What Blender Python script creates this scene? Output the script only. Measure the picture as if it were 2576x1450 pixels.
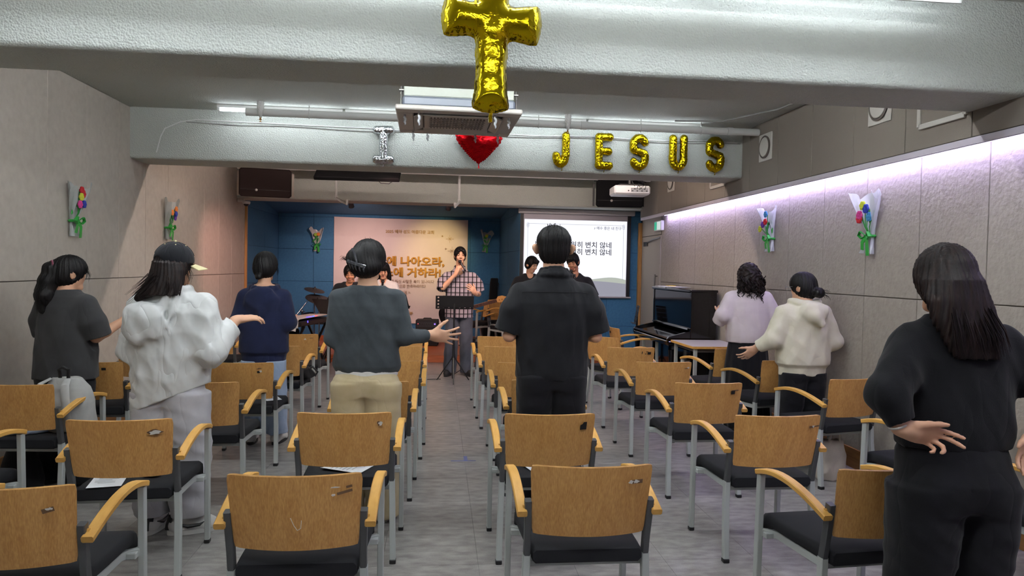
import bpy, bmesh, math, random
import numpy as np
from mathutils import Vector, Matrix

for _o in list(bpy.data.objects):
    bpy.data.objects.remove(_o)
SC = bpy.context.scene
COL = SC.collection
R = math.radians

# ---------------------------------------------------------------- camera
CAM_H = 1.55
def _camera():
    yaw, pitch, roll = R(5.93), R(-1.60), R(1.11)
    f = Vector((math.sin(yaw) * math.cos(pitch), math.cos(yaw) * math.cos(pitch), math.sin(pitch)))
    r = Vector((math.cos(yaw), -math.sin(yaw), 0))
    u = r.cross(f)
    r2 = r * math.cos(roll) + u * math.sin(roll)
    u2 = -r * math.sin(roll) + u * math.cos(roll)
    cd = bpy.data.cameras.new('camera')
    cd.sensor_fit = 'HORIZONTAL'
    cd.sensor_width = 36.0
    cd.lens = 1780 / 2576 * 36.0
    cd.clip_start = 0.05
    co = bpy.data.objects.new('camera', cd)
    COL.objects.link(co)
    m = Matrix((r2, u2, -f)).transposed().to_4x4()
    m.translation = (0, 0, CAM_H)
    co.matrix_world = m
    SC.camera = co
_camera()

# ---------------------------------------------------------------- world and exposure
W_ = bpy.data.worlds.new('world')
SC.world = W_
W_.use_nodes = True
W_.node_tree.nodes['Background'].inputs[0].default_value = (0.75, 0.8, 0.85, 1)
W_.node_tree.nodes['Background'].inputs[1].default_value = 0.08
SC.view_settings.view_transform = 'Standard'
SC.view_settings.look = 'None'
SC.view_settings.gamma = 1.0
SC.view_settings.exposure = 0.42
SC.view_settings.use_curve_mapping = False
SC.cycles.use_light_tree = False
SC.cycles.max_bounces = 5
SC.cycles.diffuse_bounces = 3
SC.cycles.glossy_bounces = 2
SC.cycles.transmission_bounces = 2
SC.cycles.transparent_max_bounces = 6
SC.cycles.caustics_reflective = False
SC.cycles.caustics_refractive = False
TUBE_POWER = 30.0        # emission strength of the tubes close to the beam faces
TUBE_POWER_B = 112.0     # emission strength of the tubes out of view
LED_POWER = 40.0         # emission strength of the lavender strip
SCREEN_POWER = 0.95

# room measures (metres)
XL, XR, XU = -3.03, 3.34, 3.21      # left wall, right wall, upper right wall panel
YF, YN, YB = 11.5, 13.7, -2.6       # front wall, stage niche wall, wall behind the camera
ZC, ZB = 3.06, 2.56                 # ceiling, underside of the beams

# ---------------------------------------------------------------- colours and materials
def lin(h):
    h = h.lstrip('#')
    c = [int(h[i:i + 2], 16) / 255 for i in (0, 2, 4)]
    return tuple(((x / 12.92) if x <= 0.04045 else ((x + 0.055) / 1.055) ** 2.4) for x in c) + (1.0,)

MATS = {}
def mat(name, col, rough=0.6, metal=0.0, spec=0.5, bump=None, var=None, **kw):
    """bump=(scale, strength, distance[, stretch]); var=(colour2, scale, low, high[, stretch])"""
    if name in MATS:
        return MATS[name]
    m = bpy.data.materials.new(name)
    m.use_nodes = True
    nt = m.node_tree
    b = nt.nodes['Principled BSDF']
    c = lin(col) if isinstance(col, str) else col
    b.inputs['Base Color'].default_value = c
    b.inputs['Roughness'].default_value = rough
    b.inputs['Metallic'].default_value = metal
    b.inputs['Specular IOR Level'].default_value = spec
    for k, v in kw.items():
        k = k.replace('_', ' ')
        b.inputs[k].default_value = v
    def coords(stretch):
        tc = nt.nodes.new('ShaderNodeTexCoord')
        mp = nt.nodes.new('ShaderNodeMapping')
        nt.links.new(tc.outputs['Object'], mp.inputs[0])
        mp.inputs['Scale'].default_value = stretch or (1, 1, 1)
        return mp
    if var:
        mp = coords(var[4] if len(var) > 4 else None)
        n = nt.nodes.new('ShaderNodeTexNoise')
        n.inputs['Scale'].default_value = var[1]
        n.inputs['Detail'].default_value = 5
        nt.links.new(mp.outputs[0], n.inputs['Vector'])
        rp = nt.nodes.new('ShaderNodeValToRGB')
        rp.color_ramp.elements[0].position = var[2]
        rp.color_ramp.elements[1].position = var[3]
        rp.color_ramp.elements[0].color = c
        rp.color_ramp.elements[1].color = lin(var[0])
        nt.links.new(n.outputs[0], rp.inputs[0])
        nt.links.new(rp.outputs[0], b.inputs['Base Color'])
    if bump:
        mp = coords(bump[3] if len(bump) > 3 else None)
        n = nt.nodes.new('ShaderNodeTexNoise')
        n.inputs['Scale'].default_value = bump[0]
        n.inputs['Detail'].default_value = 4
        nt.links.new(mp.outputs[0], n.inputs['Vector'])
        bp = nt.nodes.new('ShaderNodeBump')
        bp.inputs['Strength'].default_value = bump[1]
        bp.inputs['Distance'].default_value = bump[2]
        nt.links.new(n.outputs[0], bp.inputs['Height'])
        nt.links.new(bp.outputs[0], b.inputs['Normal'])
    MATS[name] = m
    return m

def emit(name, col, strength):
    if name in MATS:
        return MATS[name]
    m = bpy.data.materials.new(name)
    m.use_nodes = True
    b = m.node_tree.nodes['Principled BSDF']
    b.inputs['Base Color'].default_value = (0.02, 0.02, 0.02, 1)
    b.inputs['Roughness'].default_value = 0.8
    b.inputs['Emission Color'].default_value = lin(col)
    b.inputs['Emission Strength'].default_value = strength
    MATS[name] = m
    return m

def clear(name, col, rough=0.15, alpha=0.35):
    m = mat(name, col, rough)
    b = m.node_tree.nodes['Principled BSDF']
    b.inputs['Alpha'].default_value = alpha
    return m

# ---------------------------------------------------------------- objects
def link(name, me, parent=None):
    o = bpy.data.objects.new(name, me)
    COL.objects.link(o)
    if parent is not None:
        o.parent = parent
    return o

def tag(o, label, cat, group=None, kind=None):
    o['label'] = label
    o['category'] = cat
    if group:
        o['group'] = group
    if kind:
        o['kind'] = kind
    return o

def thing(name, label, cat, loc=(0, 0, 0), rz=0.0, group=None):
    o = bpy.data.objects.new(name, None)
    o.empty_display_size = 0.1
    COL.objects.link(o)
    o.location = loc
    o.rotation_euler = (0, 0, rz)
    return tag(o, label, cat, group)

def dup(root, loc, rz, label, group=None):
    r = root.copy()
    COL.objects.link(r)
    r.location = loc
    r.rotation_euler = (0, 0, rz)
    r['label'] = label
    if group:
        r['group'] = group
    for ch in list(root.children):
        c = ch.copy()
        COL.objects.link(c)
        c.parent = r
        for g in ch.children:
            d = g.copy()
            COL.objects.link(d)
            d.parent = c
    return r

def unit(v):
    v = np.asarray(v, float)
    return v / (np.linalg.norm(v) + 1e-12)

def frame(d):
    d = unit(d)
    a = np.array([0, 0, 1.0]) if abs(d[2]) < 0.9 else np.array([1.0, 0, 0])
    x = unit(np.cross(a, d))
    return x, np.cross(d, x), d

def rotz(a):
    c, s = math.cos(a), math.sin(a)
    return np.array([[c, -s, 0], [s, c, 0], [0, 0, 1.0]])
def rotx(a):
    c, s = math.cos(a), math.sin(a)
    return np.array([[1.0, 0, 0], [0, c, -s], [0, s, c]])
def roty(a):
    c, s = math.cos(a), math.sin(a)
    return np.array([[c, 0, s], [0, 1.0, 0], [-s, 0, c]])

class B:
    """collects vertices and faces, links them as one mesh object"""
    def __init__(s):
        s.v, s.f = [], []
        s.n = 0
    def add(s, V, F):
        V = np.asarray(V, float).reshape(-1, 3)
        s.v.append(V)
        s.f += [tuple(int(i) + s.n for i in f) for f in F]
        s.n += len(V)
        return s
    def box(s, c, d, rot=None, bev=0.0):
        hx, hy, hz = d[0] / 2, d[1] / 2, d[2] / 2
        rot = np.eye(3) if rot is None else np.asarray(rot)
        if bev <= 0:
            V = np.array([(x, y, z) for z in (-hz, hz) for y in (-hy, hy) for x in (-hx, hx)])
            F = [(0, 2, 3, 1), (4, 5, 7, 6), (0, 1, 5, 4), (2, 6, 7, 3), (0, 4, 6, 2), (1, 3, 7, 5)]
        else:
            b = min(bev, hx * .98, hy * .98, hz * .98)
            V, ix = [], {}
            for sx in (-1, 1):
                for sy in (-1, 1):
                    for sz in (-1, 1):
                        for a in range(3):
                            p = [sx * (hx - b), sy * (hy - b), sz * (hz - b)]
                            p[a] = (sx * hx, sy * hy, sz * hz)[a]
                            ix[sx, sy, sz, a] = len(V)
                            V.append(p)
            V = np.array(V)
            F = []
            S = (-1, 1)
            for q in S:
                F.append([ix[q, y, z, 0] for y, z in ((-1, -1), (1, -1), (1, 1), (-1, 1))])
                F.append([ix[x, q, z, 1] for x, z in ((-1, -1), (1, -1), (1, 1), (-1, 1))])
                F.append([ix[x, y, q, 2] for x, y in ((-1, -1), (1, -1), (1, 1), (-1, 1))])
            for q in S:
                for w in S:
                    F.append([ix[-1, q, w, 1], ix[1, q, w, 1], ix[1, q, w, 2], ix[-1, q, w, 2]])
                    F.append([ix[q, -1, w, 0], ix[q, 1, w, 0], ix[q, 1, w, 2], ix[q, -1, w, 2]])
                    F.append([ix[q, w, -1, 0], ix[q, w, 1, 0], ix[q, w, 1, 1], ix[q, w, -1, 1]])
            for x in S:
                for y in S:
                    for z in S:
                        F.append([ix[x, y, z, a] for a in range(3)])
            G = []
            for f in F:
                n = np.cross(V[f[1]] - V[f[0]], V[f[2]] - V[f[0]])
                G.append(f if n @ V[f].mean(0) > 0 else f[::-1])
            F = G
        return s.add(V @ rot.T + np.asarray(c, float), F)
    def ring(s, C, x, y, rx, ry, n, ph=0):
        t = np.arange(n) * 2 * math.pi / n + ph
        return np.asarray(C) + np.outer(np.cos(t) * rx, x) + np.outer(np.sin(t) * ry, y)
    def loft(s, rings, cap=True, closed=False):
        n = len(rings[0])
        V = np.concatenate(rings)
        F = []
        m = len(rings)
        for i in range(m if closed else m - 1):
            j = (i + 1) % m
            for k in range(n):
                l = (k + 1) % n
                F.append((i * n + k, i * n + l, j * n + l, j * n + k))
        if cap and not closed:
            F.append(tuple(range(n))[::-1])
            F.append(tuple((m - 1) * n + k for k in range(n)))
        return s.add(V, F)
    def cyl(s, a, b, r, r2=None, n=14, cap=True):
        a, b = np.asarray(a, float), np.asarray(b, float)
        x, y, d = frame(b - a)
        r2 = r if r2 is None else r2
        return s.loft([s.ring(a, x, y, r, r, n), s.ring(b, x, y, r2, r2, n)], cap)
    def tube(s, pts, r, n=8, closed=False, cap=True, flat=1.0):
        P = np.asarray(pts, float)
        m = len(P)
        rr = np.full(m, r) if np.isscalar(r) else np.asarray(r)
        T = np.array([unit(P[(i + 1) % m if closed else min(i + 1, m - 1)] - P[i - 1 if closed else max(i - 1, 0)]) for i in range(m)])
        x, y, _ = frame(T[0])
        rings = []
        for i in range(m):
            x = unit(x - T[i] * (x @ T[i]))
            y = np.cross(T[i], x)
            rings.append(s.ring(P[i], x, y, rr[i], rr[i] * flat, n))
        return s.loft(rings, cap, closed)
    def bar(s, pts, w, h, up=(0, 0, 1), bev=0.0):
        """rectangular section swept along pts; w across, h along up"""
        P = np.asarray(pts, float)
        rings = []
        for i in range(len(P)):
            t = unit(P[min(i + 1, len(P) - 1)] - P[max(i - 1, 0)])
            sd = unit(np.cross(t, up))
            u = np.cross(sd, t)
            c = [(-1, -1), (1, -1), (1, 1), (-1, 1)]
            if bev > 0:
                bx, by = 1 - 2 * bev / w, 1 - 2 * bev / h
                c = [(-bx, -1), (bx, -1), (1, -by), (1, by), (bx, 1), (-bx, 1), (-1, by), (-1, -by)]
            rings.append(np.array([P[i] + sd * (a * w / 2) + u * (b * h / 2) for a, b in c]))
        return s.loft(rings)
    def lathe(s, prof, c=(0, 0, 0), axis=(0, 0, 1), n=20, cap=True):
        x, y, d = frame(axis)
        c = np.asarray(c, float)
        return s.loft([s.ring(c + d * z, x, y, max(r, 1e-4), max(r, 1e-4), n) for r, z in prof], cap)
    def sph(s, c, r, n=10, rot=None):
        r = np.array([r] * 3 if np.isscalar(r) else r, float)
        rot = np.eye(3) if rot is None else rot
        V, F = [], []
        m = max(4, n // 2 + 1)
        for i in range(m + 1):
            ph = math.pi * i / m
            for k in range(n):
                t = 2 * math.pi * k / n
                V.append((math.sin(ph) * math.cos(t), math.sin(ph) * math.sin(t), math.cos(ph)))
        for i in range(m):
            for k in range(n):
                l = (k + 1) % n
                F.append((i * n + k, (i + 1) * n + k, (i + 1) * n + l, i * n + l))
        return s.add((np.array(V) * r) @ rot.T + np.asarray(c, float), F)
    def prism(s, poly, o, ux, uy, depth):
        """2D outline (convex or not) on the plane o+ux,uy; extruded along ux x uy"""
        ux, uy = np.asarray(ux, float), np.asarray(uy, float)
        nn = unit(np.cross(ux, uy))
        P = np.array([np.asarray(o, float) + ux * a + uy * b for a, b in poly])
        return s.loft([P, P + nn * depth])
    def plate(s, fn, nu, nv, th):
        """grid fn(u,v)->(point, normal) thickened by th"""
        V = []
        for side in (0, 1):
            for j in range(nv + 1):
                for i in range(nu + 1):
                    p, n = fn(i / nu, j / nv)
                    V.append(np.asarray(p, float) + np.asarray(n, float) * (th if side else 0))
        N = (nu + 1) * (nv + 1)
        F = []
        g = lambda i, j, q: q * N + j * (nu + 1) + i
        for j in range(nv):
            for i in range(nu):
                F.append((g(i, j, 0), g(i, j + 1, 0), g(i + 1, j + 1, 0), g(i + 1, j, 0)))
                F.append((g(i, j, 1), g(i + 1, j, 1), g(i + 1, j + 1, 1), g(i, j + 1, 1)))
        for i in range(nu):
            F.append((g(i, 0, 0), g(i + 1, 0, 0), g(i + 1, 0, 1), g(i, 0, 1)))
            F.append((g(i, nv, 0), g(i, nv, 1), g(i + 1, nv, 1), g(i + 1, nv, 0)))
        for j in range(nv):
            F.append((g(0, j, 0), g(0, j, 1), g(0, j + 1, 1), g(0, j + 1, 0)))
            F.append((g(nu, j, 0), g(nu, j + 1, 0), g(nu, j + 1, 1), g(nu, j, 1)))
        return s.add(V, F)
    def mesh(s, name, m, ang=35):
        me = bpy.data.meshes.new(name)
        V = np.concatenate(s.v) if s.v else np.zeros((0, 3))
        me.from_pydata(V.tolist(), [], s.f)
        me.validate()
        if m is not None:
            me.materials.append(m)
        if ang:
            me.shade_smooth()
            me.set_sharp_from_angle(angle=R(ang))
        return me
    def build(s, name, m, parent=None, ang=35):
        return link(name, s.mesh(name, m, ang), parent)

def struct(o):
    o['kind'] = 'structure'
    return o

def np_mesh(name, V, F, m, smooth=True):
    """fast mesh from arrays of vertices and quads"""
    me = bpy.data.meshes.new(name)
    V = np.asarray(V, np.float32)
    F = np.asarray(F, np.int32)
    me.vertices.add(len(V))
    me.vertices.foreach_set('co', V.ravel())
    k = F.shape[1]
    me.loops.add(F.size)
    me.loops.foreach_set('vertex_index', F.ravel())
    me.polygons.add(len(F))
    me.polygons.foreach_set('loop_start', np.arange(0, F.size, k, dtype=np.int32))
    me.update(calc_edges=True)
    me.validate()
    if m is not None:
        me.materials.append(m)
    if smooth:
        me.shade_smooth()
    return me

# ---------------------------------------------------------------- soft bodies from distance fields
class Fld:
    def __init__(s, lo, hi, h):
        s.lo = np.array(lo, float)
        s.h = h
        s.n = np.maximum(np.ceil((np.array(hi) - s.lo) / h).astype(int) + 1, 4)
        s.d = np.full(tuple(s.n), 1.0, np.float32)
        s.ax = [(s.lo[i] + np.arange(s.n[i]) * h).astype(np.float32) for i in range(3)]
    def win(s, lo, hi):
        a = np.clip(np.floor((np.asarray(lo) - s.lo) / s.h).astype(int), 0, s.n)
        b = np.clip(np.ceil((np.asarray(hi) - s.lo) / s.h).astype(int) + 1, 0, s.n)
        return tuple(slice(int(a[i]), int(b[i])) for i in range(3))
    def xyz(s, w):
        return s.ax[0][w[0]][:, None, None], s.ax[1][w[1]][None, :, None], s.ax[2][w[2]][None, None, :]
    def put(s, w, d, k, op):
        a = s.d[w]
        if a.size == 0:
            return
        if op == 'sub':
            d = -d
            if k > 0:
                t = np.clip(0.5 - 0.5 * (a - d) / k, 0, 1)
                s.d[w] = a + (d - a) * t + k * t * (1 - t)
            else:
                s.d[w] = np.maximum(a, d)
        else:
            if k > 0:
                t = np.clip(0.5 + 0.5 * (a - d) / k, 0, 1)
                s.d[w] = a + (d - a) * t - k * t * (1 - t)
            else:
                s.d[w] = np.minimum(a, d)
    def cap(s, a, b, ra, rb=None, k=0.0, op='add', flat=False, pad=0.0):
        a, b = np.asarray(a, np.float32), np.asarray(b, np.float32)
        rb = ra if rb is None else rb
        m = max(ra, rb) + k + 2 * s.h + pad
        w = s.win(np.minimum(a, b) - m, np.maximum(a, b) + m)
        x, y, z = s.xyz(w)
        v = b - a
        L2 = float(v @ v) + 1e-9
        t0 = ((x - a[0]) * v[0] + (y - a[1]) * v[1] + (z - a[2]) * v[2]) / L2
        t = np.clip(t0, 0, 1)
        d = np.sqrt((x - a[0] - t * v[0]) ** 2 + (y - a[1] - t * v[1]) ** 2 + (z - a[2] - t * v[2]) ** 2) - (ra + (rb - ra) * t)
        if flat:
            tt = np.clip(t0, 0, 3)
            d = np.sqrt((x - a[0] - tt * v[0]) ** 2 + (y - a[1] - tt * v[1]) ** 2 + (z - a[2] - tt * v[2]) ** 2) - (ra + (rb - ra) * t)
            d = np.maximum(d, (t0 - 1) * math.sqrt(L2))
        s.put(w, d, k, op)
        return s
    def path(s, P, r, k=0.0, op='add'):
        for i in range(len(P) - 1):
            s.cap(P[i], P[i + 1], r[i], r[i + 1], k, op)
        return s
    def ell(s, c, r, k=0.0, rot=None, op='add', e=2.0):
        c = np.asarray(c, np.float32)
        r = np.asarray(r, np.float32)
        m = float(r.max()) + k + 2 * s.h
        w = s.win(c - m, c + m)
        x, y, z = s.xyz(w)
        x, y, z = x - c[0], y - c[1], z - c[2]
        if rot is not None:
            q = np.asarray(rot, np.float32)
            x, y, z = (q[0, 0] * x + q[1, 0] * y + q[2, 0] * z, q[0, 1] * x + q[1, 1] * y + q[2, 1] * z, q[0, 2] * x + q[1, 2] * y + q[2, 2] * z)
        if e == 2.0:
            q0 = np.sqrt((x / r[0]) ** 2 + (y / r[1]) ** 2 + (z / r[2]) ** 2)
        else:
            q0 = (np.abs(x / r[0]) ** e + np.abs(y / r[1]) ** e + np.abs(z / r[2]) ** e) ** (1 / e)
        s.put(w, (q0 - 1) * float(r.min()), k, op)
        return s
    def chain(s, S, k=0.0, e=2.0, op='add', axis=2):
        """stacked elliptic sections (z, rx, ry, cx, cy), flat ends"""
        S = sorted([tuple(q) + (0.0,) * (5 - len(q)) for q in S])
        A = np.array(S, float)
        zz = s.ax[2]
        def ip(c):
            v = np.interp(zz, A[:, 0], A[:, c])
            return v.astype(np.float32)
        rx, ry, cx, cy = ip(1), ip(2), ip(3), ip(4)
        mx, my = A[:, 1].max() + k + 2 * s.h, A[:, 2].max() + k + 2 * s.h
        w = s.win((A[:, 3].min() - mx, A[:, 4].min() - my, A[0, 0] - k - 2 * s.h), (A[:, 3].max() + mx, A[:, 4].max() + my, A[-1, 0] + k + 2 * s.h))
        x, y, z = s.xyz(w)
        sl = w[2]
        X = (x - cx[sl]) / rx[sl]
        Y = (y - cy[sl]) / ry[sl]
        q = np.sqrt(X * X + Y * Y) if e == 2.0 else (np.abs(X) ** e + np.abs(Y) ** e) ** (1 / e)
        d = (q - 1) * np.minimum(rx[sl], ry[sl])
        d = np.maximum(d, np.maximum(z - A[-1, 0], A[0, 0] - z))
        s.put(w, d.astype(np.float32), k, op)
        return s
    def disp(s, fn):
        x, y, z = s.xyz((slice(None),) * 3)
        s.d += np.asarray(fn(x, y, z), np.float32)
        return s
    def plane(s, p, n):
        """keep the side of the plane opposite to n"""
        p, n = np.asarray(p, float), unit(n)
        x, y, z = s.xyz((slice(None),) * 3)
        s.d = np.maximum(s.d, ((x - p[0]) * n[0] + (y - p[1]) * n[1] + (z - p[2]) * n[2]).astype(np.float32))
        return s
    def net(s, smooth=1):
        d = s.d
        d[0, :, :] = d[-1, :, :] = 1
        d[:, 0, :] = d[:, -1, :] = 1
        d[:, :, 0] = d[:, :, -1] = 1
        g = d < 0
        c = np.zeros(tuple(s.n - 1), np.int8)
        for i in (0, 1):
            for j in (0, 1):
                for k in (0, 1):
                    c += g[i:s.n[0] - 1 + i, j:s.n[1] - 1 + j, k:s.n[2] - 1 + k]
        act = (c > 0) & (c < 8)
        I = np.argwhere(act)
        ix = np.full(act.shape, -1, np.int32)
        ix[act] = np.arange(len(I))
        off = [(i, j, k) for i in (0, 1) for j in (0, 1) for k in (0, 1)]
        D = np.stack([d[I[:, 0] + o[0], I[:, 1] + o[1], I[:, 2] + o[2]] for o in off], 1)
        acc = np.zeros((len(I), 3), np.float32)
        cnt = np.zeros(len(I), np.float32)
        for p in range(8):
            for q in range(p + 1, 8):
                df = [off[q][i] - off[p][i] for i in range(3)]
                if sum(abs(t) for t in df) != 1:
                    continue
                a, b = D[:, p], D[:, q]
                ms = (a < 0) != (b < 0)
                t = np.where(ms, a / np.where(ms, a - b, 1), 0)
                for i in range(3):
                    acc[:, i] += np.where(ms, off[p][i] + t * df[i], 0)
                cnt += ms
        V = (I + acc / np.maximum(cnt, 1)[:, None]) * s.h + s.lo
        F = []
        for a in range(3):
            b, c2 = (a + 1) % 3, (a + 2) % 3
            sl0 = [slice(None)] * 3
            sl1 = [slice(None)] * 3
            sl0[a] = slice(0, s.n[a] - 1)
            sl1[a] = slice(1, s.n[a])
            g0, g1 = g[tuple(sl0)], g[tuple(sl1)]
            E = np.argwhere(g0 != g1)
            E = E[(E[:, b] > 0) & (E[:, c2] > 0)]
            inside = g0[E[:, 0], E[:, 1], E[:, 2]]
            def cell(db, dc):
                q = E.copy()
                q[:, b] -= db
                q[:, c2] -= dc
                return ix[q[:, 0], q[:, 1], q[:, 2]]
            Q = np.stack([cell(1, 1), cell(0, 1), cell(0, 0), cell(1, 0)], 1)
            F.append(np.where(inside[:, None], Q, Q[:, ::-1]))
        F = np.concatenate(F)
        F = F[(F >= 0).all(1)]
        for _ in range(smooth):
            A = np.zeros_like(V)
            n = np.zeros(len(V))
            for i in range(4):
                p, q = F[:, i], F[:, (i + 1) % 4]
                for e in range(3):
                    A[:, e] += np.bincount(p, V[q, e], len(V)) + np.bincount(q, V[p, e], len(V))
                n += np.bincount(p, minlength=len(V)) + np.bincount(q, minlength=len(V))
            V = V * 0.5 + 0.5 * A / np.maximum(n, 1)[:, None]
        return V, F
    def build(s, name, m, parent=None, smooth=1):
        V, F = s.net(smooth)
        return link(name, np_mesh(name, V, F, m), parent)

TEXTS = []
def text(name, body, size, m, loc, rot, parent=None, extrude=0.0015, offset=0.0, sx=1.0, align='LEFT', shear=0.0):
    """flat lettering; queued here, turned into meshes together by flush_text()"""
    cu = bpy.data.curves.new(name, 'FONT')
    cu.body = body
    cu.size = size
    cu.extrude = extrude
    cu.bevel_depth = offset
    cu.bevel_resolution = 0
    cu.shear = shear
    cu.align_x = align
    cu.resolution_u = 3
    o = bpy.data.objects.new(name + '_curve', cu)
    COL.objects.link(o)
    TEXTS.append((o, name, m, loc, rot, parent, sx))

def flush_text():
    dg = bpy.context.evaluated_depsgraph_get()
    done = []
    for o, name, m, loc, rot, parent, sx in TEXTS:
        me = bpy.data.meshes.new_from_object(o.evaluated_get(dg))
        me.name = name
        me.materials.clear()
        me.materials.append(m)
        done.append((me, name, loc, rot, parent, sx, o))
    for me, name, loc, rot, parent, sx, o in done:
        cu = o.data
        cu_size = cu.size
        bpy.data.objects.remove(o)
        bpy.data.curves.remove(cu)
        q = link(name, me, parent)
        q.location = loc
        q.rotation_euler = rot
        q.scale = (sx, 1, 1)
        if cu_size < 0.1:
            q['kind'] = 'stuff'
# ================================================================ materials of the room
def ceiling_mat(name, col, scale=95, strength=0.6):
    m = mat(name, col, 0.92)
    nt = m.node_tree
    b = nt.nodes['Principled BSDF']
    tc = nt.nodes.new('ShaderNodeTexCoord')
    vo = nt.nodes.new('ShaderNodeTexVoronoi')
    vo.inputs['Scale'].default_value = scale
    no = nt.nodes.new('ShaderNodeTexNoise')
    no.inputs['Scale'].default_value = scale * 0.9
    no.inputs['Detail'].default_value = 3
    ad = nt.nodes.new('ShaderNodeMath')
    ad.operation = 'SUBTRACT'
    nt.links.new(tc.outputs['Object'], vo.inputs['Vector'])
    nt.links.new(tc.outputs['Object'], no.inputs['Vector'])
    nt.links.new(no.outputs[0], ad.inputs[0])
    nt.links.new(vo.outputs['Distance'], ad.inputs[1])
    bp = nt.nodes.new('ShaderNodeBump')
    bp.inputs['Strength'].default_value = strength
    bp.inputs['Distance'].default_value = 0.009
    nt.links.new(ad.outputs[0], bp.inputs['Height'])
    nt.links.new(bp.outputs[0], b.inputs['Normal'])
    return m

M_CEIL = ceiling_mat('sprayed_plaster', '#bfc3bc')
M_WALLL = mat('felt_wall', '#c0b8ad', 0.95, bump=(220, 0.35, 0.004), var=('#b6aea3', 14, 0.35, 0.7))
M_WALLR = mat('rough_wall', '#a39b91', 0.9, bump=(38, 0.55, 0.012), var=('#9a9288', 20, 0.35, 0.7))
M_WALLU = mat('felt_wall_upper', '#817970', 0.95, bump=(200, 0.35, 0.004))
M_JOINT = mat('wall_joint', '#6d665e', 0.9)
M_BLUE = mat('blue_felt', '#41779f', 0.95, bump=(260, 0.3, 0.003), var=('#3b6e95', 30, 0.35, 0.7))
M_BLUEJ = mat('blue_joint', '#1c3d5c', 0.9)
M_WOODTRIM = mat('trim_wood', '#c39458', 0.5, var=('#a87a42', 6, 0.35, 0.75, (8, 8, 0.7)))
M_BASE = mat('baseboard_wood', '#a3733f', 0.5, var=('#8a5c30', 5, 0.35, 0.75, (1, 1, 10)))
M_STAGE = mat('stage_wood', '#b2643a', 0.45, var=('#97502c', 4, 0.35, 0.75, (1, 12, 12)))
M_WHITE = mat('white_paint', '#d9d9d6', 0.6)
M_PIPE = mat('pipe_paint', '#bdbdb9', 0.75, bump=(60, 0.4, 0.004))

def floor_mat():
    m = mat('vinyl_floor', '#7f7b76', 0.32, spec=0.45)
    nt = m.node_tree
    b = nt.nodes['Principled BSDF']
    tc = nt.nodes.new('ShaderNodeTexCoord')
    oi = nt.nodes.new('ShaderNodeObjectInfo')
    def noise(scale, st, det):
        mp = nt.nodes.new('ShaderNodeMapping')
        mp.inputs['Scale'].default_value = st
        av = nt.nodes.new('ShaderNodeVectorMath')
        av.operation = 'ADD'
        nt.links.new(tc.outputs['Object'], av.inputs[0])
        nt.links.new(oi.outputs['Location'], av.inputs[1])
        nt.links.new(av.outputs[0], mp.inputs[0])
        n = nt.nodes.new('ShaderNodeTexNoise')
        n.inputs['Scale'].default_value = scale
        n.inputs['Detail'].default_value = det
        nt.links.new(mp.outputs[0], n.inputs['Vector'])
        return n
    a = noise(9, (1, 2.2, 1), 6)
    c = noise(160, (1, 2.5, 1), 3)
    mx = nt.nodes.new('ShaderNodeMath')
    mx.operation = 'MULTIPLY_ADD'
    mx.inputs[1].default_value = 0.45
    nt.links.new(c.outputs[0], mx.inputs[0])
    nt.links.new(a.outputs[0], mx.inputs[2])
    rp = nt.nodes.new('ShaderNodeValToRGB')
    rp.color_ramp.elements[0].position = 0.5
    rp.color_ramp.elements[0].color = lin('#716e6b')
    rp.color_ramp.elements[1].position = 0.95
    rp.color_ramp.elements[1].color = lin('#a29f9b')
    nt.links.new(mx.outputs[0], rp.inputs[0])
    nt.links.new(rp.outputs[0], b.inputs['Base Color'])
    return m
M_FLOOR = floor_mat()
M_FJOINT = mat('floor_joint', '#57534f', 0.8)

# ================================================================ floor
floor = struct(B().box((0.15, (YB + YN) / 2, -0.057), (XR - XL + 0.4, YN - YB + 0.4, 0.10)).build('floor', M_FJOINT))
TS = 0.5
ty0, tx0 = 1.65, 0.23 - 7 * TS
tile_me = B().box((0, 0, -0.0035), (TS - 0.0015, TS - 0.0015, 0.007)).mesh('tile', M_FLOOR, 0)
for j in range(20):
    for i in range(14):
        x0, x1 = max(tx0 + i * TS, XL), min(tx0 + (i + 1) * TS, XR)
        if x1 - x0 < 0.02:
            continue
        if x1 - x0 < TS - 0.01:
            o = link('tile', B().box((0, 0, -0.0035), (x1 - x0 - 0.0015, TS - 0.0015, 0.007)).mesh('tile', M_FLOOR, 0), floor)
        else:
            o = link('tile', tile_me, floor)
        o.location = ((x0 + x1) / 2, ty0 + (j + 0.5) * TS, 0)
bt = B()
for j in range(9):
    for i in range(13):
        bt.box((XL + 0.245 + i * 0.49, ty0 - (j + 0.5) * TS, -0.0035), (0.4885, TS - 0.0015, 0.007))
o = bt.build('tile_field', M_FLOOR, floor, 0)
o['kind'] = 'stuff'
# faint blue tape mark in the aisle
M_TAPE = mat('floor_tape', '#6c72a0', 0.6)
tape = thing('floor_tape', 'faint blue T-shaped tape mark on the grey aisle floor', 'tape', (0.22, 5.63, 0.0))
B().box((0, 0, 0.0008), (0.20, 0.02, 0.0010)).build('strip', M_TAPE, tape)
B().box((0.02, 0.075, 0.0008), (0.03, 0.13, 0.0010)).build('strip', M_TAPE, tape)

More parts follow.
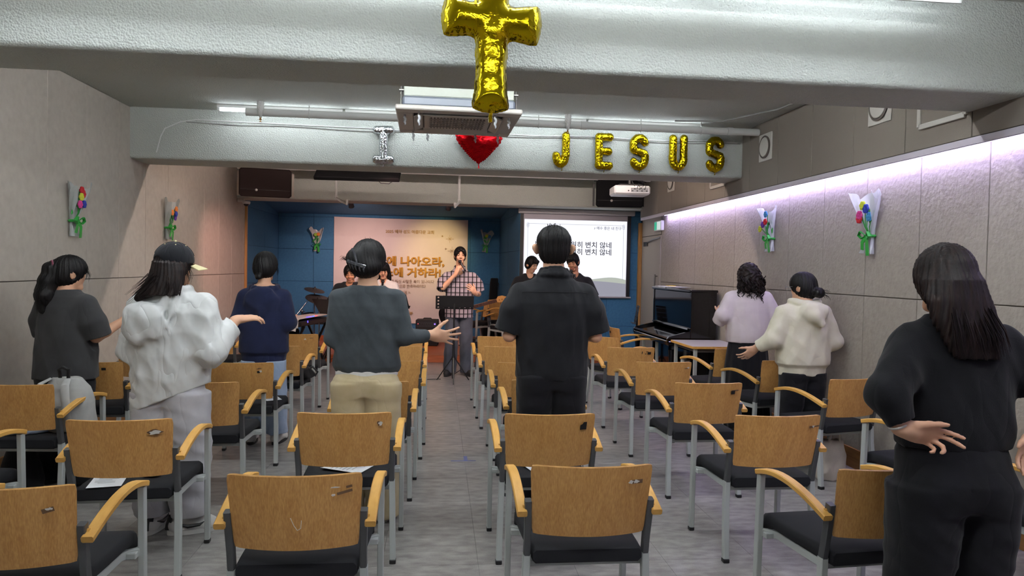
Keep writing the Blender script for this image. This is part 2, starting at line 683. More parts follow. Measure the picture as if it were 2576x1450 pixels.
# ================================================================ panelled walls
def panels(wall, m, axis, plane, out, u0, u1, us, z0, z1, zs, th=0.012, gap=0.006):
    """flat panels as children; axis 'x': wall faces +-X with u along Y; out = +1/-1 towards the room"""
    us = [u0] + sorted(u for u in us if u0 + 0.03 < u < u1 - 0.03) + [u1]
    zs = [z0] + [z for z in zs if z0 < z < z1] + [z1]
    for a, b in zip(us, us[1:]):
        for c, d in zip(zs, zs[1:]):
            cu, cz = (a + b) / 2, (c + d) / 2
            w, h = b - a - gap, d - c - gap
            q = B()
            if axis == 'x':
                q.box((0, 0, 0), (th, w, h), bev=0.003)
                o = q.build('panel', m, wall, 0)
                o.location = (plane + out * th / 2, cu, cz)
            else:
                q.box((0, 0, 0), (w, th, h), bev=0.003)
                o = q.build('panel', m, wall, 0)
                o.location = (cu, plane + out * th / 2, cz)

TH = 0.012
wall_left = struct(B().box((XL - TH - 0.05, (YB + YF) / 2, ZC / 2), (0.1, YF - YB, ZC)).build('wall_left', M_JOINT))
panels(wall_left, M_WALLL, 'x', XL - TH, 1, YB, YF, [5.85 + 0.615 * k for k in range(-14, 10)], 0.0, ZC, [1.385])
wall_right = struct(B().box((XR + TH + 0.05, (YB + YF) / 2, ZC / 2), (0.1, YF - YB, ZC)).build('wall_right', M_JOINT))
panels(wall_right, M_WALLR, 'x', XR + TH, -1, YB, 10.42, [9.62 - 0.622 * k for k in range(20)], 0.0, 2.45, [1.385])
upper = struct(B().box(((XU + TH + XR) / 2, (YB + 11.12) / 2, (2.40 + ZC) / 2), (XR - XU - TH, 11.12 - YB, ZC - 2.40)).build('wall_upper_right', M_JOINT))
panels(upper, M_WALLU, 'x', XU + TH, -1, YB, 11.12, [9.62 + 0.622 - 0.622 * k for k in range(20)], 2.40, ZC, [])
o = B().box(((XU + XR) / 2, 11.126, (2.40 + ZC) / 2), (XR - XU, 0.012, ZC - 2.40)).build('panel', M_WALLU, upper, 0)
M_LIP = mat('cove_lip', '#cfc8d4', 0.5)
trim_1 = struct(B().box((XU + 0.012, (YB + 11.12) / 2, 2.377), (0.024, 11.12 - YB, 0.046), bev=0.004).box(((XU + XR) / 2 + .01, (YB + 11.12) / 2, 2.394), (XR - XU - .02, 11.12 - YB, 0.012)).build('trim_1', M_LIP))
for nm, x, s in (('baseboard_left', XL, 1), ('baseboard_right', XR, -1)):
    y1 = YF if s > 0 else 10.42
    struct(B().box((x + s * 0.008, (YB + y1) / 2, 0.08), (0.016, y1 - YB, 0.16), bev=0.003).build(nm, M_BASE))

# LED strip in the cove
led = thing('led_strip', 'glowing lavender white LED strip in the cove of the right wall', 'light strip', (XU + 0.07, 10.15, 2.372))
LL = 10.15 - YB
B().box((0, -LL / 2, 0.010), (0.030, LL, 0.006)).build('channel', M_WHITE, led)
B().box((0, -LL / 2, 0.001), (0.022, LL, 0.010)).build('diffuser', emit('led_glow', '#cfc2ff', LED_POWER), led)

# wall behind the camera
struct(B().box((0.15, YB - 0.05, ZC / 2), (XR - XL + 0.3, 0.1, ZC)).build('wall_back', M_WALLL))

# ---------------------------------------------------------------- front wall: blue felt, stage niche
NX0, NX1 = XL + 0.02, 1.17            # niche back wall
FX = 1.30                              # left edge of the blue wall that carries the screen
wall_front = struct(B().box(((FX + XR) / 2 + .02, YF + TH + 0.05, ZC / 2), (XR - FX + 0.04, 0.1, ZC)).build('wall_front', M_BLUEJ))
ZS = [0.01, 0.62, 1.23, 1.84, 2.45]
panels(wall_front, M_BLUE, 'y', YF + TH, -1, FX, XR, [1.52, 2.77], 0.12, 2.75, ZS, gap=0.004)
wall_niche = struct(B().box(((NX0 + NX1) / 2, YN + TH + 0.05, 1.5), (NX1 - NX0 + 0.3, 0.1, 3.0)).build('wall_niche', M_BLUEJ))
panels(wall_niche, M_BLUE, 'y', YN + TH, -1, NX0, NX1, [-2.36, -1.13, 0.10, 0.60], 0.12, 2.75, ZS, gap=0.004)
# niche side walls
def side(name, x0, x1, out):
    L = math.hypot(x1 - x0, YN - YF)
    o = struct(B().box((out * -0.062, 0, 1.5), (0.1, L, 3.0)).build(name, M_BLUEJ))
    o.location = ((x0 + x1) / 2, (YF + YN) / 2 + 0.006, 0)
    o.rotation_euler = (0, 0, -math.atan2(x1 - x0, YN - YF))
    panels(o, M_BLUE, 'x', -0.012 * out, out, -L / 2, L / 2, [0.1], 0.12, 2.75, ZS, gap=0.004)
    return o
side('wall_niche_left', XL, NX0, 1)
side('wall_niche_right', FX, NX1, -1)
# sloping blue ceiling of the niche
q = B()
q.add([(XL - .1, YF, 2.74), (FX + .1, YF, 2.74), (FX + .1, YN + .05, 2.50), (XL - .1, YN + .05, 2.50),
       (XL - .1, YF, 2.84), (FX + .1, YF, 2.84), (FX + .1, YN + .05, 2.60), (XL - .1, YN + .05, 2.60)],
      [(0, 3, 2, 1), (4, 5, 6, 7), (0, 1, 5, 4), (2, 3, 7, 6), (1, 2, 6, 5), (3, 0, 4, 7)])
struct(q.build('ceiling_niche', M_BLUE, None, 0))
# wood trims at the edges of the blue walls
struct(B().box((XL + 0.018, YF - 0.02, 1.26), (0.036, 0.04, 2.52), bev=0.004).build('trim_2', M_WOODTRIM))
struct(B().box((XR - 0.03, YF - 0.03, 1.17), (0.06, 0.06, 2.34), bev=0.004).build('trim_3', M_WOODTRIM))
struct(B().box(((FX + XR) / 2, YF - 0.010, 0.06), (XR - FX, 0.020, 0.12), bev=0.003).build('baseboard_front', M_STAGE))
# low stage platform
stage = struct(B().box(((XL + FX) / 2, (YF + YN) / 2, 0.055), (FX - XL, YN - YF, 0.11)).build('floor_stage', M_STAGE))
B().box(((XL + FX) / 2, YF - 0.012, 0.0575), (FX - XL, 0.024, 0.115), bev=0.004).build('riser', M_STAGE, stage)
for k in range(14):
    w = (FX - XL) / 14
    B().box((XL + (k + .5) * w, (YF + YN) / 2, 0.1135), (w - 0.003, YN - YF - 0.02, 0.007)).build('plank', M_STAGE, stage, 0)
struct(B().box(((NX0 + NX1) / 2, YN - 0.012, 0.165), (NX1 - NX0, 0.02, 0.09), bev=0.003).build('baseboard_niche', M_STAGE))

# door beside the piano
M_DOOR = mat('door_felt', '#a9a298', 0.9, bump=(120, 0.3, 0.004))
M_STEEL = mat('brushed_steel', '#8e8c88', 0.35, 1.0)
M_DKMETAL = mat('dark_metal', '#5f5c5a', 0.4, 0.9)
door = struct(B().box((XR + 0.012, 10.93, 1.05), (0.04, 0.98, 2.10), bev=0.003).build('door_1', M_DOOR))
B().box((XR - 0.014, 11.18, 1.98), (0.03, 0.20, 0.07), bev=0.004).bar([(XR - 0.02, 11.1, 2.0), (XR - 0.05, 10.7, 2.04), (XR - 0.01, 10.45, 2.06)], 0.012, 0.018).build('door_closer', M_DKMETAL, door)
B().cyl((XR - 0.05, 10.56, 1.22), (XR - 0.05, 10.56, 1.50), 0.014).cyl((XR - 0.05, 10.56, 1.25), (XR, 10.56, 1.25), 0.008).cyl((XR - 0.05, 10.56, 1.47), (XR, 10.56, 1.47), 0.008).build('pull_handle', M_STEEL, door)
struct(B().box((XR + 0.006, 10.93, 2.28), (0.024, 1.0, 0.34), bev=0.002).build('wall_over_door', M_DOOR))

# ================================================================ ceiling and beams
ceil = struct(B().box((0.15, (YB + YF) / 2, ZC + 0.05), (XR - XL + 0.3, YF - YB + 0.3, 0.1)).build('ceiling', M_CEIL))
def beam(y0, y1, z0, n=3):
    """beam with rounded lower edges"""
    r = 0.028
    P = [(y0, ZC + 0.01)]
    for k in range(5):
        a = math.pi + k * math.pi / 8
        P.append((y0 + r + r * math.cos(a), z0 + r + r * math.sin(a)))
    for k in range(5):
        a = 1.5 * math.pi + k * math.pi / 8
        P.append((y1 - r + r * math.cos(a), z0 + r + r * math.sin(a)))
    P.append((y1, ZC + 0.01))
    rings = []
    for x in np.linspace(XL - 0.05, XR + 0.05, 12):
        rings.append(np.array([(x, y, z) for y, z in P]))
    return struct(B().loft(rings).build('ceiling_beam', M_CEIL, None, 40))
beam(-0.10, 0.36, ZB)
beam(3.61, 4.07, ZB)
beam(7.32, 7.80, ZB)
beam(11.02, 11.52, 2.53)
# ================================================================ ceiling tubes, pipes, stage lamps
M_TUBE = emit('tube_glow', '#eef6ff', TUBE_POWER)
M_TUBEF = emit('tube_glow_far', '#eef6ff', TUBE_POWER * 0.62)
M_TUBEV = emit('tube_glow_viewer', '#f6faff', TUBE_POWER_B * 0.88)
M_TUBES = emit('tube_glow_stage', '#ffe9df', TUBE_POWER_B * 0.9)
M_TUBE2 = emit('tube_glow_bright', '#f6faff', TUBE_POWER_B)
def tube_light(x, y, label, group='fluorescent tubes along the beams', z=3.012, L=1.18, m=None):
    t = thing('tube_light', label, 'light', (x, y, z), 0, group)
    B().box((0, 0, 0.033), (L, 0.05, 0.03), bev=0.004).build('housing', M_WHITE, t)
    B().cyl((-L / 2 + .03, 0, 0), (L / 2 - .03, 0, 0), 0.013, n=12).build('tube', m or M_TUBE, t)
    for s in (-1, 1):
        B().box((s * (L / 2 - .014), 0, 0.008), (0.026, 0.03, 0.04), bev=0.003).build('end_cap', M_WHITE, t)
ORD = ['leftmost', 'second', 'third', 'rightmost']
for k in range(4):
    tube_light(-1.54 + 1.2 * k, 7.06, ['fluorescent tube at the left of the far beam, its end shining past the pipe', 'second fluorescent tube from the left behind the pipe at the far beam', 'third fluorescent tube from the left behind the pipe at the far beam', 'fluorescent tube at the right behind the pipe at the far beam'][k], m=M_TUBEF)
for k in range(4):
    tube_light(-1.6 + 1.2 * k, 3.27, ORD[k] + ' fluorescent tube above the gold cross before the near beam')
for k in range(4):
    tube_light(-1.6 + 1.2 * k, 4.36, ORD[k] + ' fluorescent tube hidden right behind the near beam', m=M_TUBEV)
for k in range(4):
    tube_light(-1.6 + 1.2 * k, 8.12, ORD[k] + ' fluorescent tube hidden right behind the far beam', m=M_TUBES)
for k in range(4):
    tube_light(-1.6 + 1.2 * k, 1.3, ORD[k] + ' fluorescent tube on the ceiling above the viewer', m=M_TUBEV)

def pipe(name, label, pts, r, m=M_PIPE, n=14):
    t = thing(name, label, 'pipe', pts[0])
    P = np.array(pts) - np.array(pts[0])
    B().tube(P, r, n).build('run', m, t)
    return t
p1 = pipe('ceiling_pipe', 'thick grey painted pipe under the ceiling before the far beam', [(-1.83, 6.93, 2.975), (XU - 0.005, 6.93, 2.975)], 0.036)
for k, x in enumerate((-1.25, -0.3, 0.95, 1.98, 2.6)):
    B().cyl((x + 1.83, 0, 0.03), (x + 1.83, 0, 0.097), 0.005, n=6).tube([(x + 1.83, 0.04 * math.cos(a), 0.04 * math.sin(a)) for a in np.linspace(0, 2 * math.pi, 13)[:-1]], 0.005, 5, True).build('hanger', M_PIPE, p1)
for x in (0.2, 1.4, 2.9):
    B().lathe([(0.036, -0.03), (0.041, -0.028), (0.041, 0.028), (0.036, 0.03)], (x + 1.83, 0, 0), (1, 0, 0), 16).build('coupling', M_PIPE, p1)
for x, lb in ((-1.68, 'sprinkler head wrapped in grey plaster at the left end of the ceiling pipe'), (1.23, 'sprinkler head wrapped in grey plaster above the letter J balloon')):
    t = thing('sprinkler', lb, 'sprinkler', (x, 6.86, 2.88), 0, 'sprinklers on the ceiling pipe')
    f = Fld((-.05, -.05, -.01), (.05, .05, .22), 0.004)
    f.path([(0, 0, .175), (0, 0, .12), (0, 0, .07), (0, 0, .04)], [.034, .029, .022, .013], 0.01)
    f.disp(lambda X, Y, Z: 0.0025 * np.sin(X * 260 + Z * 90) * np.sin(Z * 170))
    f.build('wrap', mat('sprinkler_wrap', '#c4c3bf', 0.8), t)
    B().lathe([(0.008, 0.04), (0.008, 0.02), (0.016, 0.012), (0.003, 0.010), (0.003, -0.004), (0.012, -0.006), (0.012, -0.009)], n=10).build('head', mat('brass', '#a8783a', 0.35, 1.0), t)
t = thing('light_blocker', 'flat grey added light trunking under the ceiling before the near beam', 'blocker', (0.15, 3.36, 0))
B().box((0, 0, 2.951), (4.9, 0.010, 0.047), bev=0.002).build('blocker_plate', M_PIPE, t)  # plate added between tubes and near beam to cast a dark band on its face
q = B()
for k in range(6):
    q.box((-2.2 + 0.88 * k, 0, 3.017), (0.012, 0.008, 0.09))
q.build('hanger', M_PIPE, t)
M_CABLE = mat('cable_grey', '#8b8a86', 0.7)
t = thing('cable_conduit', 'thin white cables stapled along the face of the far beam', 'cable', (0, 7.312, 0))
B().tube([(-2.78, 0.0, 2.62), (-2.74, 0.0, 2.78), (-2.70, 0.0, 2.86), (-2.55, 0, 2.93), (-2.4, 0, 2.955), (-1.0, 0, 2.94)] + [(x, 0, 2.935 + 0.008 * math.sin(x * 5)) for x in np.linspace(-0.7, 3.15, 20)], 0.006, 6).build('cable', M_WHITE, t)
B().tube([(-2.5, 0.0, 2.93), (-2.0, 0, 2.915)] + [(x, -0.002, 2.915 + 0.01 * math.cos(x * 4)) for x in np.linspace(-1.6, 3.18, 22)], 0.005, 6).build('cable', M_CABLE, t)
t = thing('cable_conduit', 'grey cable running over the ceiling to the right wall', 'cable', (0, 0, 0))
B().tube([(2.30, 6.85, 3.04), (2.75, 6.75, 3.035), (3.05, 6.2, 3.045), (3.13, 5.4, 3.05), (3.14, 4.2, 3.05)], 0.009, 6).build('cable', M_CABLE, t)
# pipes and lamps in the bay before the stage
pipe('ceiling_pipe', 'thick white pipe under the ceiling before the stage', [(XL + .25, 10.35, 2.93), (3.12, 10.35, 2.93)], 0.05, M_WHITE)
def stage_spot(x, y, label, target, energy, col, size, blend=0.6, z=2.90):
    t = thing('stage_spot', label, 'light', (x, y, z), 0, 'stage spot cans')
    d = unit(np.array(target) - np.array((x, y, z)))
    q = B().lathe([(0.03, -0.07), (0.042, -0.06), (0.045, 0.05), (0.048, 0.055), (0.042, 0.056), (0.036, 0.02)], (0, 0, 0), d, 16)
    q.build('can', mat('spot_grey', '#6f7074', 0.4, 0.6), t)
    B().cyl((0, 0, 0.03), (0, 0, (ZC if y < 11 else 2.72) - z), 0.008, n=8).build('stem', M_WHITE, t)
    L = bpy.data.lights.new('spot_lamp', 'SPOT')
    L.energy = energy
    L.color = lin(col)[:3]
    L.spot_size = R(size)
    L.spot_blend = blend
    L.shadow_soft_size = 0.04
    lo = bpy.data.objects.new('spot_lamp', L)
    COL.objects.link(lo)
    lo.parent = t
    lo.location = d * 0.062
    lo.rotation_euler = Vector(d).to_track_quat('-Z', 'Y').to_euler()
stage_spot(-1.7, 8.35, 'stage spot can leftmost on the bar, aimed at the left wall', (-2.9, 10.6, 1.1), 130, '#ffb3a6', 52, 0.9)
stage_spot(-0.55, 8.35, 'stage spot can second from the left on the bar', (-0.9, 11.6, 0.3), 120, '#ffc3b6', 50, 0.9)
stage_spot(0.15, 8.35, 'stage spot can third from the left on the bar, aimed at the singer', (0.30, 10.6, 0.8), 110, '#ffd0c2', 44, 0.9)
stage_spot(0.70, 8.35, 'stage spot can rightmost on the bar, pointing at the floor by the stacked chairs', (0.9, 11.2, 0.2), 60, '#ffcfc0', 40, 0.9)
stage_spot(-1.45, 11.85, 'added wash spot under the niche ceiling at its left half', (-1.35, 13.6, 1.0), 105, '#ffd2c8', 120, 1.0, 2.55)  # wash lamp added without a known source, brightens the blue niche
stage_spot(0.15, 11.85, 'small spot can under the niche ceiling aimed at the banner', (-0.05, 13.6, 1.80), 85, '#ffdf98', 52, 1.0, 2.55)
# ================================================================ chairs
def ply_mat():
    m = mat('plywood', '#b98545', 0.38, spec=0.45)
    nt = m.node_tree
    b = nt.nodes['Principled BSDF']
    tc = nt.nodes.new('ShaderNodeTexCoord')
    oi = nt.nodes.new('ShaderNodeObjectInfo')
    mul = nt.nodes.new('ShaderNodeMath')
    mul.operation = 'MULTIPLY'
    mul.inputs[1].default_value = 37.0
    nt.links.new(oi.outputs['Random'], mul.inputs[0])
    av = nt.nodes.new('ShaderNodeVectorMath')
    av.operation = 'ADD'
    nt.links.new(tc.outputs['Object'], av.inputs[0])
    nt.links.new(mul.outputs[0], av.inputs[1])
    mp = nt.nodes.new('ShaderNodeMapping')
    mp.inputs['Scale'].default_value = (1, 1, 0.22)
    nt.links.new(av.outputs[0], mp.inputs[0])
    n1 = nt.nodes.new('ShaderNodeTexNoise')
    n1.inputs['Scale'].default_value = 9
    n1.inputs['Detail'].default_value = 2
    n1.inputs['Distortion'].default_value = 0.6
    nt.links.new(mp.outputs[0], n1.inputs['Vector'])
    sn = nt.nodes.new('ShaderNodeMath')
    sn.operation = 'MULTIPLY'
    sn.inputs[1].default_value = 26.0
    nt.links.new(n1.outputs[0], sn.inputs[0])
    si = nt.nodes.new('ShaderNodeMath')
    si.operation = 'SINE'
    nt.links.new(sn.outputs[0], si.inputs[0])
    n2 = nt.nodes.new('ShaderNodeTexNoise')
    n2.inputs['Scale'].default_value = 240
    n2.inputs['Detail'].default_value = 2
    mp2 = nt.nodes.new('ShaderNodeMapping')
    mp2.inputs['Scale'].default_value = (1, 1, 0.05)
    nt.links.new(av.outputs[0], mp2.inputs[0])
    nt.links.new(mp2.outputs[0], n2.inputs['Vector'])
    ma = nt.nodes.new('ShaderNodeMath')
    ma.operation = 'MULTIPLY_ADD'
    ma.inputs[1].default_value = 0.07
    nt.links.new(si.outputs[0], ma.inputs[0])
    nt.links.new(n2.outputs[0], ma.inputs[2])
    rp = nt.nodes.new('ShaderNodeValToRGB')
    rp.color_ramp.elements[0].position = 0.25
    rp.color_ramp.elements[0].color = lin('#bb8548')
    rp.color_ramp.elements[1].position = 0.72
    rp.color_ramp.elements[1].color = lin('#d6a463')
    nt.links.new(ma.outputs[0], rp.inputs[0])
    hs = nt.nodes.new('ShaderNodeHueSaturation')
    mr = nt.nodes.new('ShaderNodeMapRange')
    mr.inputs['To Min'].default_value = 0.86
    mr.inputs['To Max'].default_value = 1.1
    nt.links.new(oi.outputs['Random'], mr.inputs['Value'])
    nt.links.new(mr.outputs[0], hs.inputs['Value'])
    nt.links.new(rp.outputs[0], hs.inputs['Color'])
    nt.links.new(hs.outputs[0], b.inputs['Base Color'])
    return m
M_PLY = ply_mat()
M_PLYEDGE = mat('plywood_edge', '#c99a58', 0.5, var=('#a5753a', 30, 0.4, 0.65, (1, 1, 6)))
M_ARM = mat('beech_arm', '#dcaa58', 0.4, var=('#cb9746', 7, 0.35, 0.75, (6, 1, 6)))
M_UPR = mat('grey_upright', '#57585a', 0.45, 0.4)
M_LEG = mat('silver_leg', '#b4b9b6', 0.5, 0.1)
M_SEAT = mat('black_seat_fabric', '#121318', 0.95, bump=(400, 0.3, 0.002))
M_FOOT = mat('black_plastic', '#17171a', 0.5)
M_STK = mat('sticker_white', '#d8d5ce', 0.6)
M_STKB = mat('sticker_black', '#121214', 0.5)
M_STKG = mat('tape_brown', '#6d5138', 0.45)
M_STKR = mat('tag_red', '#c03028', 0.6)

HB_T, HB_B = 0.238, 0.222          # half width of the back at top and bottom
ZT, ZBK = 0.800, 0.518
def back_point(u, v):
    z = ZBK + (ZT - ZBK) * v
    hw = HB_B + (HB_T - HB_B) * min(1.0, v * 1.1)
    # rounded upper corners
    x = (u * 2 - 1) * hw
    c = 1 - (u * 2 - 1) ** 2
    y = 0.046 * (1 - v) - 0.050 * c + 0.006 * (1 - v) ** 3
    return np.array([x, y, z])
def _back():
    q = B()
    def fn(u, v):
        p = back_point(u, v)
        du = back_point(min(u + .01, 1), v) - back_point(max(u - .01, 0), v)
        dv = back_point(u, min(v + .01, 1)) - back_point(u, max(v - .01, 0))
        n = unit(np.cross(du, dv))
        # soften the four corners
        e = max(abs(u * 2 - 1) - 0.955, 0) / 0.045
        f = max(abs(v * 2 - 1) - 0.925, 0) / 0.075
        r = math.hypot(e, f)
        if e > 0 and f > 0 and r > 1:
            uu = 0.5 + math.copysign((0.955 + 0.045 * e / r) / 2, u - .5)
            vv = 0.5 + math.copysign((0.925 + 0.075 * f / r) / 2, v - .5)
            p = back_point(uu, vv)
        return p, -n
    us = 22
    q.plate(fn, us, 12, 0.012)
    return q
def chair_proto():
    t = thing('armchair', 'x', 'chair')
    q = _back()
    o = q.build('backrest', M_PLY, t, 40)
    o.data.materials.append(M_PLYEDGE)
    for p in o.data.polygons:
        if len(p.vertices) == 4 and abs(p.normal.y) < 0.75:
            p.material_index = 1
    for s in (-1, 1):
        q = B().bar([(s * 0.238, 0.080, 0.425), (s * 0.238, 0.066, 0.50), (s * 0.240, 0.050, 0.575), (s * 0.242, 0.036, 0.655)], 0.026, 0.034, (0, 1, 0.3), 0.003)
        q.build('upright', M_UPR, t)
        q = B().bar([(s * 0.238, 0.080, 0.427), (s * 0.242, 0.078, 0.30), (s * 0.250, 0.045, 0.02)], 0.030, 0.034, (0, 1, 0.2), 0.003)
        g = q.build('leg', M_LEG, t)
        B().box((s * 0.2505, 0.042, 0.011), (0.033, 0.037, 0.022), bev=0.003).build('foot_cap', M_FOOT, g)
        q = B().bar([(s * 0.268, 0.512, 0.02), (s * 0.268, 0.505, 0.40), (s * 0.268, 0.498, 0.640)], 0.026, 0.034, (0, 1, 0), 0.003)
        g = q.build('leg', M_LEG, t)
        B().box((s * 0.268, 0.5125, 0.011), (0.029, 0.037, 0.022), bev=0.003).build('foot_cap', M_FOOT, g)
        B().bar([(s * 0.262, 0.500, 0.372), (s * 0.222, 0.475, 0.372), (s * 0.205, 0.44, 0.374), (s * 0.205, 0.12, 0.380)], 0.022, 0.034, (0, 0, 1), 0.003).build('seat_rail', M_LEG, t)
        P = []
        for k in range(13):
            u = k / 12
            y = 0.015 + 0.50 * u
            z = 0.606 + 0.070 * math.sin(min(u / 0.66, 1) * math.pi * 0.5) - 0.030 * (max(0, u - 0.66) / 0.34) ** 2
            P.append((s * (0.266 + 0.004 * u), y, z))
        B().bar(P, 0.040, 0.024, (0, 0, 1), 0.004).cyl((s * 0.235, 0.045, 0.63), (s * 0.262, 0.045, 0.628), 0.007, n=8).build('armrest', M_ARM, t)
    # seat cushion with a waterfall front edge
    rings = []
    prof = [(0.045, 0.405, 0.452), (0.055, 0.397, 0.460), (0.12, 0.396, 0.462), (0.30, 0.398, 0.456), (0.43, 0.402, 0.462), (0.49, 0.396, 0.462), (0.525, 0.372, 0.448), (0.535, 0.368, 0.425), (0.528, 0.370, 0.40)]
    for y, z0, z1 in prof:
        hw = 0.216 + 0.022 * min(1, (y - 0.04) / 0.4)
        b = 0.012
        rings.append(np.array([(-hw + b, y, z0), (hw - b, y, z0), (hw, y, z0 + b), (hw, y, z1 - b), (hw - b, y, z1), (-hw + b, y, z1), (-hw, y, z1 - b), (-hw, y, z0 + b)]))
    B().loft(rings).build('seat', M_SEAT, t, 50)
    B().box((0, 0.11, 0.382), (0.47, 0.03, 0.025), bev=0.003).build('stretcher', M_LEG, t)
    B().box((0, 0.47, 0.368), (0.52, 0.03, 0.025), bev=0.003).build('stretcher', M_LEG, t)
    return t
CHAIR0 = chair_proto()
CHAIR_USED = [False]

def decal(t, name, m, u, v, pts, lift=0.0008):
    """thin piece stuck on the rear face of the backrest; pts in metres around (u, v)"""
    c = back_point(u, v)
    q = B()
    P, Q = [], []
    for a, b in pts:
        uu, vv = u + a / (2 * HB_T), v + b / (ZT - ZBK)
        p = back_point(uu, vv)
        du = back_point(uu + .01, vv) - back_point(uu - .01, vv)
        dv = back_point(uu, vv + .01) - back_point(uu, vv - .01)
        n = -unit(np.cross(dv, du))
        n = n if n[1] < 0 else -n
        P.append(p + n * 0.0125)
        Q.append(p + n * (0.0125 + lift))
    n = len(P)
    q.add(P + Q, [tuple(range(n)), tuple(range(2 * n - 1, n - 1, -1))] + [(i, (i + 1) % n, n + (i + 1) % n, n + i) for i in range(n)])
    return q.build(name, m, t, 0)
def rect(w, h, a=0.0, dx=0, dy=0):
    c, s = math.cos(a), math.sin(a)
    return [(dx + x * c - y * s, dy + x * s + y * c) for x, y in ((-w / 2, -h / 2), (w / 2, -h / 2), (w / 2, h / 2), (-w / 2, h / 2))]
def torn(w, h, seed, n=13):
    r = random.Random(seed)
    return [((0.45 + 0.55 * r.random()) * w * 0.74 * math.cos(2 * math.pi * k / n), (0.4 + 0.6 * r.random()) * h * 0.74 * math.sin(2 * math.pi * k / n)) for k in range(n)]

def chair(x, y, rz, label, marks=(), group='wooden backed armchairs set in rows'):
    if not CHAIR_USED[0]:
        CHAIR_USED[0] = True
        t = CHAIR0
        t.location = (x, y, 0)
        t.rotation_euler = (0, 0, R(rz))
        t['label'] = label
        t['group'] = group
        CHAIRS.append((t, marks))
        return t
    t = dup(CHAIR0, (x, y, 0), R(rz), label, group)
    CHAIRS.append((t, marks))
    return t
CHAIRS = []
W, K, G = 'w', 'k', 'g'
chair(-1.43, 2.47, 2, 'wooden armchair cut by the lower left corner of the picture, brown tape on its back', [(G, .84, .74, 'strip', .034, .016, 14), (W, .85, .755, 'torn', .02, .008, 3)])
chair(-0.50, 2.58, 0, 'wooden armchair nearest left of the aisle, two brown tape strips on its back', [(G, .87, .79, 'strip', .052, .010, 12), (G, .90, .86, 'strip', .02, .009, 10), (W, .80, .865, 'torn', .03, .004, 4), (W, .79, .76, 'torn', .012, .008, 5), (W, .53, .33, 'scr', 0, 0, 0)])
chair(-1.49, 3.50, 3, 'wooden armchair behind the person in the white cap-and-jacket outfit, torn white sticker on its back', [(G, .845, .80, 'torn', .055, .026, 6), (W, .845, .80, 'torn', .048, .022, 7)])
chair(-0.465, 3.65, 0, 'wooden armchair right behind the person in beige trousers, paper on its seat', [(G, .87, .83, 'torn', .034, .024, 8), (W, .88, .83, 'torn', .020, .020, 9)])
chair(-2.45, 3.42, -4, 'wooden armchair at the left picture edge showing only its armrest tip and front leg')
chair(-2.52, 4.49, -3, 'wooden armchair holding a pale grey backpack')
chair(-1.475, 4.59, 0, 'wooden armchair just right of the white jacket, its back partly covered')
chair(-1.47, 5.50, 0, 'wooden armchair behind the navy hoodie, black square patch and white paper on it', [(K, .78, .77, 'strip', .018, .016, 0), (W, .81, .79, 'torn', .014, .016, 10), (G, .79, .86, 'torn', .03, .010, 11)])
chair(-1.484, 6.62, 0, 'wooden armchair beside the navy hoodie with a black bag on its seat', [(G, .70, .80, 'torn', .04, .018, 12)])
chair(-1.515, 7.77, 0, 'wooden armchair in front of the keyboard with a small white triangle sticker', [(W, .72, .84, 'tri', .026, .022, 0), (G, .84, .87, 'torn', .04, .006, 13)])
chair(-2.55, 5.49, -2, 'wooden armchair with a black handle slot sticker right of the charcoal T-shirt', [(K, .75, .84, 'strip', .028, .018, 0)])
chair(-2.58, 6.55, -2, 'wooden armchair by the left wall half hidden behind the white jacket')
chair(-2.52, 8.20, 0, 'wooden armchair by the left wall beside the small wooden table')
chair(-0.418, 4.635, 0, 'wooden armchair hidden by the beige trousers, nearest of those with only a right edge showing')
chair(-0.375, 5.65, 0, 'wooden armchair at the aisle below the outstretched hand of the grey cardigan')
chair(-0.385, 6.70, 0, 'wooden armchair at the aisle, second from the stage left of the music stand')
chair(-0.396, 7.75, 0, 'wooden armchair at the aisle, farthest one left of the music stand')
chair(0.60, 2.655, 0, 'wooden armchair nearest right of the aisle, small torn white label on its back', [(G, .855, .80, 'strip', .044, .016, 0), (W, .80, .80, 'torn', .018, .013, 14), (W, .845, .80, 'torn', .02, .012, 15)])
chair(0.587, 3.61, 0, 'wooden armchair right behind the person in the black shirt, notched black patch on its back', [(K, .855, .80, 'notch', .034, .040, 0)])
chair(0.734, 4.71, 0, 'wooden armchair hidden by the black trousers, only its left edge and armrest showing')
chair(0.713, 5.585, 0, 'wooden armchair right of the aisle, third from the front beside the black shirt')
chair(0.68, 6.715, 0, 'wooden armchair right of the aisle, second from the stage beside the black shirt')
chair(0.67, 7.72, 0, 'wooden armchair right of the aisle, farthest one beside the black shirt')
chair(1.78, 2.577, 5, 'wooden armchair cut off by the person in black sweater at the right')
chair(1.80, 3.56, 0, 'wooden armchair with a grey torn tape mark, left of the person in black sweater', [(G, .86, .80, 'strip', .03, .012, 0), (W, .88, .80, 'tri', .016, .014, 180), (G, .93, .81, 'torn', .04, .008, 16)])
chair(1.832, 4.61, 0, 'wooden armchair with a black rectangular slot patch, in front of the cream hoodie', [(K, .83, .79, 'strip', .030, .024, 0), (G, .86, .84, 'torn', .05, .010, 17)])
chair(1.864, 5.67, 0, 'wooden armchair with a small white scratch at its upper right corner', [(W, .92, .85, 'torn', .02, .012, 18), (G, .88, .83, 'torn', .05, .008, 19)])
chair(1.88, 6.73, 0, 'wooden armchair with a black oval patch and pen marks on its back', [(K, .86, .82, 'strip', .034, .024, 0), (K, .70, .84, 'torn', .008, .026, 20), (K, .78, .80, 'torn', .014, .008, 21), (K, .81, .88, 'torn', .02, .006, 22)])
chair(1.84, 7.82, -52, 'wooden armchair turned to the right by the elbow of the black shirt')
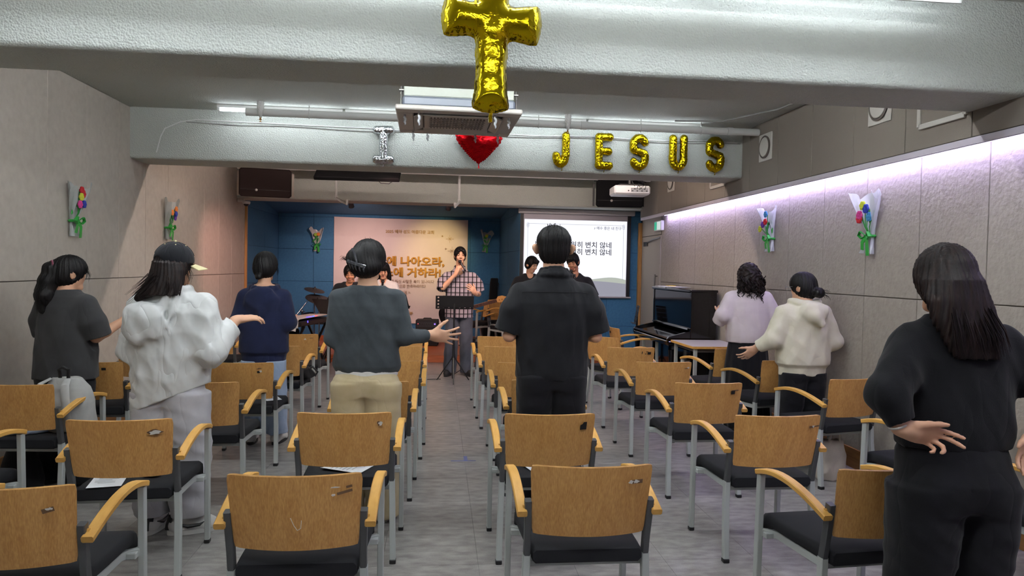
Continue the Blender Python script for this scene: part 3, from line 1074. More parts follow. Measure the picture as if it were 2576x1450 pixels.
chair(2.30, 9.10, -88, 'wooden armchair turned towards the piano with a black slot in its back', [(K, .55, .80, 'strip', .05, .030, 0)])
chair(3.00, 2.70, 12, 'wooden armchair at the right picture edge beyond the person in black sweater')
chair(3.00, 3.66, 12, 'wooden armchair whose left armrest shows beside the left elbow of the black sweater')
chair(3.02, 4.82, 14, 'wooden armchair behind the cream hoodie with a tote bag under it')
chair(3.00, 5.84, 13, 'wooden armchair partly hidden by the cream hoodie')
chair(2.93, 6.72, 15, 'wooden armchair partly hidden by the black skirt beside the table')
# chairs at the front for the band
def stage_chair(x, y, z, rz, label):
    t = dup(CHAIR0, (x, y, z), R(rz), label, 'wooden backed armchairs set in rows')
    CHAIRS.append((t, ()))
stage_chair(1.02, 12.12, 0.118, 212, 'lower one of two stacked wooden armchairs facing the room beside the singer')
stage_chair(1.035, 12.145, 0.205, 212, 'upper one of two stacked wooden armchairs facing the room beside the singer')
stage_chair(0.98, 12.92, 0.118, 120, 'wooden armchair on the stage behind the bass guitar')
for t, marks in CHAIRS:
    for kind, u, v, sh, w, h, a in marks:
        m = {W: M_STK, K: M_STKB, G: M_STKG}[kind]
        lift = {W: 0.0016, K: 0.001, G: 0.0007}[kind]
        if sh == 'strip':
            decal(t, 'tape' if kind == G else 'sticker', m, u, v, rect(w, h, R(a)), lift)
        elif sh == 'torn':
            decal(t, 'sticker', m, u, v, torn(w, h, a), lift)
        elif sh == 'tri':
            s = -1 if a else 1
            decal(t, 'sticker', m, u, v, [(-w / 2, -s * h / 2), (w / 2, -s * h / 2), (0, s * h / 2)], lift)
        elif sh == 'notch':
            decal(t, 'sticker', m, u, v, [(-w / 2, -h / 2), (w / 2, -h / 2), (w / 2, h / 2), (0, h / 2), (-w * .15, h * .25), (-w / 2, 0.1 * h)], lift)
        elif sh == 'scr':
            pts = [(-.022, .04), (-.010, .01), (.002, -.008), (.014, .0), (.017, .03)]
            B().tube([back_point(u + x / (2 * HB_T), v + y / (ZT - ZBK)) + np.array((0, -0.0125, 0)) for x, y in pts], 0.0013, 5).build('scratch', m, t)
# ================================================================ people
def skin_mat(name, col, col2):
    m = mat(name, col, 0.55, spec=0.35, bump=(180, 0.12, 0.002), var=(col2, 9, 0.35, 0.75))
    b = m.node_tree.nodes['Principled BSDF']
    return m
SKIN = skin_mat('skin', '#d8ab8c', '#cf9c7f')
SKIN2 = skin_mat('skin_tanned', '#c58f6e', '#b98263')
def hair_mat(name, c1, c2):
    m = mat(name, c1, 0.5, spec=0.22, bump=(160, 0.5, 0.004, (1, 1, 0.10)), var=(c2, 60, 0.45, 0.8, (1, 1, 0.08)))
    return m
HAIR = hair_mat('hair_black', '#0d0c0d', '#1d1a1a')
HAIRB = hair_mat('hair_brown', '#171010', '#2c1e19')
def cloth(name, c1, c2=None, rough=0.9, weave=420, st=0.25, wrinkle=0.13, wscale=6.0):
    """woven cloth: fine weave plus crisp crease lines as relief"""
    new = name not in MATS
    m = mat(name, c1, rough, spec=0.25, bump=(weave, st, 0.002), var=(c2 or c1, 12, 0.35, 0.7), Sheen_Weight=0.08)
    if new and wrinkle > 0:
        nt = m.node_tree
        b = nt.nodes['Principled BSDF']
        fine = b.inputs['Normal'].links[0].from_node
        tc = nt.nodes.new('ShaderNodeTexCoord')
        mp = nt.nodes.new('ShaderNodeMapping')
        mp.inputs['Scale'].default_value = (1.5, 1.5, 0.55)
        mp.inputs['Rotation'].default_value = (0.15, 0.35, 0.2)
        nt.links.new(tc.outputs['Object'], mp.inputs[0])
        n = nt.nodes.new('ShaderNodeTexNoise')
        n.inputs['Scale'].default_value = wscale
        n.inputs['Detail'].default_value = 1.2
        n.inputs['Distortion'].default_value = 0.45
        nt.links.new(mp.outputs[0], n.inputs['Vector'])
        d = nt.nodes.new('ShaderNodeMath')
        d.operation = 'SUBTRACT'
        d.inputs[1].default_value = 0.5
        ab = nt.nodes.new('ShaderNodeMath')
        ab.operation = 'ABSOLUTE'
        pw = nt.nodes.new('ShaderNodeMath')
        pw.operation = 'POWER'
        pw.inputs[1].default_value = 0.6
        nt.links.new(n.outputs[0], d.inputs[0])
        nt.links.new(d.outputs[0], ab.inputs[0])
        nt.links.new(ab.outputs[0], pw.inputs[0])
        bp = nt.nodes.new('ShaderNodeBump')
        bp.inputs['Strength'].default_value = wrinkle
        bp.inputs['Distance'].default_value = 0.05
        nt.links.new(pw.outputs[0], bp.inputs['Height'])
        nt.links.new(bp.outputs[0], fine.inputs['Normal'])
    return m

def folds(amp, seed, kx=10, kz=6, n=4, wgt=None, warp=0.6):
    r = random.Random(seed)
    T = [(r.uniform(-kx, kx), r.uniform(-kx, kx), r.uniform(-kz, kz), r.uniform(0, 6.3), r.uniform(5, 11), r.uniform(5, 11), r.uniform(0, 6.3)) for _ in range(n)]
    def fn(x, y, z):
        a = 0.0
        for p in T:
            ph = p[0] * x + p[1] * y + p[2] * z + p[3] + warp * np.sin(p[4] * z + p[6] + p[5] * x)
            a = a + (np.abs(np.sin(ph)) - 0.64)
        a = a * (amp / math.sqrt(n))
        return a * wgt(x, y, z) if wgt else a
    return fn

def hand(F, Wp, D, N, right, s=1.0, curl=(20, 30, 20), spread=6, thumb=(0.6, 0.75, 0.3), k=0.006, per=None):
    D = unit(D)
    N = unit(np.asarray(N, float) - D * (np.asarray(N, float) @ D))
    T = np.cross(D, N) * (1 if right else -1)
    Wp = np.asarray(Wp, float)
    rot = np.stack([T, N, D], 1)
    F.ell(Wp + D * 0.052 * s, (0.041 * s, 0.0155 * s, 0.056 * s), 0.012, rot, e=2.5)
    F.cap(Wp - D * 0.02 * s, Wp + D * 0.03 * s, 0.024 * s, 0.026 * s, 0.015)
    base = [(0.092, 0.029), (0.097, 0.0095), (0.093, -0.0105), (0.083, -0.028)]
    ln = [0.97, 1.06, 1.0, 0.80]
    N0 = rot[:, 1]
    for i in range(4):
        p = Wp + D * base[i][0] * s + T * base[i][1] * s
        sp = R(spread * (1.5 - i))
        d = unit(D * math.cos(sp) + T * math.sin(sp))
        n = N0.copy()
        cu = (per or {}).get(i, curl)
        rr = (0.0088 if i < 3 else 0.0076) * s
        for j, L in enumerate((0.043, 0.026, 0.020)):
            a = R(cu[j])
            d, n = unit(d * math.cos(a) + n * math.sin(a)), unit(n * math.cos(a) - d * math.sin(a))
            q = p + d * L * ln[i] * s
            F.cap(p, q, rr, rr * 0.93, 0.003 if j else 0.006)
            p, rr = q, rr * 0.93
    N = rot[:, 1]
    p = Wp + D * 0.026 * s + T * 0.028 * s + N * 0.004 * s
    d = unit(T * thumb[0] + D * thumb[1] + N * thumb[2])
    for L, ra, rb in ((0.040, 0.0135, 0.0105), (0.032, 0.0105, 0.0095), (0.024, 0.0095, 0.0075)):
        q = p + d * L * s
        F.cap(p, q, ra * s, rb * s, 0.008)
        p = q
        d = unit(d + D * 0.18 + N * 0.06)

class Person:
    def __init__(s, label, x, y, rz, H, sw=0.165, head=(0, 0, 0), skin=None, h=0.0055, hs=1.0, ear=1.0, lean=0.0, z0=0.0, headoff=(0, 0, 0), cat='person', f=1.0):
        s.t = thing('person', label, cat, (x, y, z0), R(rz), 'people in the hall')
        s.H, s.sw, s.h, s.hs = H, sw, h, hs
        s.t.location = (x * f, y * f, z0)
        s.t.scale = (f, f, (1.55 + (H - 1.55) * f) / H)
        s.skin = skin or SKIN
        s.ear = ear
        s.zs = 0.772 * H
        s.P0 = np.array([0, 0.012 + lean, H - 0.228 * hs]) + np.array(headoff)
        s.Rh = rotz(R(head[0])) @ rotx(R(-head[1])) @ roty(R(head[2]))
        s.lean = lean
    def hp(s, p):
        return s.P0 + s.Rh @ (np.asarray(p, float) * s.hs)
    def body(s, arms, torso=None, female=True, low=0.80, face=False, neckr=0.052, hands=None):
        H, hs = s.H, s.hs
        F = Fld((-0.62, -0.32, low), (0.62, 0.62, H + 0.02), s.h)
        tz = torso or [(0.50 * H, 0.130, 0.095), (0.60 * H, 0.115, 0.085), (0.72 * H, 0.135, 0.095), (0.79 * H, 0.135, 0.075), (0.83 * H, 0.075, 0.055)]
        F.chain([(max(z, low + .03), a, b, 0, s.lean * (z / H) ** 2) for z, a, b in tz], 0.03)
        hp, Rh = s.hp, s.Rh
        # neck and head
        F.cap((0, s.lean - 0.012, 0.835 * H), hp((0, -0.014, 0.045)), neckr * 1.08, neckr * 0.98, 0.03)
        F.ell((0, s.lean - 0.01, 0.812 * H), (0.105, 0.055, 0.035), 0.04)
        F.ell(hp((0, -0.008, 0.130)), np.array((0.073, 0.090, 0.088)) * hs, 0.02, Rh)
        F.ell(hp((0, 0.022, 0.080)), np.array((0.059, 0.062, 0.076)) * hs, 0.02, Rh)
        F.cap(hp((-0.016, 0.062, 0.016)), hp((0.016, 0.062, 0.016)), 0.019 * hs, None, 0.025)
        for sx in (-1, 1):
            F.ell(hp((sx * (0.074 + .022 * (s.ear - 1)), -0.008, 0.098)), np.array((0.009, 0.020 * s.ear, 0.031)) * hs, 0.008, Rh @ rotz(R(sx * 26)))
            F.ell(hp((sx * (0.079 + .030 * (s.ear - 1)), -0.016, 0.108)), np.array((0.008, 0.016 * s.ear, 0.021)) * hs, 0.006, Rh @ rotz(R(sx * 28)))
            if face:
                F.ell(hp((sx * 0.036, 0.066, 0.078)), np.array((0.022, 0.018, 0.022)) * hs, 0.02, Rh)
                F.ell(hp((sx * 0.031, 0.093, 0.118)), np.array((0.017, 0.012, 0.009)) * hs, 0.008, Rh, op='sub')
                F.ell(hp((sx * 0.031, 0.076, 0.117)), np.array((0.014, 0.012, 0.011)) * hs, 0.004, Rh)
        if face:
            F.cap(hp((0, 0.085, 0.122)), hp((0, 0.101, 0.086)), 0.0065 * hs, 0.011 * hs, 0.012)
            for sx in (-1, 1):
                F.ell(hp((sx * 0.012, 0.092, 0.082)), np.array((0.008, 0.009, 0.007)) * hs, 0.006, Rh)
            F.cap(hp((-0.018, 0.080, 0.052)), hp((0.018, 0.080, 0.052)), 0.0075 * hs, None, 0.008)
            F.cap(hp((-0.013, 0.079, 0.041)), hp((0.013, 0.079, 0.041)), 0.0075 * hs, None, 0.008)
        # arms and hands
        for side in ('L', 'R'):
            if side not in arms:
                continue
            a = arms[side]
            sx = 1 if side == 'R' else -1
            sh = np.array(a.get('sh', (sx * s.sw, s.lean * .8, s.zs)), float)
            el, wr = np.array(a['el'], float), np.array(a['wr'], float)
            F.cap(sh, el, 0.038, 0.035, 0.03)
            m = el + (wr - el) * 0.3
            F.path([el, m, wr], [0.036, 0.037, 0.0245], 0.012)
            if 'D' in a:
                hand(F, wr, a['D'], a['N'], side == 'R', a.get('s', 0.95), a.get('curl', (20, 30, 20)), a.get('spread', 6), a.get('thumb', (0.6, 0.75, 0.3)), per=a.get('per'))
        s.arms = arms
        return F.build('body', s.skin, s.t, 1)
    def top(s, secs, m, sleeves, h=None, fold=(0.006, 1), e=2.3, neck=None, extra=None, name='top', k=0.04, cuff=None, smooth=1, low=None, wgt=None, kx=38, kz=22, hem=None):
        H = s.H
        z0 = min(q[0] for q in secs) - 0.06 if low is None else low
        F = Fld((-0.62, -0.36, z0), (0.62, 0.55, H - 0.12), h or s.h * 1.15)
        secs = [(q[0],) + ((q[1] * (0.93 if 0.77 * H < q[0] < 0.83 * H else 1.0),) + tuple(q[2:])) for q in secs]
        F.chain(secs, 0.0, e)
        sleeves = [([np.array(sl[0][0], float) - (0, 0, 0.022)] + list(sl[0][1:]), [sl[1][0] * 0.94] + list(sl[1][1:])) + tuple(sl[2:]) for sl in sleeves]
        for sl in sleeves:
            P, r = sl[0], sl[1]
            for i in range(len(P) - 1):
                last = i == len(P) - 2
                F.cap(P[i], P[i + 1], r[i], r[i + 1], k if i == 0 else 0.02, flat=last)
        if extra:
            extra(F)
        if fold:
            F.disp(folds(fold[0], fold[1], kx, kz, fold[2] if len(fold) > 2 else 4, wgt))
        for sl in sleeves:     # open cuffs
            P, r = [np.asarray(p, float) for p in sl[0]], sl[1]
            d = unit(P[-1] - P[-2])
            dep = sl[2] * .6 if len(sl) > 2 else 0.03
            F.cap(P[-1] - d * dep, P[-1] + d * 0.05, max(r[-1] - 0.013, 0.01), None, 0.0, 'sub')
        if hem:
            F.plane(*hem)
        if neck:               # neck opening: centre, radius
            F.cap(neck[0], neck[1], neck[2], neck[3], 0.004, 'sub')
        return F.build(name, m, s.t, smooth)
    def legs(s, m, hip, knee, hem, xk=0.09, name='trousers', fold=(0.006, 5), zt=None, hipr=(0.165, 0.115), cy=0.0, h=None, e=2.2, lastz=0.04, feet=None, seat=0.02):
        """hip, knee, hem: (rx, ry) of one leg; hem height lastz"""
        H = s.H
        zt = zt or 0.60 * H
        F = Fld((-0.36, -0.30, lastz - 0.02), (0.36, 0.34, zt + 0.03), h or s.h * 1.3)
        fx = feet or ((-xk, cy), (xk, cy))
        for i, sx in enumerate((-1, 1)):
            F.chain([(0.49 * H, hip[0], hip[1], sx * hipr[0] * 0.5, cy - 0.005), (0.40 * H, hip[0] * .97, hip[1], sx * (hipr[0] * .5 + .004), cy - 0.008), (0.27 * H, knee[0], knee[1], (sx * hipr[0] * .5 + fx[i][0]) / 2, (cy + fx[i][1]) / 2 + .01),
                     (0.12 * H, (knee[0] + hem[0]) / 2, (knee[1] + hem[1]) / 2, fx[i][0] * .8 + sx * hipr[0] * .1, fx[i][1] - .005), (lastz, hem[0], hem[1], fx[i][0], fx[i][1])], 0.0, e)
        F.chain([(0.455 * H, hipr[0] * .97, hipr[1], 0, cy - .004), (0.51 * H, hipr[0], hipr[1] + seat * .4, 0, cy - seat * .4), (0.56 * H, hipr[0] * .97, hipr[1], 0, cy), (zt, hipr[0] * .88, hipr[1] * .88, 0, cy)], 0.035, e)
        for sx in (-1, 1):
            F.ell((sx * hipr[0] * .45, cy - hipr[1] * .40, 0.485 * H), (hipr[0] * .52, hipr[1] * .62, 0.085), 0.05)
        if fold:
            F.disp(folds(fold[0], fold[1], 30, 40, 4, lambda x, y, z: 0.35 + 0.65 * np.exp(-((z - 0.25 * H) / 0.22) ** 2) + 0.6 * np.exp(-((z - lastz - .08) / 0.1) ** 2)))
        F.plane((0, 0, zt), (0, 0, 1))
        return F.build(name, m, s.t, 1)
    def shoe(s, x, y, rz, m, sole=None, L=0.26, w=0.048, mark=None):
        c, q = math.cos(R(rz)), math.sin(R(rz))
        def tr(px, py, pz):
            return (x + px * c - py * q, y + px * q + py * c, pz)
        F = Fld((x - 0.2, y - 0.2, -0.005), (x + 0.2, y + 0.25, 0.16), 0.006)
        F.cap(tr(0, -0.055, 0.052), tr(0, 0.10, 0.040), w * 0.86, w * 0.92, 0)
        F.cap(tr(0, 0.10, 0.040), tr(0, 0.150, 0.030), w * 0.92, w * 0.66, 0.03)
        F.cap(tr(0, -0.05, 0.05), tr(0, -0.035, 0.105), w * 0.84, w * 0.76, 0.02)
        F.plane((0, 0, 0.018), (0, 0, -1))
        o = F.build('shoe', m, s.t, 1)
        pts = []
        for k in range(24):
            a = 2 * math.pi * k / 24
            px = w * (0.98 + 0.06 * math.sin(a)) * math.cos(a)
            py = 0.045 + 0.148 * math.sin(a)
            pts.append(px_py(tr, px, py))
        B().loft([np.array([(p[0], p[1], 0.001) for p in pts]), np.array([(p[0], p[1], 0.026) for p in pts])]).build('sole', sole or m, o)
        if mark:
            for sx in (-1, 1):
                P = [tr(sx * (w * 0.93), -0.02, 0.078), tr(sx * (w * 1.0), 0.035, 0.052), tr(sx * (w * 0.99), 0.07, 0.048), tr(sx * (w * 0.985), 0.03, 0.038), tr(sx * (w * 0.96), -0.06, 0.058)]
                P = [tr(sx * (w * 0.90), -0.062, 0.072), tr(sx * w * .98, 0.0, 0.050), tr(sx * w * .97, 0.06, 0.052), tr(sx * w * .92, 0.085, 0.066)]
                B().tube(P, [0.003, 0.011, 0.009, 0.002], 6, flat=1.0).build('side_mark', mark, o)
            B().bar([tr(0, -0.102, 0.030), tr(0, -0.099, 0.06), tr(0, -0.088, 0.096)], 0.022, 0.008, (0, -1, 0.1)).bar([tr(-.03, -0.083, 0.092), tr(0, -0.093, 0.096), tr(.03, -.083, .092)], 0.03, 0.008, (0, -1, 0)).build('heel_tab', mark, o)
        return o
    def hair(s, build, m=HAIR, h=None, groove=0.0018, freq=46, smooth=0, ext=0.3, below=0.35, locks=()):
        F = Fld(s.P0 + np.array((-ext, -ext, -below)), s.P0 + np.array((ext, ext, 0.30)), h or s.h * 0.85)
        build(F)
        if groove:
            c = s.hp((0, 0, 0.13))
            f = freq
            def g(x, y, z):
                th = np.arctan2(x - c[0], -(y - c[1]) + 0.0)
                return groove * (np.sin(th * f + 5 * np.sin(z * 16)) + 0.7 * np.sin(th * f * 0.43 + 2 + z * 25))
            F.disp(g)
        V, Fc = F.net(smooth)
        q = B()
        for L in locks:
            strands(q, *L)
        if q.n:
            V2 = np.concatenate(q.v)
            Fq = np.array([f if len(f) == 4 else (f[0], f[1], f[2], f[2]) for f in q.f if len(f) == 4])
            V = np.concatenate([V, V2])
            Fc = np.concatenate([Fc, Fq + (len(V) - len(V2))])
        return link('hair', np_mesh('hair', V, Fc, m), s.t)
    def skull(s, F, g=0.012, face=0.055, nape=0.02, k=0.0):
        """hair cap: slightly larger than the skull, open over the face"""
        hs = s.hs
        F.ell(s.hp((0, -0.010, 0.132)), np.array((0.075 + g, 0.091 + g, 0.090 + g)) * hs, k, s.Rh)
        F.ell(s.hp((0, -0.035, 0.085)), np.array((0.068 + g, 0.062 + g, 0.085)) * hs, 0.02, s.Rh)
        F.ell(s.hp((0, 0.085 + face * .2, 0.060)), np.array((0.066, 0.075, 0.090)) * hs, 0.012, s.Rh, 'sub')
    def face(s, open_mouth=False, eyes_down=True, brow=0.0):
        dark = mat('eye_dark', '#1a1210', 0.3)
        lip = mat('lip', '#b5645c', 0.5)
        hs = s.hs
        for sx in (-1, 1):
            B().sph(s.hp((sx * 0.031, 0.0868, 0.114)), np.array((0.0125, 0.0035, 0.0022 if eyes_down else 0.0042)) * hs, 10, s.Rh @ roty(R(sx * 3))).build('eye', dark, s.t)
            B().tube([s.hp((sx * (0.014 + 0.03 * u), 0.0905 - 0.010 * u * u, 0.131 + 0.006 * math.sin(u * 2.4) + brow * (u - .5))) for u in np.linspace(0, 1, 6)], [0.0022, 0.0036, 0.0036, 0.0032, 0.0026, 0.001], 6).build('eyebrow', HAIR, s.t)
        B().tube([s.hp((x, 0.0878 - 9 * x * x, 0.0515 + 0.001 * math.cos(x * 200))) for x in np.linspace(-0.021, 0.021, 9)], [0.001, .003, .004, .0042, .004, .0042, .004, .003, .001], 6).build('lip', lip, s.t)
        B().tube([s.hp((x, 0.0868 - 9 * x * x, 0.0425)) for x in np.linspace(-0.018, 0.018, 9)], [0.001, .003, .0042, .0048, .005, .0048, .0042, .003, .001], 6).build('lip', lip, s.t)
        if open_mouth:
            B().sph(s.hp((0, 0.0850, 0.047)), np.array((0.013, 0.004, 0.0045)) * hs, 10, s.Rh).build('mouth', dark, s.t)

def px_py(tr, px, py):
    return tr(px, py, 0)

def strands(q, guide, n, rad, jit, seed, taper=0.25, seg=8, sec=4):
    """n thin tapering locks following a guide path"""
    r = random.Random(seed)
    G = np.array(guide, float)
    t = np.linspace(0, 1, len(G))
    tt = np.linspace(0, 1, seg)
    base = np.stack([np.interp(tt, t, G[:, i]) for i in range(3)], 1)
    for _ in range(n):
        o0 = np.array([r.uniform(-1, 1) for _ in range(3)]) * jit[0]
        o1 = o0 * (jit[1] / jit[0]) + np.array([r.uniform(-1, 1) for _ in range(3)]) * jit[1] * 0.3
        w = np.array([r.uniform(-1, 1) for _ in range(3)]) * jit[1] * 0.12
        end = r.uniform(0.72, 1.0)
        P = base + o0 * (1 - tt)[:, None] + o1 * tt[:, None] + w * np.sin(tt * math.pi * 1.5)[:, None]
        m = max(3, int(seg * end))
        rr = rad * r.uniform(0.6, 1.2) * (1 - (1 - taper) * np.linspace(0, 1, m) ** 2)
        q.tube(P[:m], rr, sec, cap=False)
# ---------------------------------------------------------------- clothes
C_CARD = cloth('cardigan_slate', '#41474b', '#393f43', weave=300, st=0.35, wrinkle=0.12)
C_WHITE = cloth('white_cotton', '#dcdcd8')
C_BEIGE = cloth('beige_twill', '#c3b493', '#b8a985')
C_BLACK = cloth('black_shirting', '#121317', '#17181c', 0.8)
C_BLACK2 = cloth('black_knit', '#0f0f13', '#141418', 0.95, 260, 0.4)
C_BLACK3 = cloth('black_trouser', '#101013', '#15151a', 0.9)
C_NAVY = cloth('navy_fleece', '#1d2340', '#191e38', 0.95)
C_JEAN = cloth('light_denim', '#9fb0c8', '#8fa2bd', 0.85)
C_JACKET = cloth('white_nylon', '#d6d8d6', '#cfd1cf', 0.55, 500, 0.12, 0.34, 7.0)
C_SWEAT = cloth('grey_sweat', '#c3c2c6', '#b9b8bd', 0.95)
C_CHAR = cloth('charcoal_tee', '#3a3a3c', '#343436')
C_CREAM = cloth('cream_fleece', '#dad5c0', '#d3cdb6', 0.95)
C_PINKW = cloth('pale_pink_sweat', '#dcd0d2', '#d5c8cb', 0.9)
C_GREYJ = cloth('slate_denim', '#474b55', '#3f434c')
C_TEE = cloth('black_tee', '#18181b', '#1d1d20')
M_SHOEW = mat('shoe_white', '#d9d8d4', 0.5)
M_SHOEB = mat('shoe_black', '#1a1a1c', 0.5)
M_CLIP = mat('clear_clip', '#55575d', 0.1, 0.0, Alpha=0.6)

# ---- person in the slate cardigan
p = Person('person in slate grey cardigan and beige trousers, hair clipped up, right hand stretched out', -0.40, 4.10, 0, 1.69, 0.165, (-18, 4, 0), f=1.062)
p.body({'R': dict(el=(0.215, -0.03, 1.115), wr=(0.355, 0.10, 1.115), D=(0.93, 0.25, -0.10), N=(-0.25, 0.9, 0.15), curl=(8, 14, 10), spread=13, thumb=(0.75, 0.6, 0.1), s=1.04),
        'L': dict(el=(-0.188, -0.02, 1.10), wr=(-0.12, 0.24, 1.14), D=(0.3, 0.9, 0.2), N=(0.5, 0, 0.8))})
p.top([(0.905, 0.178, 0.118), (0.94, 0.190, 0.128), (1.05, 0.182, 0.122), (1.18, 0.180, 0.120), (1.30, 0.178, 0.115), (1.375, 0.160, 0.092, 0, -.005), (1.408, 0.112, 0.078, 0, -.008), (1.422, 0.098, 0.072, 0, -.006)], C_CARD,
      [([(0.160, -0.005, 1.365), (0.215, -0.03, 1.115), (0.335, 0.08, 1.115)], [0.062, 0.050, 0.040]), ([(-0.160, -0.005, 1.365), (-0.190, -0.02, 1.10), (-0.13, 0.20, 1.135)], [0.060, 0.050, 0.042])],
      fold=(0.0058, 11, 5), neck=((0, 0.03, 1.385), (0, -0.006, 1.52), 0.060, 0.090), name='cardigan')
F = Fld((-.3, -.25, 0.84), (.3, .25, 1.0), 0.007)
F.chain([(0.875, 0.176, 0.118), (0.93, 0.176, 0.117)], 0, 2.3).build('undershirt', C_WHITE, p.t)
p.legs(C_BEIGE, (0.108, 0.118), (0.100, 0.105), (0.098, 0.110), 0.10, zt=0.905, hipr=(0.176, 0.120), fold=(0.007, 21), lastz=0.03)
p.shoe(-0.11, 0.02, 4, M_SHOEW)
p.shoe(0.11, 0.02, -4, M_SHOEW)
def hb(F):
    p.skull(F, 0.020)
    F.ell(p.hp((-0.030, -0.118, 0.105)), np.array((0.052, 0.040, 0.068)), 0.02, p.Rh @ roty(R(-16)))
    F.ell(p.hp((0.01, -0.078, 0.060)), np.array((0.072, 0.052, 0.055)), 0.03, p.Rh)
    F.cap(p.hp((0.06, -0.05, 0.075)), p.hp((0.0, -0.10, 0.045)), 0.028, 0.026, 0.02)
hl = [([p.hp((-0.07, -0.12, 0.10)), p.hp((-0.105, -0.13, 0.115)), p.hp((-0.118, -0.13, 0.09))], 12, 0.0016, (0.01, 0.016), 3, .2, 7, 3),
      ([p.hp((0.0, -0.02, 0.222)), p.hp((0.0, -0.03, 0.238)), p.hp((0.02, -0.02, 0.242))], 6, 0.0008, (0.02, 0.02), 4, .2, 6, 3),
      ([p.hp((0.075, 0.02, 0.10)), p.hp((0.082, 0.03, 0.06)), p.hp((0.078, 0.03, 0.0))], 10, 0.0012, (0.008, 0.014), 5, .2, 8, 3)]
hh = p.hair(hb, HAIR, locks=hl)
q = B()
for k in range(5):
    u = k / 4 - 0.5
    q.tube([p.hp((-0.055 + 0.085 * (k / 4), -0.150 + 0.02 * abs(u), 0.100 - 0.03 * k / 4)), p.hp((-0.05 + 0.085 * (k / 4), -0.168 + 0.03 * abs(u), 0.075 - 0.03 * k / 4)), p.hp((-0.045 + 0.08 * (k / 4), -0.155 + 0.02 * abs(u), 0.050 - 0.02 * k / 4))], [0.004, 0.005, 0.002], 6)
q.tube([p.hp((-0.062, -0.152, 0.094)), p.hp((-0.01, -0.172, 0.078)), p.hp((0.045, -0.150, 0.062))], 0.007, 8, flat=1.4)
q.tube([p.hp((-0.035, -0.160, 0.168)), p.hp((-0.012, -0.168, 0.130)), p.hp((0.0, -0.166, 0.085))], [0.004, 0.006, 0.006], 6)
o = q.build('hair_clip', M_CLIP, p.t)
o['label'] = 'clear plastic claw clip'
B().tube([p.hp((0.078, 0.0, 0.115)), p.hp((0.082, 0.06, 0.118)), p.hp((0.072, 0.098, 0.116))], 0.002, 6).tube([p.hp((0.05 + 0.024 * math.cos(a), 0.102 - 0.006 * math.cos(a), 0.108 + 0.018 * math.sin(a))) for a in np.linspace(0, 2 * math.pi, 17)[:-1]], 0.0016, 5, True).build('glasses', mat('glasses_blue', '#3a4a6a', 0.3), p.t)

# ---- man in the black short-sleeved shirt
p = Person('person in black short-sleeved shirt and black trousers standing right of the aisle', 0.66, 4.05, 0, 1.79, 0.19, (-6, 2, 0), hs=1.04, f=1.068, ear=1.9)
p.body({'R': dict(el=(0.252, -0.02, 1.125), wr=(0.20, 0.22, 1.13), D=(-0.4, 0.85, 0.1), N=(-0.5, -0.1, 0.8)),
        'L': dict(el=(-0.252, -0.02, 1.125), wr=(-0.20, 0.22, 1.13), D=(0.4, 0.85, 0.1), N=(0.5, -0.1, 0.8))}, neckr=0.060)
def ex(F):
    for a in range(16):
        t0, t1 = 2 * math.pi * a / 16, 2 * math.pi * (a + 1) / 16
        c = lambda t: (0.076 * math.cos(t), 0.004 + 0.072 * math.sin(t), 1.525 - 0.022 * math.sin(t))
        F.cap(c(t0), c(t1), 0.011, None, 0.004)
        c = lambda t: (0.084 * math.cos(t), 0.002 + 0.080 * math.sin(t), 1.505 - 0.022 * math.sin(t))
        F.cap(c(t0), c(t1), 0.013, None, 0.006)
        c = lambda t: (0.092 * math.cos(t), -0.002 + 0.082 * math.sin(t), 1.486 - 0.020 * math.sin(t))
        F.cap(c(t0), c(t1), 0.018, None, 0.010)
p.top([(0.868, 0.206, 0.142), (0.90, 0.208, 0.145), (1.05, 0.208, 0.140), (1.20, 0.214, 0.142), (1.33, 0.216, 0.135), (1.41, 0.198, 0.108, 0, -.004), (1.465, 0.145, 0.085, 0, -.006), (1.505, 0.085, 0.075, 0, 0)], C_BLACK,
      [([(0.185, 0, 1.405), (0.226, -0.01, 1.28), (0.262, -0.005, 1.150)], [0.074, 0.078, 0.080], 0.05), ([(-0.185, 0, 1.405), (-0.226, -0.01, 1.28), (-0.262, -0.005, 1.150)], [0.074, 0.078, 0.080], 0.05)],
      fold=(0.0055, 31, 5), neck=((0, 0.04, 1.49), (0, 0.004, 1.62), 0.050, 0.072), extra=ex, name='shirt')
def yk(x):
    return -(0.113 * max(1e-3, 1 - abs(x / 0.236) ** 2.3) ** (1 / 2.3)) - 0.008
B().tube([(x, yk(x) - 0.004, 1.398 - 0.9 * max(0, abs(x) - .12) ** 2) for x in np.linspace(-0.19, 0.19, 25)], 0.0024, 5).build('yoke_seam', C_BLACK3, p.t)
p.legs(C_BLACK3, (0.112, 0.122), (0.095, 0.10), (0.085, 0.10), 0.11, zt=0.905, hipr=(0.180, 0.128), fold=(0.006, 41), lastz=0.03)
p.shoe(-0.12, 0.03, 6, M_SHOEB)
p.shoe(0.12, 0.03, -6, M_SHOEB)
def hb(F):
    p.skull(F, 0.017)
    F.ell(p.hp((0, -0.03, 0.155)), np.array((0.094, 0.088, 0.072)), 0.02, p.Rh)
    F.ell(p.hp((0, 0.0, 0.205)), np.array((0.06, 0.08, 0.032)), 0.02, p.Rh)
    F.chain([(p.P0[2] + .03, 0.052, 0.05, 0, p.P0[1] - .045), (p.P0[2] + .09, 0.070, 0.055, 0, p.P0[1] - .048)], 0.02)
    for sx in (-1, 1):
        F.ell(p.hp((sx * 0.092, 0.0, 0.085)), np.array((0.030, 0.046, 0.050)), 0.006, p.Rh, 'sub')
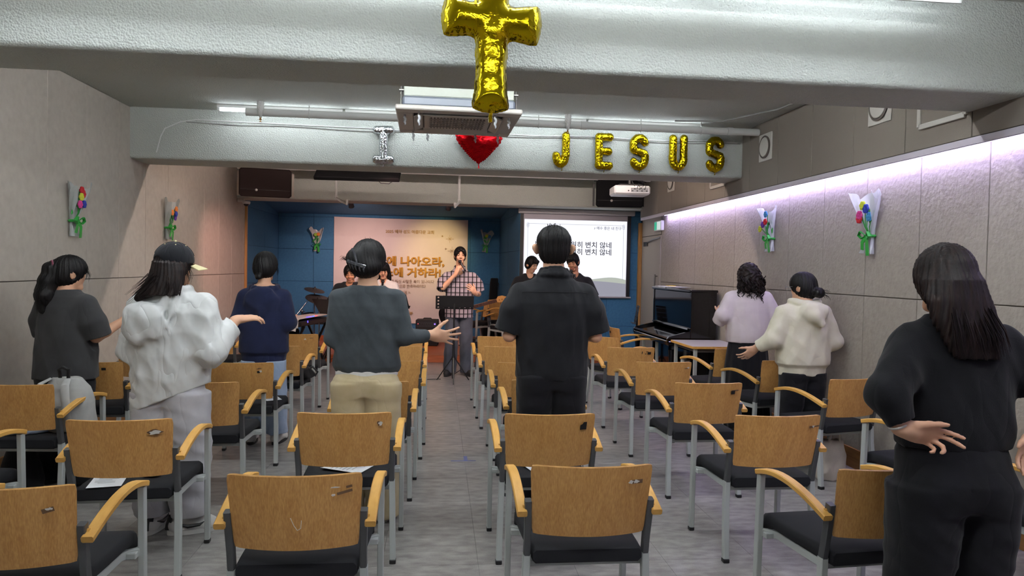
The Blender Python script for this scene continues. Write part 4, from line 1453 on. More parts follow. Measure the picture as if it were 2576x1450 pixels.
hl = [([p.hp((0.0, -0.10, 0.20)), p.hp((0.0, -0.115, 0.165)), p.hp((0.0, -0.112, 0.115))], 60, 0.0022, (0.045, 0.05), 6, .2, 7, 3)]
p.hair(hb, HAIR, locks=hl)

# ---- person in black, nearest
p = Person('person in black sweater and black trousers with long dark hair, hands on hips', 1.82, 2.32, -4, 1.655, 0.17, (-6, 3, 2), headoff=(-0.045, 0, 0))
p.body({'L': dict(el=(-0.295, -0.10, 1.14), wr=(-0.250, -0.125, 1.035), D=(0.92, -0.10, -0.20), N=(0.1, -0.85, -0.45), curl=(12, 16, 10), spread=2, thumb=(0.40, 0.95, 0.0), per={0: (6, 12, 8), 1: (14, 20, 12), 2: (46, 56, 30), 3: (54, 60, 34)}, s=1.0),
        'R': dict(el=(0.315, -0.08, 1.13), wr=(0.235, -0.10, 1.035), D=(-0.45, -0.05, -0.85), N=(0.2, -0.95, 0.1), curl=(14, 20, 12))}, low=0.85)
p.top([(0.955, 0.190, 0.122), (0.985, 0.194, 0.126), (1.03, 0.200, 0.132), (1.15, 0.196, 0.130), (1.27, 0.196, 0.128), (1.345, 0.178, 0.100, 0, -.004), (1.39, 0.125, 0.080, -.01, -.006), (1.415, 0.088, 0.068, -.015, -.004)], C_BLACK2,
      [([(-0.165, -0.005, 1.335), (-0.295, -0.10, 1.145), (-0.258, -0.122, 1.058)], [0.072, 0.070, 0.046]), ([(0.165, -0.005, 1.335), (0.315, -0.08, 1.135), (0.24, -0.10, 1.05)], [0.072, 0.070, 0.046])],
      fold=(0.006, 51, 5), neck=((-0.02, 0.02, 1.39), (-.03, 0.0, 1.52), 0.062, 0.085), name='sweater', k=0.05)
p.legs(C_BLACK3, (0.118, 0.130), (0.105, 0.115), (0.10, 0.12), 0.11, zt=0.975, hipr=(0.192, 0.134), fold=(0.007, 61), lastz=0.03, seat=0.04)
p.shoe(-0.12, 0.03, 6, M_SHOEB)
p.shoe(0.12, 0.03, -6, M_SHOEB)
B().tube([(-0.268 + 0.03 * math.cos(a) * .9, -0.122 + 0.028 * math.sin(a), 1.048 + 0.012 * math.cos(a)) for a in np.linspace(0, 2 * math.pi, 17)[:-1]], 0.004, 6, True).build('bracelet', mat('pearl', '#cfcac0', 0.3), p.t)
def hb(F):
    p.skull(F, 0.021)
    x0, y0, z0 = p.P0
    F.chain([(1.275, 0.072, 0.020, x0 + .035, -0.125), (1.33, 0.098, 0.030, x0 + .022, -0.118), (1.40, 0.112, 0.046, x0 + .01, -0.098), (1.47, 0.112, 0.062, x0, -0.072), (1.54, 0.098, 0.076, x0, -0.045), (1.59, 0.05, 0.05, x0, -0.03)], 0.025)
    F.ell(p.hp((0.0, 0.05, 0.03)), np.array((0.062, 0.075, 0.09)), 0.012, p.Rh, 'sub')
x0 = p.P0[0]
hl = [([(x0 + dx * .75, -0.122, 1.44), (x0 + dx * 0.95 + .02, -0.140, 1.36), (x0 + dx + .035, -0.150, 1.265)], 24, 0.0030, (0.014, 0.022), 60 + i, .15, 9, 3) for i, dx in enumerate((-0.07, -0.03, 0.01, 0.05, 0.08))]
p.hair(hb, HAIRB, locks=hl, freq=60)

# ---- person in the cream hoodie
def hood(F, c, w, d, h, k=0.03, tip=None):
    F.ell(c, (w, d, h), k)
    if tip:
        F.cap(c, tip, h * 0.7, h * 0.35, k)
p = Person('person in cream hoodie with a low bun, left hand held out', 2.80, 5.18, 2, 1.56, 0.16, (32, 6, 0), f=1.06)
p.body({'L': dict(el=(-0.255, -0.01, 1.01), wr=(-0.345, 0.07, 0.935), D=(-0.45, 0.40, -0.60), N=(0.2, 0.7, 0.4), curl=(14, 22, 14), spread=8),
        'R': dict(el=(0.238, -0.01, 1.0), wr=(0.18, 0.22, 1.04), D=(-0.3, 0.9, 0.2), N=(-0.5, 0, 0.8))}, low=0.75)
def ex(F):
    hood(F, (0.015, -0.115, 1.245), 0.120, 0.055, 0.085)
    F.cap((0.0, -0.15, 1.22), (0.05, -0.165, 1.155), 0.045, 0.030, 0.03)
    for a in range(12):
        t0, t1 = math.pi * a / 12 + math.pi, math.pi * (a + 1) / 12 + math.pi
        c = lambda t: (0.105 * math.cos(t), 0.01 + 0.095 * math.sin(t), 1.315 + 0.01 * math.cos(2 * t))
        F.cap(c(t0), c(t1), 0.026, None, 0.012)
    F.chain([(0.728, 0.178, 0.120), (0.785, 0.182, 0.124)], 0.01)
p.top([(0.735, 0.175, 0.118), (0.79, 0.180, 0.122), (0.82, 0.206, 0.142), (0.90, 0.206, 0.142), (1.05, 0.196, 0.134), (1.18, 0.190, 0.126), (1.265, 0.168, 0.098), (1.315, 0.11, 0.078), (1.335, 0.085, 0.07)], C_CREAM,
      [([(-0.155, 0, 1.25), (-0.255, -0.01, 1.01), (-0.335, 0.06, 0.945)], [0.078, 0.072, 0.050]), ([(0.155, 0, 1.25), (0.238, -0.01, 1.0), (0.19, 0.19, 1.03)], [0.078, 0.076, 0.052])],
      fold=(0.006, 71, 5), neck=((0, 0.04, 1.30), (0, -0.01, 1.44), 0.056, 0.075), extra=ex, name='hoodie')
p.legs(C_BLACK3, (0.10, 0.108), (0.085, 0.09), (0.075, 0.085), 0.09, zt=0.75, hipr=(0.150, 0.102), fold=(0.005, 72), lastz=0.03)
p.shoe(-0.10, 0.02, 6, M_SHOEB)
p.shoe(0.10, 0.02, -6, M_SHOEB)
def hb(F):
    p.skull(F, 0.014)
    F.ell(p.hp((0.0, -0.128, 0.055)), np.array((0.050, 0.040, 0.042)), 0.012, p.Rh)
    F.cap(p.hp((0, -0.08, 0.075)), p.hp((0, -0.11, 0.06)), 0.05, 0.028, 0.02)
    for sx in (-1, 1):
        F.ell(p.hp((sx * 0.088, 0.002, 0.082)), np.array((0.024, 0.03, 0.034)), 0.006, p.Rh, 'sub')
p.hair(hb, HAIR, locks=[([p.hp((0.02, -0.15, 0.06)), p.hp((0.03, -0.175, 0.04)), p.hp((0.04, -0.185, 0.0))], 16, 0.0016, (0.02, 0.025), 8, .2, 6, 3)])
B().tube([p.hp((-0.078, 0.0, 0.115)), p.hp((-0.080, 0.06, 0.117)), p.hp((-0.072, 0.098, 0.114))], 0.0018, 6).tube([p.hp((-0.046 + 0.024 * math.cos(a), 0.103, 0.108 + 0.018 * math.sin(a))) for a in np.linspace(0, 2 * math.pi, 17)[:-1]], 0.0014, 5, True).build('glasses', mat('glasses_silver', '#9a9a9e', 0.3, 0.8), p.t)

# ---- person with curly hair
p = Person('person with dark curly hair in pale pink sweatshirt and long black skirt', 2.78, 6.12, -3, 1.63, 0.165, (-4, 3, 0), h=0.0062, f=1.06)
p.body({'L': dict(el=(-0.255, -0.02, 1.10), wr=(-0.17, 0.22, 1.12), D=(0.2, 0.9, 0.2), N=(0.5, 0, 0.8)), 'R': dict(el=(0.255, -0.02, 1.10), wr=(0.17, 0.22, 1.12), D=(-0.2, 0.9, 0.2), N=(-0.5, 0, 0.8))}, low=0.8)
p.top([(0.885, 0.185, 0.125), (0.95, 0.196, 0.132), (1.02, 0.192, 0.130), (1.15, 0.188, 0.124), (1.27, 0.180, 0.115), (1.335, 0.158, 0.092), (1.385, 0.098, 0.070), (1.40, 0.08, 0.065)], C_PINKW,
      [([(0.155, 0, 1.325), (0.235, -0.02, 1.14), (0.262, 0.03, 1.065)], [0.072, 0.068, 0.058]), ([(-0.155, 0, 1.325), (-0.235, -0.02, 1.14), (-0.262, 0.03, 1.065)], [0.072, 0.068, 0.058])],
      fold=(0.005, 81, 5), neck=((0, 0.03, 1.37), (0, -0.005, 1.5), 0.058, 0.07), name='sweatshirt', kx=60, kz=8)
F = Fld((-.35, -.3, 0.06), (.35, .32, 0.96), 0.009)
F.chain([(0.09, 0.225, 0.185), (0.35, 0.215, 0.17), (0.65, 0.195, 0.150), (0.80, 0.182, 0.132), (0.93, 0.160, 0.112)], 0, 2.1)
def sk(x, y, z):
    return 0.012 * np.sin(np.arctan2(y, x) * 13 + 1.2 * np.sin(z * 3)) * np.clip((0.95 - z) * 1.3, 0, 1)
F.disp(sk)
F.build('skirt', C_BLACK3, p.t)
p.shoe(-0.09, 0.04, 6, M_SHOEB)
p.shoe(0.09, 0.04, -6, M_SHOEB)
def hb(F):
    p.skull(F, 0.018)
    x0, y0, z0 = p.P0
    F.chain([(z0 - 0.045, 0.090, 0.045, 0.01, -0.055), (z0 + 0.0, 0.112, 0.066, 0, -0.045), (z0 + 0.08, 0.108, 0.085, 0, -0.025), (z0 + .14, 0.095, 0.09, 0, -.015)], 0.03)
    F.disp(lambda x, y, z: 0.007 * np.sin(x * 105 + 2 * np.sin(z * 60)) * np.sin(z * 88 + 2 * np.sin(y * 80 + x * 30)))
    F.ell(p.hp((0.0, 0.07, 0.05)), np.array((0.062, 0.08, 0.10)), 0.012, p.Rh, 'sub')
r_ = random.Random(5)
hl = []
for k in range(46):
    a = r_.uniform(-1.25, 1.25)
    rad = 0.098 + r_.uniform(0, .02)
    x, y = math.sin(a) * rad * 1.08, -0.012 - math.cos(a) * rad * .95
    z1 = p.P0[2] + r_.uniform(0.0, 0.12)
    ln = r_.uniform(0.10, 0.17)
    P_ = [(x + 0.012 * math.cos(u * 14 + k), y - 0.01 * u + 0.012 * math.sin(u * 14 + k), z1 - ln * u) for u in np.linspace(0, 1, 12)]
    hl.append((P_, 2, 0.0052, (0.004, 0.006), 900 + k, .35, 12, 4))
p.hair(hb, HAIRB, groove=0.0, locks=hl, below=.25)

# ---- person in the navy hoodie
p = Person('person in navy hoodie and light blue jeans, dark hair in a small low bun', -1.475, 6.22, 0, 1.64, 0.16, (-14, 6, 0), h=0.0062)
p.body({'L': dict(el=(-0.205, -0.03, 1.06), wr=(-0.13, 0.22, 1.10), D=(0.2, 0.9, 0.2), N=(0.5, 0, 0.8)), 'R': dict(el=(0.205, -0.03, 1.06), wr=(0.13, 0.22, 1.10), D=(-0.2, 0.9, 0.2), N=(-0.5, 0, 0.8))}, low=0.7, neckr=0.05)
def ex(F):
    F.ell((0.0, -0.112, 1.25), (0.135, 0.050, 0.105), 0.03)
    F.cap((0.0, -0.135, 1.17), (0.0, -0.135, 1.12), 0.03, 0.02, 0.03)
    for a in range(14):
        t0, t1 = 2 * math.pi * a / 14, 2 * math.pi * (a + 1) / 14
        c = lambda t: (0.112 * math.cos(t), -0.008 + 0.095 * math.sin(t), 1.352 + 0.014 * math.sin(t))
        F.cap(c(t0), c(t1), 0.018, None, 0.01)
    F.chain([(0.705, 0.176, 0.120), (0.765, 0.180, 0.124)], 0.01)
p.top([(0.71, 0.174, 0.118), (0.77, 0.180, 0.122), (0.80, 0.205, 0.142), (0.90, 0.205, 0.142), (1.05, 0.198, 0.134), (1.20, 0.190, 0.124), (1.29, 0.170, 0.105), (1.35, 0.125, 0.088), (1.365, 0.112, 0.082)], C_NAVY,
      [([(0.155, 0, 1.285), (0.206, -0.035, 1.05), (0.16, 0.14, 1.07)], [0.075, 0.070, 0.056]), ([(-0.155, 0, 1.285), (-0.206, -0.035, 1.05), (-0.16, 0.14, 1.07)], [0.075, 0.070, 0.056])],
      fold=(0.0045, 91, 4), neck=((0, 0.0, 1.30), (0, -0.01, 1.46), 0.080, 0.100), extra=ex, name='hoodie')
p.legs(C_JEAN, (0.108, 0.115), (0.10, 0.105), (0.09, 0.10), 0.11, zt=0.725, hipr=(0.152, 0.104), fold=(0.008, 92), lastz=0.10)
for sx in (-1, 1):
    p.shoe(sx * 0.11, 0.05, -sx * 8, M_SHOEW, M_SHOEB)
    B().lathe([(0.034, 0.0), (0.036, 0.05), (0.036, 0.075)], (sx * 0.11, 0.01, 0.075), (0, 0, 1), 14).build('sock', mat('maroon_sock', '#4a1c24', 0.9), p.t)
def hb(F):
    p.skull(F, 0.022)
    F.ell(p.hp((-0.004, -0.112, 0.015)), np.array((0.028, 0.026, 0.026)), 0.012, p.Rh)
    F.cap(p.hp((0, -0.07, 0.07)), p.hp((0, -0.095, 0.03)), 0.05, 0.022, 0.02)
p.hair(hb, HAIR, locks=[([p.hp((0.075, 0.03, 0.13)), p.hp((0.085, 0.05, 0.08)), p.hp((0.082, 0.055, 0.015))], 14, 0.0014, (0.01, 0.014), 9, .2, 7, 3),
                        ([p.hp((-0.078, 0.0, 0.11)), p.hp((-0.088, 0.01, 0.07)), p.hp((-0.082, 0.01, 0.03))], 8, 0.0012, (0.008, 0.012), 10, .2, 7, 3)])

# ---- person in the white jacket and cap
p = Person('person in white hooded jacket, black cap and pale grey sweatpants, right hand raised', -1.475, 4.12, -6, 1.645, 0.165, (-30, 4, 0), f=1.02)
p.body({'R': dict(el=(0.240, -0.05, 1.055), wr=(0.310, 0.13, 1.215), D=(0.72, 0.62, 0.10), N=(0.1, 0.45, -0.85), curl=(14, 28, 18), spread=3, thumb=(0.25, 0.9, 0.4)),
        'L': dict(el=(-0.24, -0.03, 1.06), wr=(-0.13, 0.22, 1.16), D=(0.2, 0.9, 0.2), N=(0.5, 0, 0.8))}, low=0.75)
def ex(F):
    F.ell((-0.075, -0.145, 1.215), (0.125, 0.070, 0.110), 0.03, roty(R(22)))
    F.ell((-0.125, -0.150, 1.160), (0.060, 0.055, 0.070), 0.03)
    F.cap((0.03, -0.095, 1.385), (-0.02, -0.165, 1.20), 0.022, 0.020, 0.02)
    F.cap((0.07, -0.085, 1.385), (0.04, -0.155, 1.19), 0.018, 0.014, 0.015)
    for a in range(12):
        t0, t1 = 2 * math.pi * a / 12, 2 * math.pi * (a + 1) / 12
        c = lambda t: (0.09 * math.cos(t), -0.004 + 0.082 * math.sin(t), 1.395)
        F.cap(c(t0), c(t1), 0.022, None, 0.01)
p.top([(0.66, 0.195, 0.148, -.01), (0.74, 0.204, 0.158, -.01), (0.90, 0.208, 0.160), (1.05, 0.205, 0.150), (1.20, 0.200, 0.140), (1.30, 0.195, 0.115), (1.365, 0.150, 0.092), (1.40, 0.10, 0.08)], C_JACKET,
      [([(0.165, 0, 1.315), (0.240, -0.055, 1.045), (0.298, 0.095, 1.175)], [0.088, 0.082, 0.056]), ([(-0.165, 0, 1.315), (-0.205, -0.03, 1.05), (-0.14, 0.16, 1.13)], [0.086, 0.075, 0.060])],
      fold=(0.012, 101, 7), neck=((0, 0.04, 1.36), (0, 0.0, 1.5), 0.058, 0.075), extra=ex, name='jacket', kx=34, kz=30,
      low=0.62, hem=((0, 0, 0.775), (0.42, 0, -1)))
p.legs(C_SWEAT, (0.122, 0.130), (0.112, 0.118), (0.094, 0.102), 0.105, zt=0.90, hipr=(0.176, 0.118), fold=(0.0075, 102), lastz=0.105, seat=0.03)
p.shoe(-0.105, 0.02, 4, M_SHOEW, M_SHOEW, mark=M_SHOEB)
p.shoe(0.095, -0.01, -62, M_SHOEW, M_SHOEW, mark=M_SHOEB)
def hb(F):
    p.skull(F, 0.012)
    x0, y0, z0 = p.P0
    F.chain([(1.36, 0.10, 0.05, -0.02, -0.10), (1.42, 0.10, 0.06, -0.01, -0.075), (1.50, 0.092, 0.068, 0, -0.05), (1.54, 0.080, 0.065, 0, -0.04)], 0.03)
    F.cap((-0.04, -0.085, 1.42), (-0.13, -0.115, 1.345), 0.042, 0.022, 0.03)
    F.ell(p.hp((0.0, 0.07, 0.05)), np.array((0.062, 0.08, 0.09)), 0.012, p.Rh, 'sub')
hl = [([(-0.04, -0.11, 1.46), (-0.09, -0.135, 1.40), (-0.17, -0.14, 1.325)], 40, 0.0026, (0.03, 0.03), 11, .2, 9, 3),
      ([(0.04, -0.11, 1.46), (0.05, -0.125, 1.41), (0.03, -0.13, 1.36)], 26, 0.0024, (0.03, 0.03), 12, .2, 9, 3),
      ([p.hp((0.078, 0.02, 0.10)), p.hp((0.10, 0.03, 0.05)), p.hp((0.095, 0.02, -0.02))], 16, 0.0014, (0.01, 0.02), 13, .2, 9, 3)]
p.hair(hb, HAIRB, locks=hl)
F = Fld(p.P0 - .2, p.P0 + .32, 0.005)
F.ell(p.hp((0, -0.008, 0.140)), (0.097, 0.108, 0.104), 0, p.Rh)
F.plane(p.hp((0, -0.01, 0.118)), p.Rh @ np.array((0, 0.12, -1)))
F.ell(p.hp((0, -0.008, 0.134)), (0.090, 0.101, 0.096), 0, p.Rh, 'sub')
F.ell(p.hp((0, -0.115, 0.112)), (0.040, 0.05, 0.040), 0, p.Rh, 'sub')
cap_ = F.build('cap', cloth('cap_black', '#17181d', '#1c1d23'), p.t)
q = B()
for k in range(6):
    a = k * math.pi / 3
    q.tube([p.hp((0.0985 * math.sin(u) * math.cos(a), -0.008 + 0.1095 * math.sin(u) * math.sin(a), 0.140 + 0.1055 * math.cos(u))) for u in np.linspace(0.05, 1.25, 9)], 0.0014, 4)
q.build('stitching', cloth('cap_thread', '#26272d'), cap_)
B().sph(p.hp((0, -0.008, 0.247)), 0.008, 8).build('button', mat('cap_cream', '#cfc79a', 0.8), cap_)
q = B()
for k in range(6):
    a = (k + .5) * math.pi / 3
    q.sph(p.hp((0.097 * math.sin(.62) * math.cos(a), -0.008 + 0.108 * math.sin(.62) * math.sin(a), 0.140 + 0.105 * math.cos(.62))), 0.004, 6)
q.build('eyelets', mat('cap_cream', '#cfc79a'), cap_)
def brim(u, v):
    a = (u - .5) * 2.5
    r0 = 0.094 + 0.070 * v * math.cos(a * .62)
    return p.hp((math.sin(a) * (r0 - .0), 0.004 + math.cos(a) * r0 * 1.06, 0.130 - 0.022 * v - 0.018 * (abs(u - .5) * 2) ** 2)), p.Rh @ np.array((0, 0, -1.0))
B().plate(brim, 14, 4, 0.004).build('brim', mat('cap_cream', '#cfc79a'), cap_)
B().tube([p.hp((x, -0.112 + 3.2 * x * x, 0.098)) for x in np.linspace(-0.05, 0.05, 9)], 0.006, 6, flat=1.0).build('strap', MATS['cap_black'], cap_)

# ---- person in the charcoal T-shirt
p = Person('person in loose charcoal T-shirt with a long black ponytail by the left wall', -2.40, 4.86, -22, 1.575, 0.165, (-26, 8, 0), f=1.06)
p.body({'R': dict(el=(0.21, 0.03, 1.02), wr=(0.235, 0.25, 1.135), D=(0.45, 0.78, 0.42), N=(-0.7, 0.1, 0.6), curl=(14, 22, 14), spread=6),
        'L': dict(el=(-0.225, 0.02, 1.02), wr=(-0.17, 0.24, 1.12), D=(-0.1, 0.85, 0.42), N=(0.7, 0.1, 0.6), curl=(14, 22, 14))}, low=0.7)
p.top([(0.735, 0.205, 0.150), (0.78, 0.206, 0.150), (0.95, 0.198, 0.142), (1.12, 0.192, 0.130), (1.23, 0.180, 0.112), (1.295, 0.155, 0.090), (1.335, 0.095, 0.07), (1.345, 0.085, 0.068)], C_CHAR,
      [([(0.155, 0, 1.265), (0.205, 0.01, 1.12), (0.218, 0.04, 1.03)], [0.078, 0.080, 0.082], 0.06), ([(-0.155, 0, 1.265), (-0.205, 0.01, 1.12), (-0.218, 0.04, 1.03)], [0.078, 0.080, 0.082], 0.06)],
      fold=(0.006, 111, 4), neck=((0, 0.04, 1.31), (0, 0.0, 1.45), 0.058, 0.072), name='t_shirt', kx=34, kz=12)
p.legs(C_BLACK3, (0.105, 0.112), (0.095, 0.10), (0.085, 0.095), 0.10, zt=0.77, hipr=(0.165, 0.112), fold=(0.006, 112), lastz=0.03)
p.shoe(-0.10, 0.03, 6, M_SHOEB)
p.shoe(0.10, 0.03, -6, M_SHOEB)
def hb(F):
    p.skull(F, 0.014)
    F.path([p.hp((0, -0.098, 0.150)), p.hp((-0.005, -0.122, 0.125)), p.hp((-0.01, -0.122, 0.04)), p.hp((-0.01, -0.120, -0.06)), p.hp((-0.01, -0.115, -0.16))], [0.024, 0.034, 0.046, 0.052, 0.028], 0.03)
    F.cap(p.hp((-0.04, -0.09, 0.07)), p.hp((-0.02, -0.12, -0.05)), 0.05, 0.045, 0.03)
    for sx in (-1, 1):
        F.ell(p.hp((sx * 0.088, 0.004, 0.08)), np.array((0.022, 0.03, 0.034)), 0.006, p.Rh, 'sub')
hl = [([p.hp((-0.01 + dx, -0.135, 0.06)), p.hp((-0.01 + dx, -0.15, -0.05)), p.hp((-0.01 + dx, -0.13, -0.20))], 26, 0.0028, (0.022, 0.026), 14 + i, .15, 9, 3) for i, dx in enumerate((-.03, .0, .03))]
hl.append(([p.hp((0.06, 0.06, 0.16)), p.hp((0.075, 0.085, 0.11)), p.hp((0.07, 0.08, 0.05))], 14, 0.0014, (0.012, 0.012), 19, .2, 7, 3))
p.hair(hb, HAIR, locks=hl)
B().tube([p.hp((0.030 * math.cos(a), -0.118, 0.146 + 0.030 * math.sin(a))) for a in np.linspace(0, 2 * math.pi, 13)[:-1]], 0.007, 6, True).build('hair_tie', mat('scrunchie', '#7a3c50', 0.8), p.t)
# ================================================================ people at the front
def plaid_mat():
    m = mat('plaid_shirt', '#b9b2bb', 0.85, spec=0.25, bump=(400, 0.2, 0.002))
    nt = m.node_tree
    b = nt.nodes['Principled BSDF']
    tc = nt.nodes.new('ShaderNodeTexCoord')
    sp = nt.nodes.new('ShaderNodeSeparateXYZ')
    nt.links.new(tc.outputs['Object'], sp.inputs[0])
    def band(sock, per, off):
        d = nt.nodes.new('ShaderNodeMath')
        d.operation = 'MULTIPLY_ADD'
        d.inputs[1].default_value = 1 / per
        d.inputs[2].default_value = off + 20
        nt.links.new(sock, d.inputs[0])
        f = nt.nodes.new('ShaderNodeMath')
        f.operation = 'FRACT'
        nt.links.new(d.outputs[0], f.inputs[0])
        rp = nt.nodes.new('ShaderNodeValToRGB')
        rp.color_ramp.interpolation = 'CONSTANT'
        E_ = rp.color_ramp.elements
        E_[0].position, E_[0].color = 0.0, lin('#26242c')
        E_[1].position, E_[1].color = 0.26, lin('#d8d0d6')
        for ps, cl in ((0.36, '#8e8890'), (0.42, '#d5d0d6'), (0.60, '#8e8892'), (0.66, '#cfcad0'), (0.80, '#5a555e'), (0.86, '#d8d0d6')):
            e = E_.new(ps)
            e.color = lin(cl)
        nt.links.new(f.outputs[0], rp.inputs[0])
        return rp
    r1, r2 = band(sp.outputs[0], 0.060, 0.1), band(sp.outputs[2], 0.075, 0.3)
    mx = nt.nodes.new('ShaderNodeMix')
    mx.data_type = 'RGBA'
    mx.blend_type = 'MULTIPLY'
    mx.inputs[0].default_value = 0.88
    nt.links.new(r1.outputs[0], mx.inputs[6])
    nt.links.new(r2.outputs[0], mx.inputs[7])
    nt.links.new(mx.outputs[2], b.inputs['Base Color'])
    return m
C_PLAID = plaid_mat()
M_MIC = mat('mic_black', '#17171a', 0.4)
M_MESHG = mat('mic_grille', '#3a3a3e', 0.35, 0.8, bump=(900, 0.6, 0.002))
M_CHROME = mat('chrome', '#b8bac0', 0.18, 1.0)
M_BLK = mat('black_paint', '#131315', 0.45)
M_PAPER = mat('paper', '#dfe3e6', 0.8)

def singer_hair(p, part=0.0, fringe=True, g=0.015, long=None, m=HAIR, locks=()):
    def hb(F):
        F.ell(p.hp((0, -0.010, 0.134)), np.array((0.075 + g, 0.092 + g, 0.092 + g)), 0, p.Rh)
        F.ell(p.hp((0, -0.035, 0.085)), np.array((0.070 + g, 0.060 + g, 0.075)), 0.02, p.Rh)
        F.ell(p.hp((0, 0.088, 0.090)), np.array((0.064, 0.062, 0.092)), 0.008, p.Rh, 'sub')
        F.ell(p.hp((0, 0.075, 0.040)), np.array((0.068, 0.062, 0.090)), 0.008, p.Rh, 'sub')
        if fringe:
            for sx in (-1, 1):
                F.path([p.hp((part + sx * 0.004, 0.074, 0.206)), p.hp((part + sx * 0.030, 0.094, 0.178)), p.hp((sx * 0.058, 0.078, 0.140)), p.hp((sx * 0.074, 0.050, 0.112))], [0.012, 0.016, 0.015, 0.008], 0.012)
        for sx in (-1, 1):
            F.ell(p.hp((sx * 0.090, 0.004, 0.080)), np.array((0.022, 0.03, 0.036)), 0.006, p.Rh, 'sub')
        if long:
            long(F)
    return p.hair(hb, m, locks=locks, groove=0.0014)

def microphone(label, a, b, cat='microphone', group='microphones'):
    """a: centre of the grille, b: tail end"""
    a, b = np.array(a, float), np.array(b, float)
    t = thing('microphone', label, cat, tuple(b), 0, group)
    d = unit(a - b)
    L = float(np.linalg.norm(a - b))
    B().lathe([(0.010, 0.0), (0.0125, 0.004), (0.014, L * 0.45), (0.017, L - 0.035), (0.017, L - 0.028)], (0, 0, 0), d, 14).build('handle', M_MIC, t)
    q = B().sph(d * L, 0.025, 14)
    q.lathe([(0.0255, -0.005), (0.0265, 0.0), (0.0255, 0.005)], d * (L - .004), d, 16)
    q.build('grille', M_MESHG, t)
    return t

# ---- the singer
sx0, sy0 = 0.30, 10.15
p = Person('person in plaid short-sleeved shirt and slate jeans singing into a microphone', sx0, sy0, 180, 1.835, 0.20, (4, 2, 0), h=0.005)
p.body({'R': dict(el=(0.235, 0.13, 1.255), wr=(0.062, 0.205, 1.455), D=(-0.30, 0.05, 0.95), N=(-0.75, -0.55, -0.2), curl=(58, 62, 40), spread=1, thumb=(0.15, 0.8, 0.7), s=1.05),
        'L': dict(el=(-0.275, 0.0, 1.17), wr=(-0.215, 0.22, 1.185), D=(0.45, 0.55, 0.55), N=(0.6, -0.7, 0.1), curl=(22, 30, 20), spread=5, s=1.05)}, low=0.95, face=True, neckr=0.055)
p.face(open_mouth=True, eyes_down=False)
def ex(F):
    for a in range(16):
        t0, t1 = 2 * math.pi * a / 16, 2 * math.pi * (a + 1) / 16
        c = lambda t: (0.074 * math.cos(t), 0.004 + 0.070 * math.sin(t), 1.545 - 0.030 * math.sin(t))
        F.cap(c(t0), c(t1), 0.014, None, 0.006)
    for sx in (-1, 1):
        F.cap((sx * 0.03, 0.088, 1.515), (sx * 0.065, 0.098, 1.475), 0.016, 0.012, 0.008)
p.top([(0.835, 0.205, 0.135), (0.95, 0.202, 0.134), (1.10, 0.200, 0.130), (1.25, 0.205, 0.130), (1.37, 0.212, 0.125), (1.44, 0.195, 0.100), (1.495, 0.135, 0.082), (1.53, 0.085, 0.074)], C_PLAID,
      [([(0.185, 0, 1.435), (0.232, 0.04, 1.34), (0.252, 0.10, 1.225)], [0.072, 0.080, 0.080], 0.05), ([(-0.185, 0, 1.435), (-0.245, 0.0, 1.32), (-0.285, 0.01, 1.20)], [0.072, 0.080, 0.082], 0.05)],
      fold=(0.005, 201, 5), neck=((0, 0.06, 1.47), (0, 0.012, 1.66), 0.045, 0.075), extra=ex, name='shirt')
p.legs(C_GREYJ, (0.108, 0.112), (0.095, 0.10), (0.092, 0.11), 0.12, zt=0.86, hipr=(0.178, 0.118), fold=(0.009, 202), lastz=0.045)
p.shoe(-0.14, 0.0, 14, M_SHOEB)
p.shoe(0.14, 0.0, -14, M_SHOEB)
singer_hair(p)
B().lathe([(0.031, -0.006), (0.033, 0), (0.031, 0.006)], (-0.215, 0.205, 1.182), (0.06, 0.22, 0.02), 16, False).lathe([(0.016, 0), (0.016, 0.008)], (-0.245, 0.195, 1.185), (-1, -.2, 0), 12).build('watch', M_STEEL, p.t)
mw = lambda v: (sx0 - v[0], sy0 - v[1], v[2])
microphone('black microphone in the hand of the singer in the plaid shirt', mw((0.006, 0.150, 1.632)), mw((-0.075, 0.215, 1.50)))

# ---- person with bangs, behind the cardigan
p = Person('person with long black hair and bangs in a white shirt at the microphone stand', -0.80, 10.50, 176, 1.60, 0.155, (4, 16, 0), h=0.0055)
p.body({'L': dict(el=(-0.22, 0.02, 1.02), wr=(-0.16, 0.22, 1.06)), 'R': dict(el=(0.22, 0.02, 1.02), wr=(0.16, 0.22, 1.06))}, low=0.75, face=True, neckr=0.048)
p.face(eyes_down=True)
p.top([(0.72, 0.19, 0.13), (0.95, 0.185, 0.128), (1.12, 0.18, 0.122), (1.24, 0.172, 0.108), (1.30, 0.150, 0.090), (1.35, 0.095, 0.07)], C_WHITE,
      [([(0.15, 0, 1.28), (0.222, 0.02, 1.03), (0.165, 0.20, 1.055)], [0.066, 0.062, 0.05]), ([(-0.15, 0, 1.28), (-0.222, 0.02, 1.03), (-0.165, 0.20, 1.055)], [0.066, 0.062, 0.05])],
      fold=(0.005, 211, 4), neck=((0, 0.05, 1.32), (0, 0.0, 1.46), 0.05, 0.07), name='shirt')
p.legs(C_BLACK3, (0.10, 0.108), (0.088, 0.09), (0.08, 0.09), 0.10, zt=0.76, hipr=(0.16, 0.11), fold=(0.006, 212), lastz=0.03)
p.shoe(-0.1, 0.0, 8, M_SHOEB)
p.shoe(0.1, 0.0, -8, M_SHOEB)
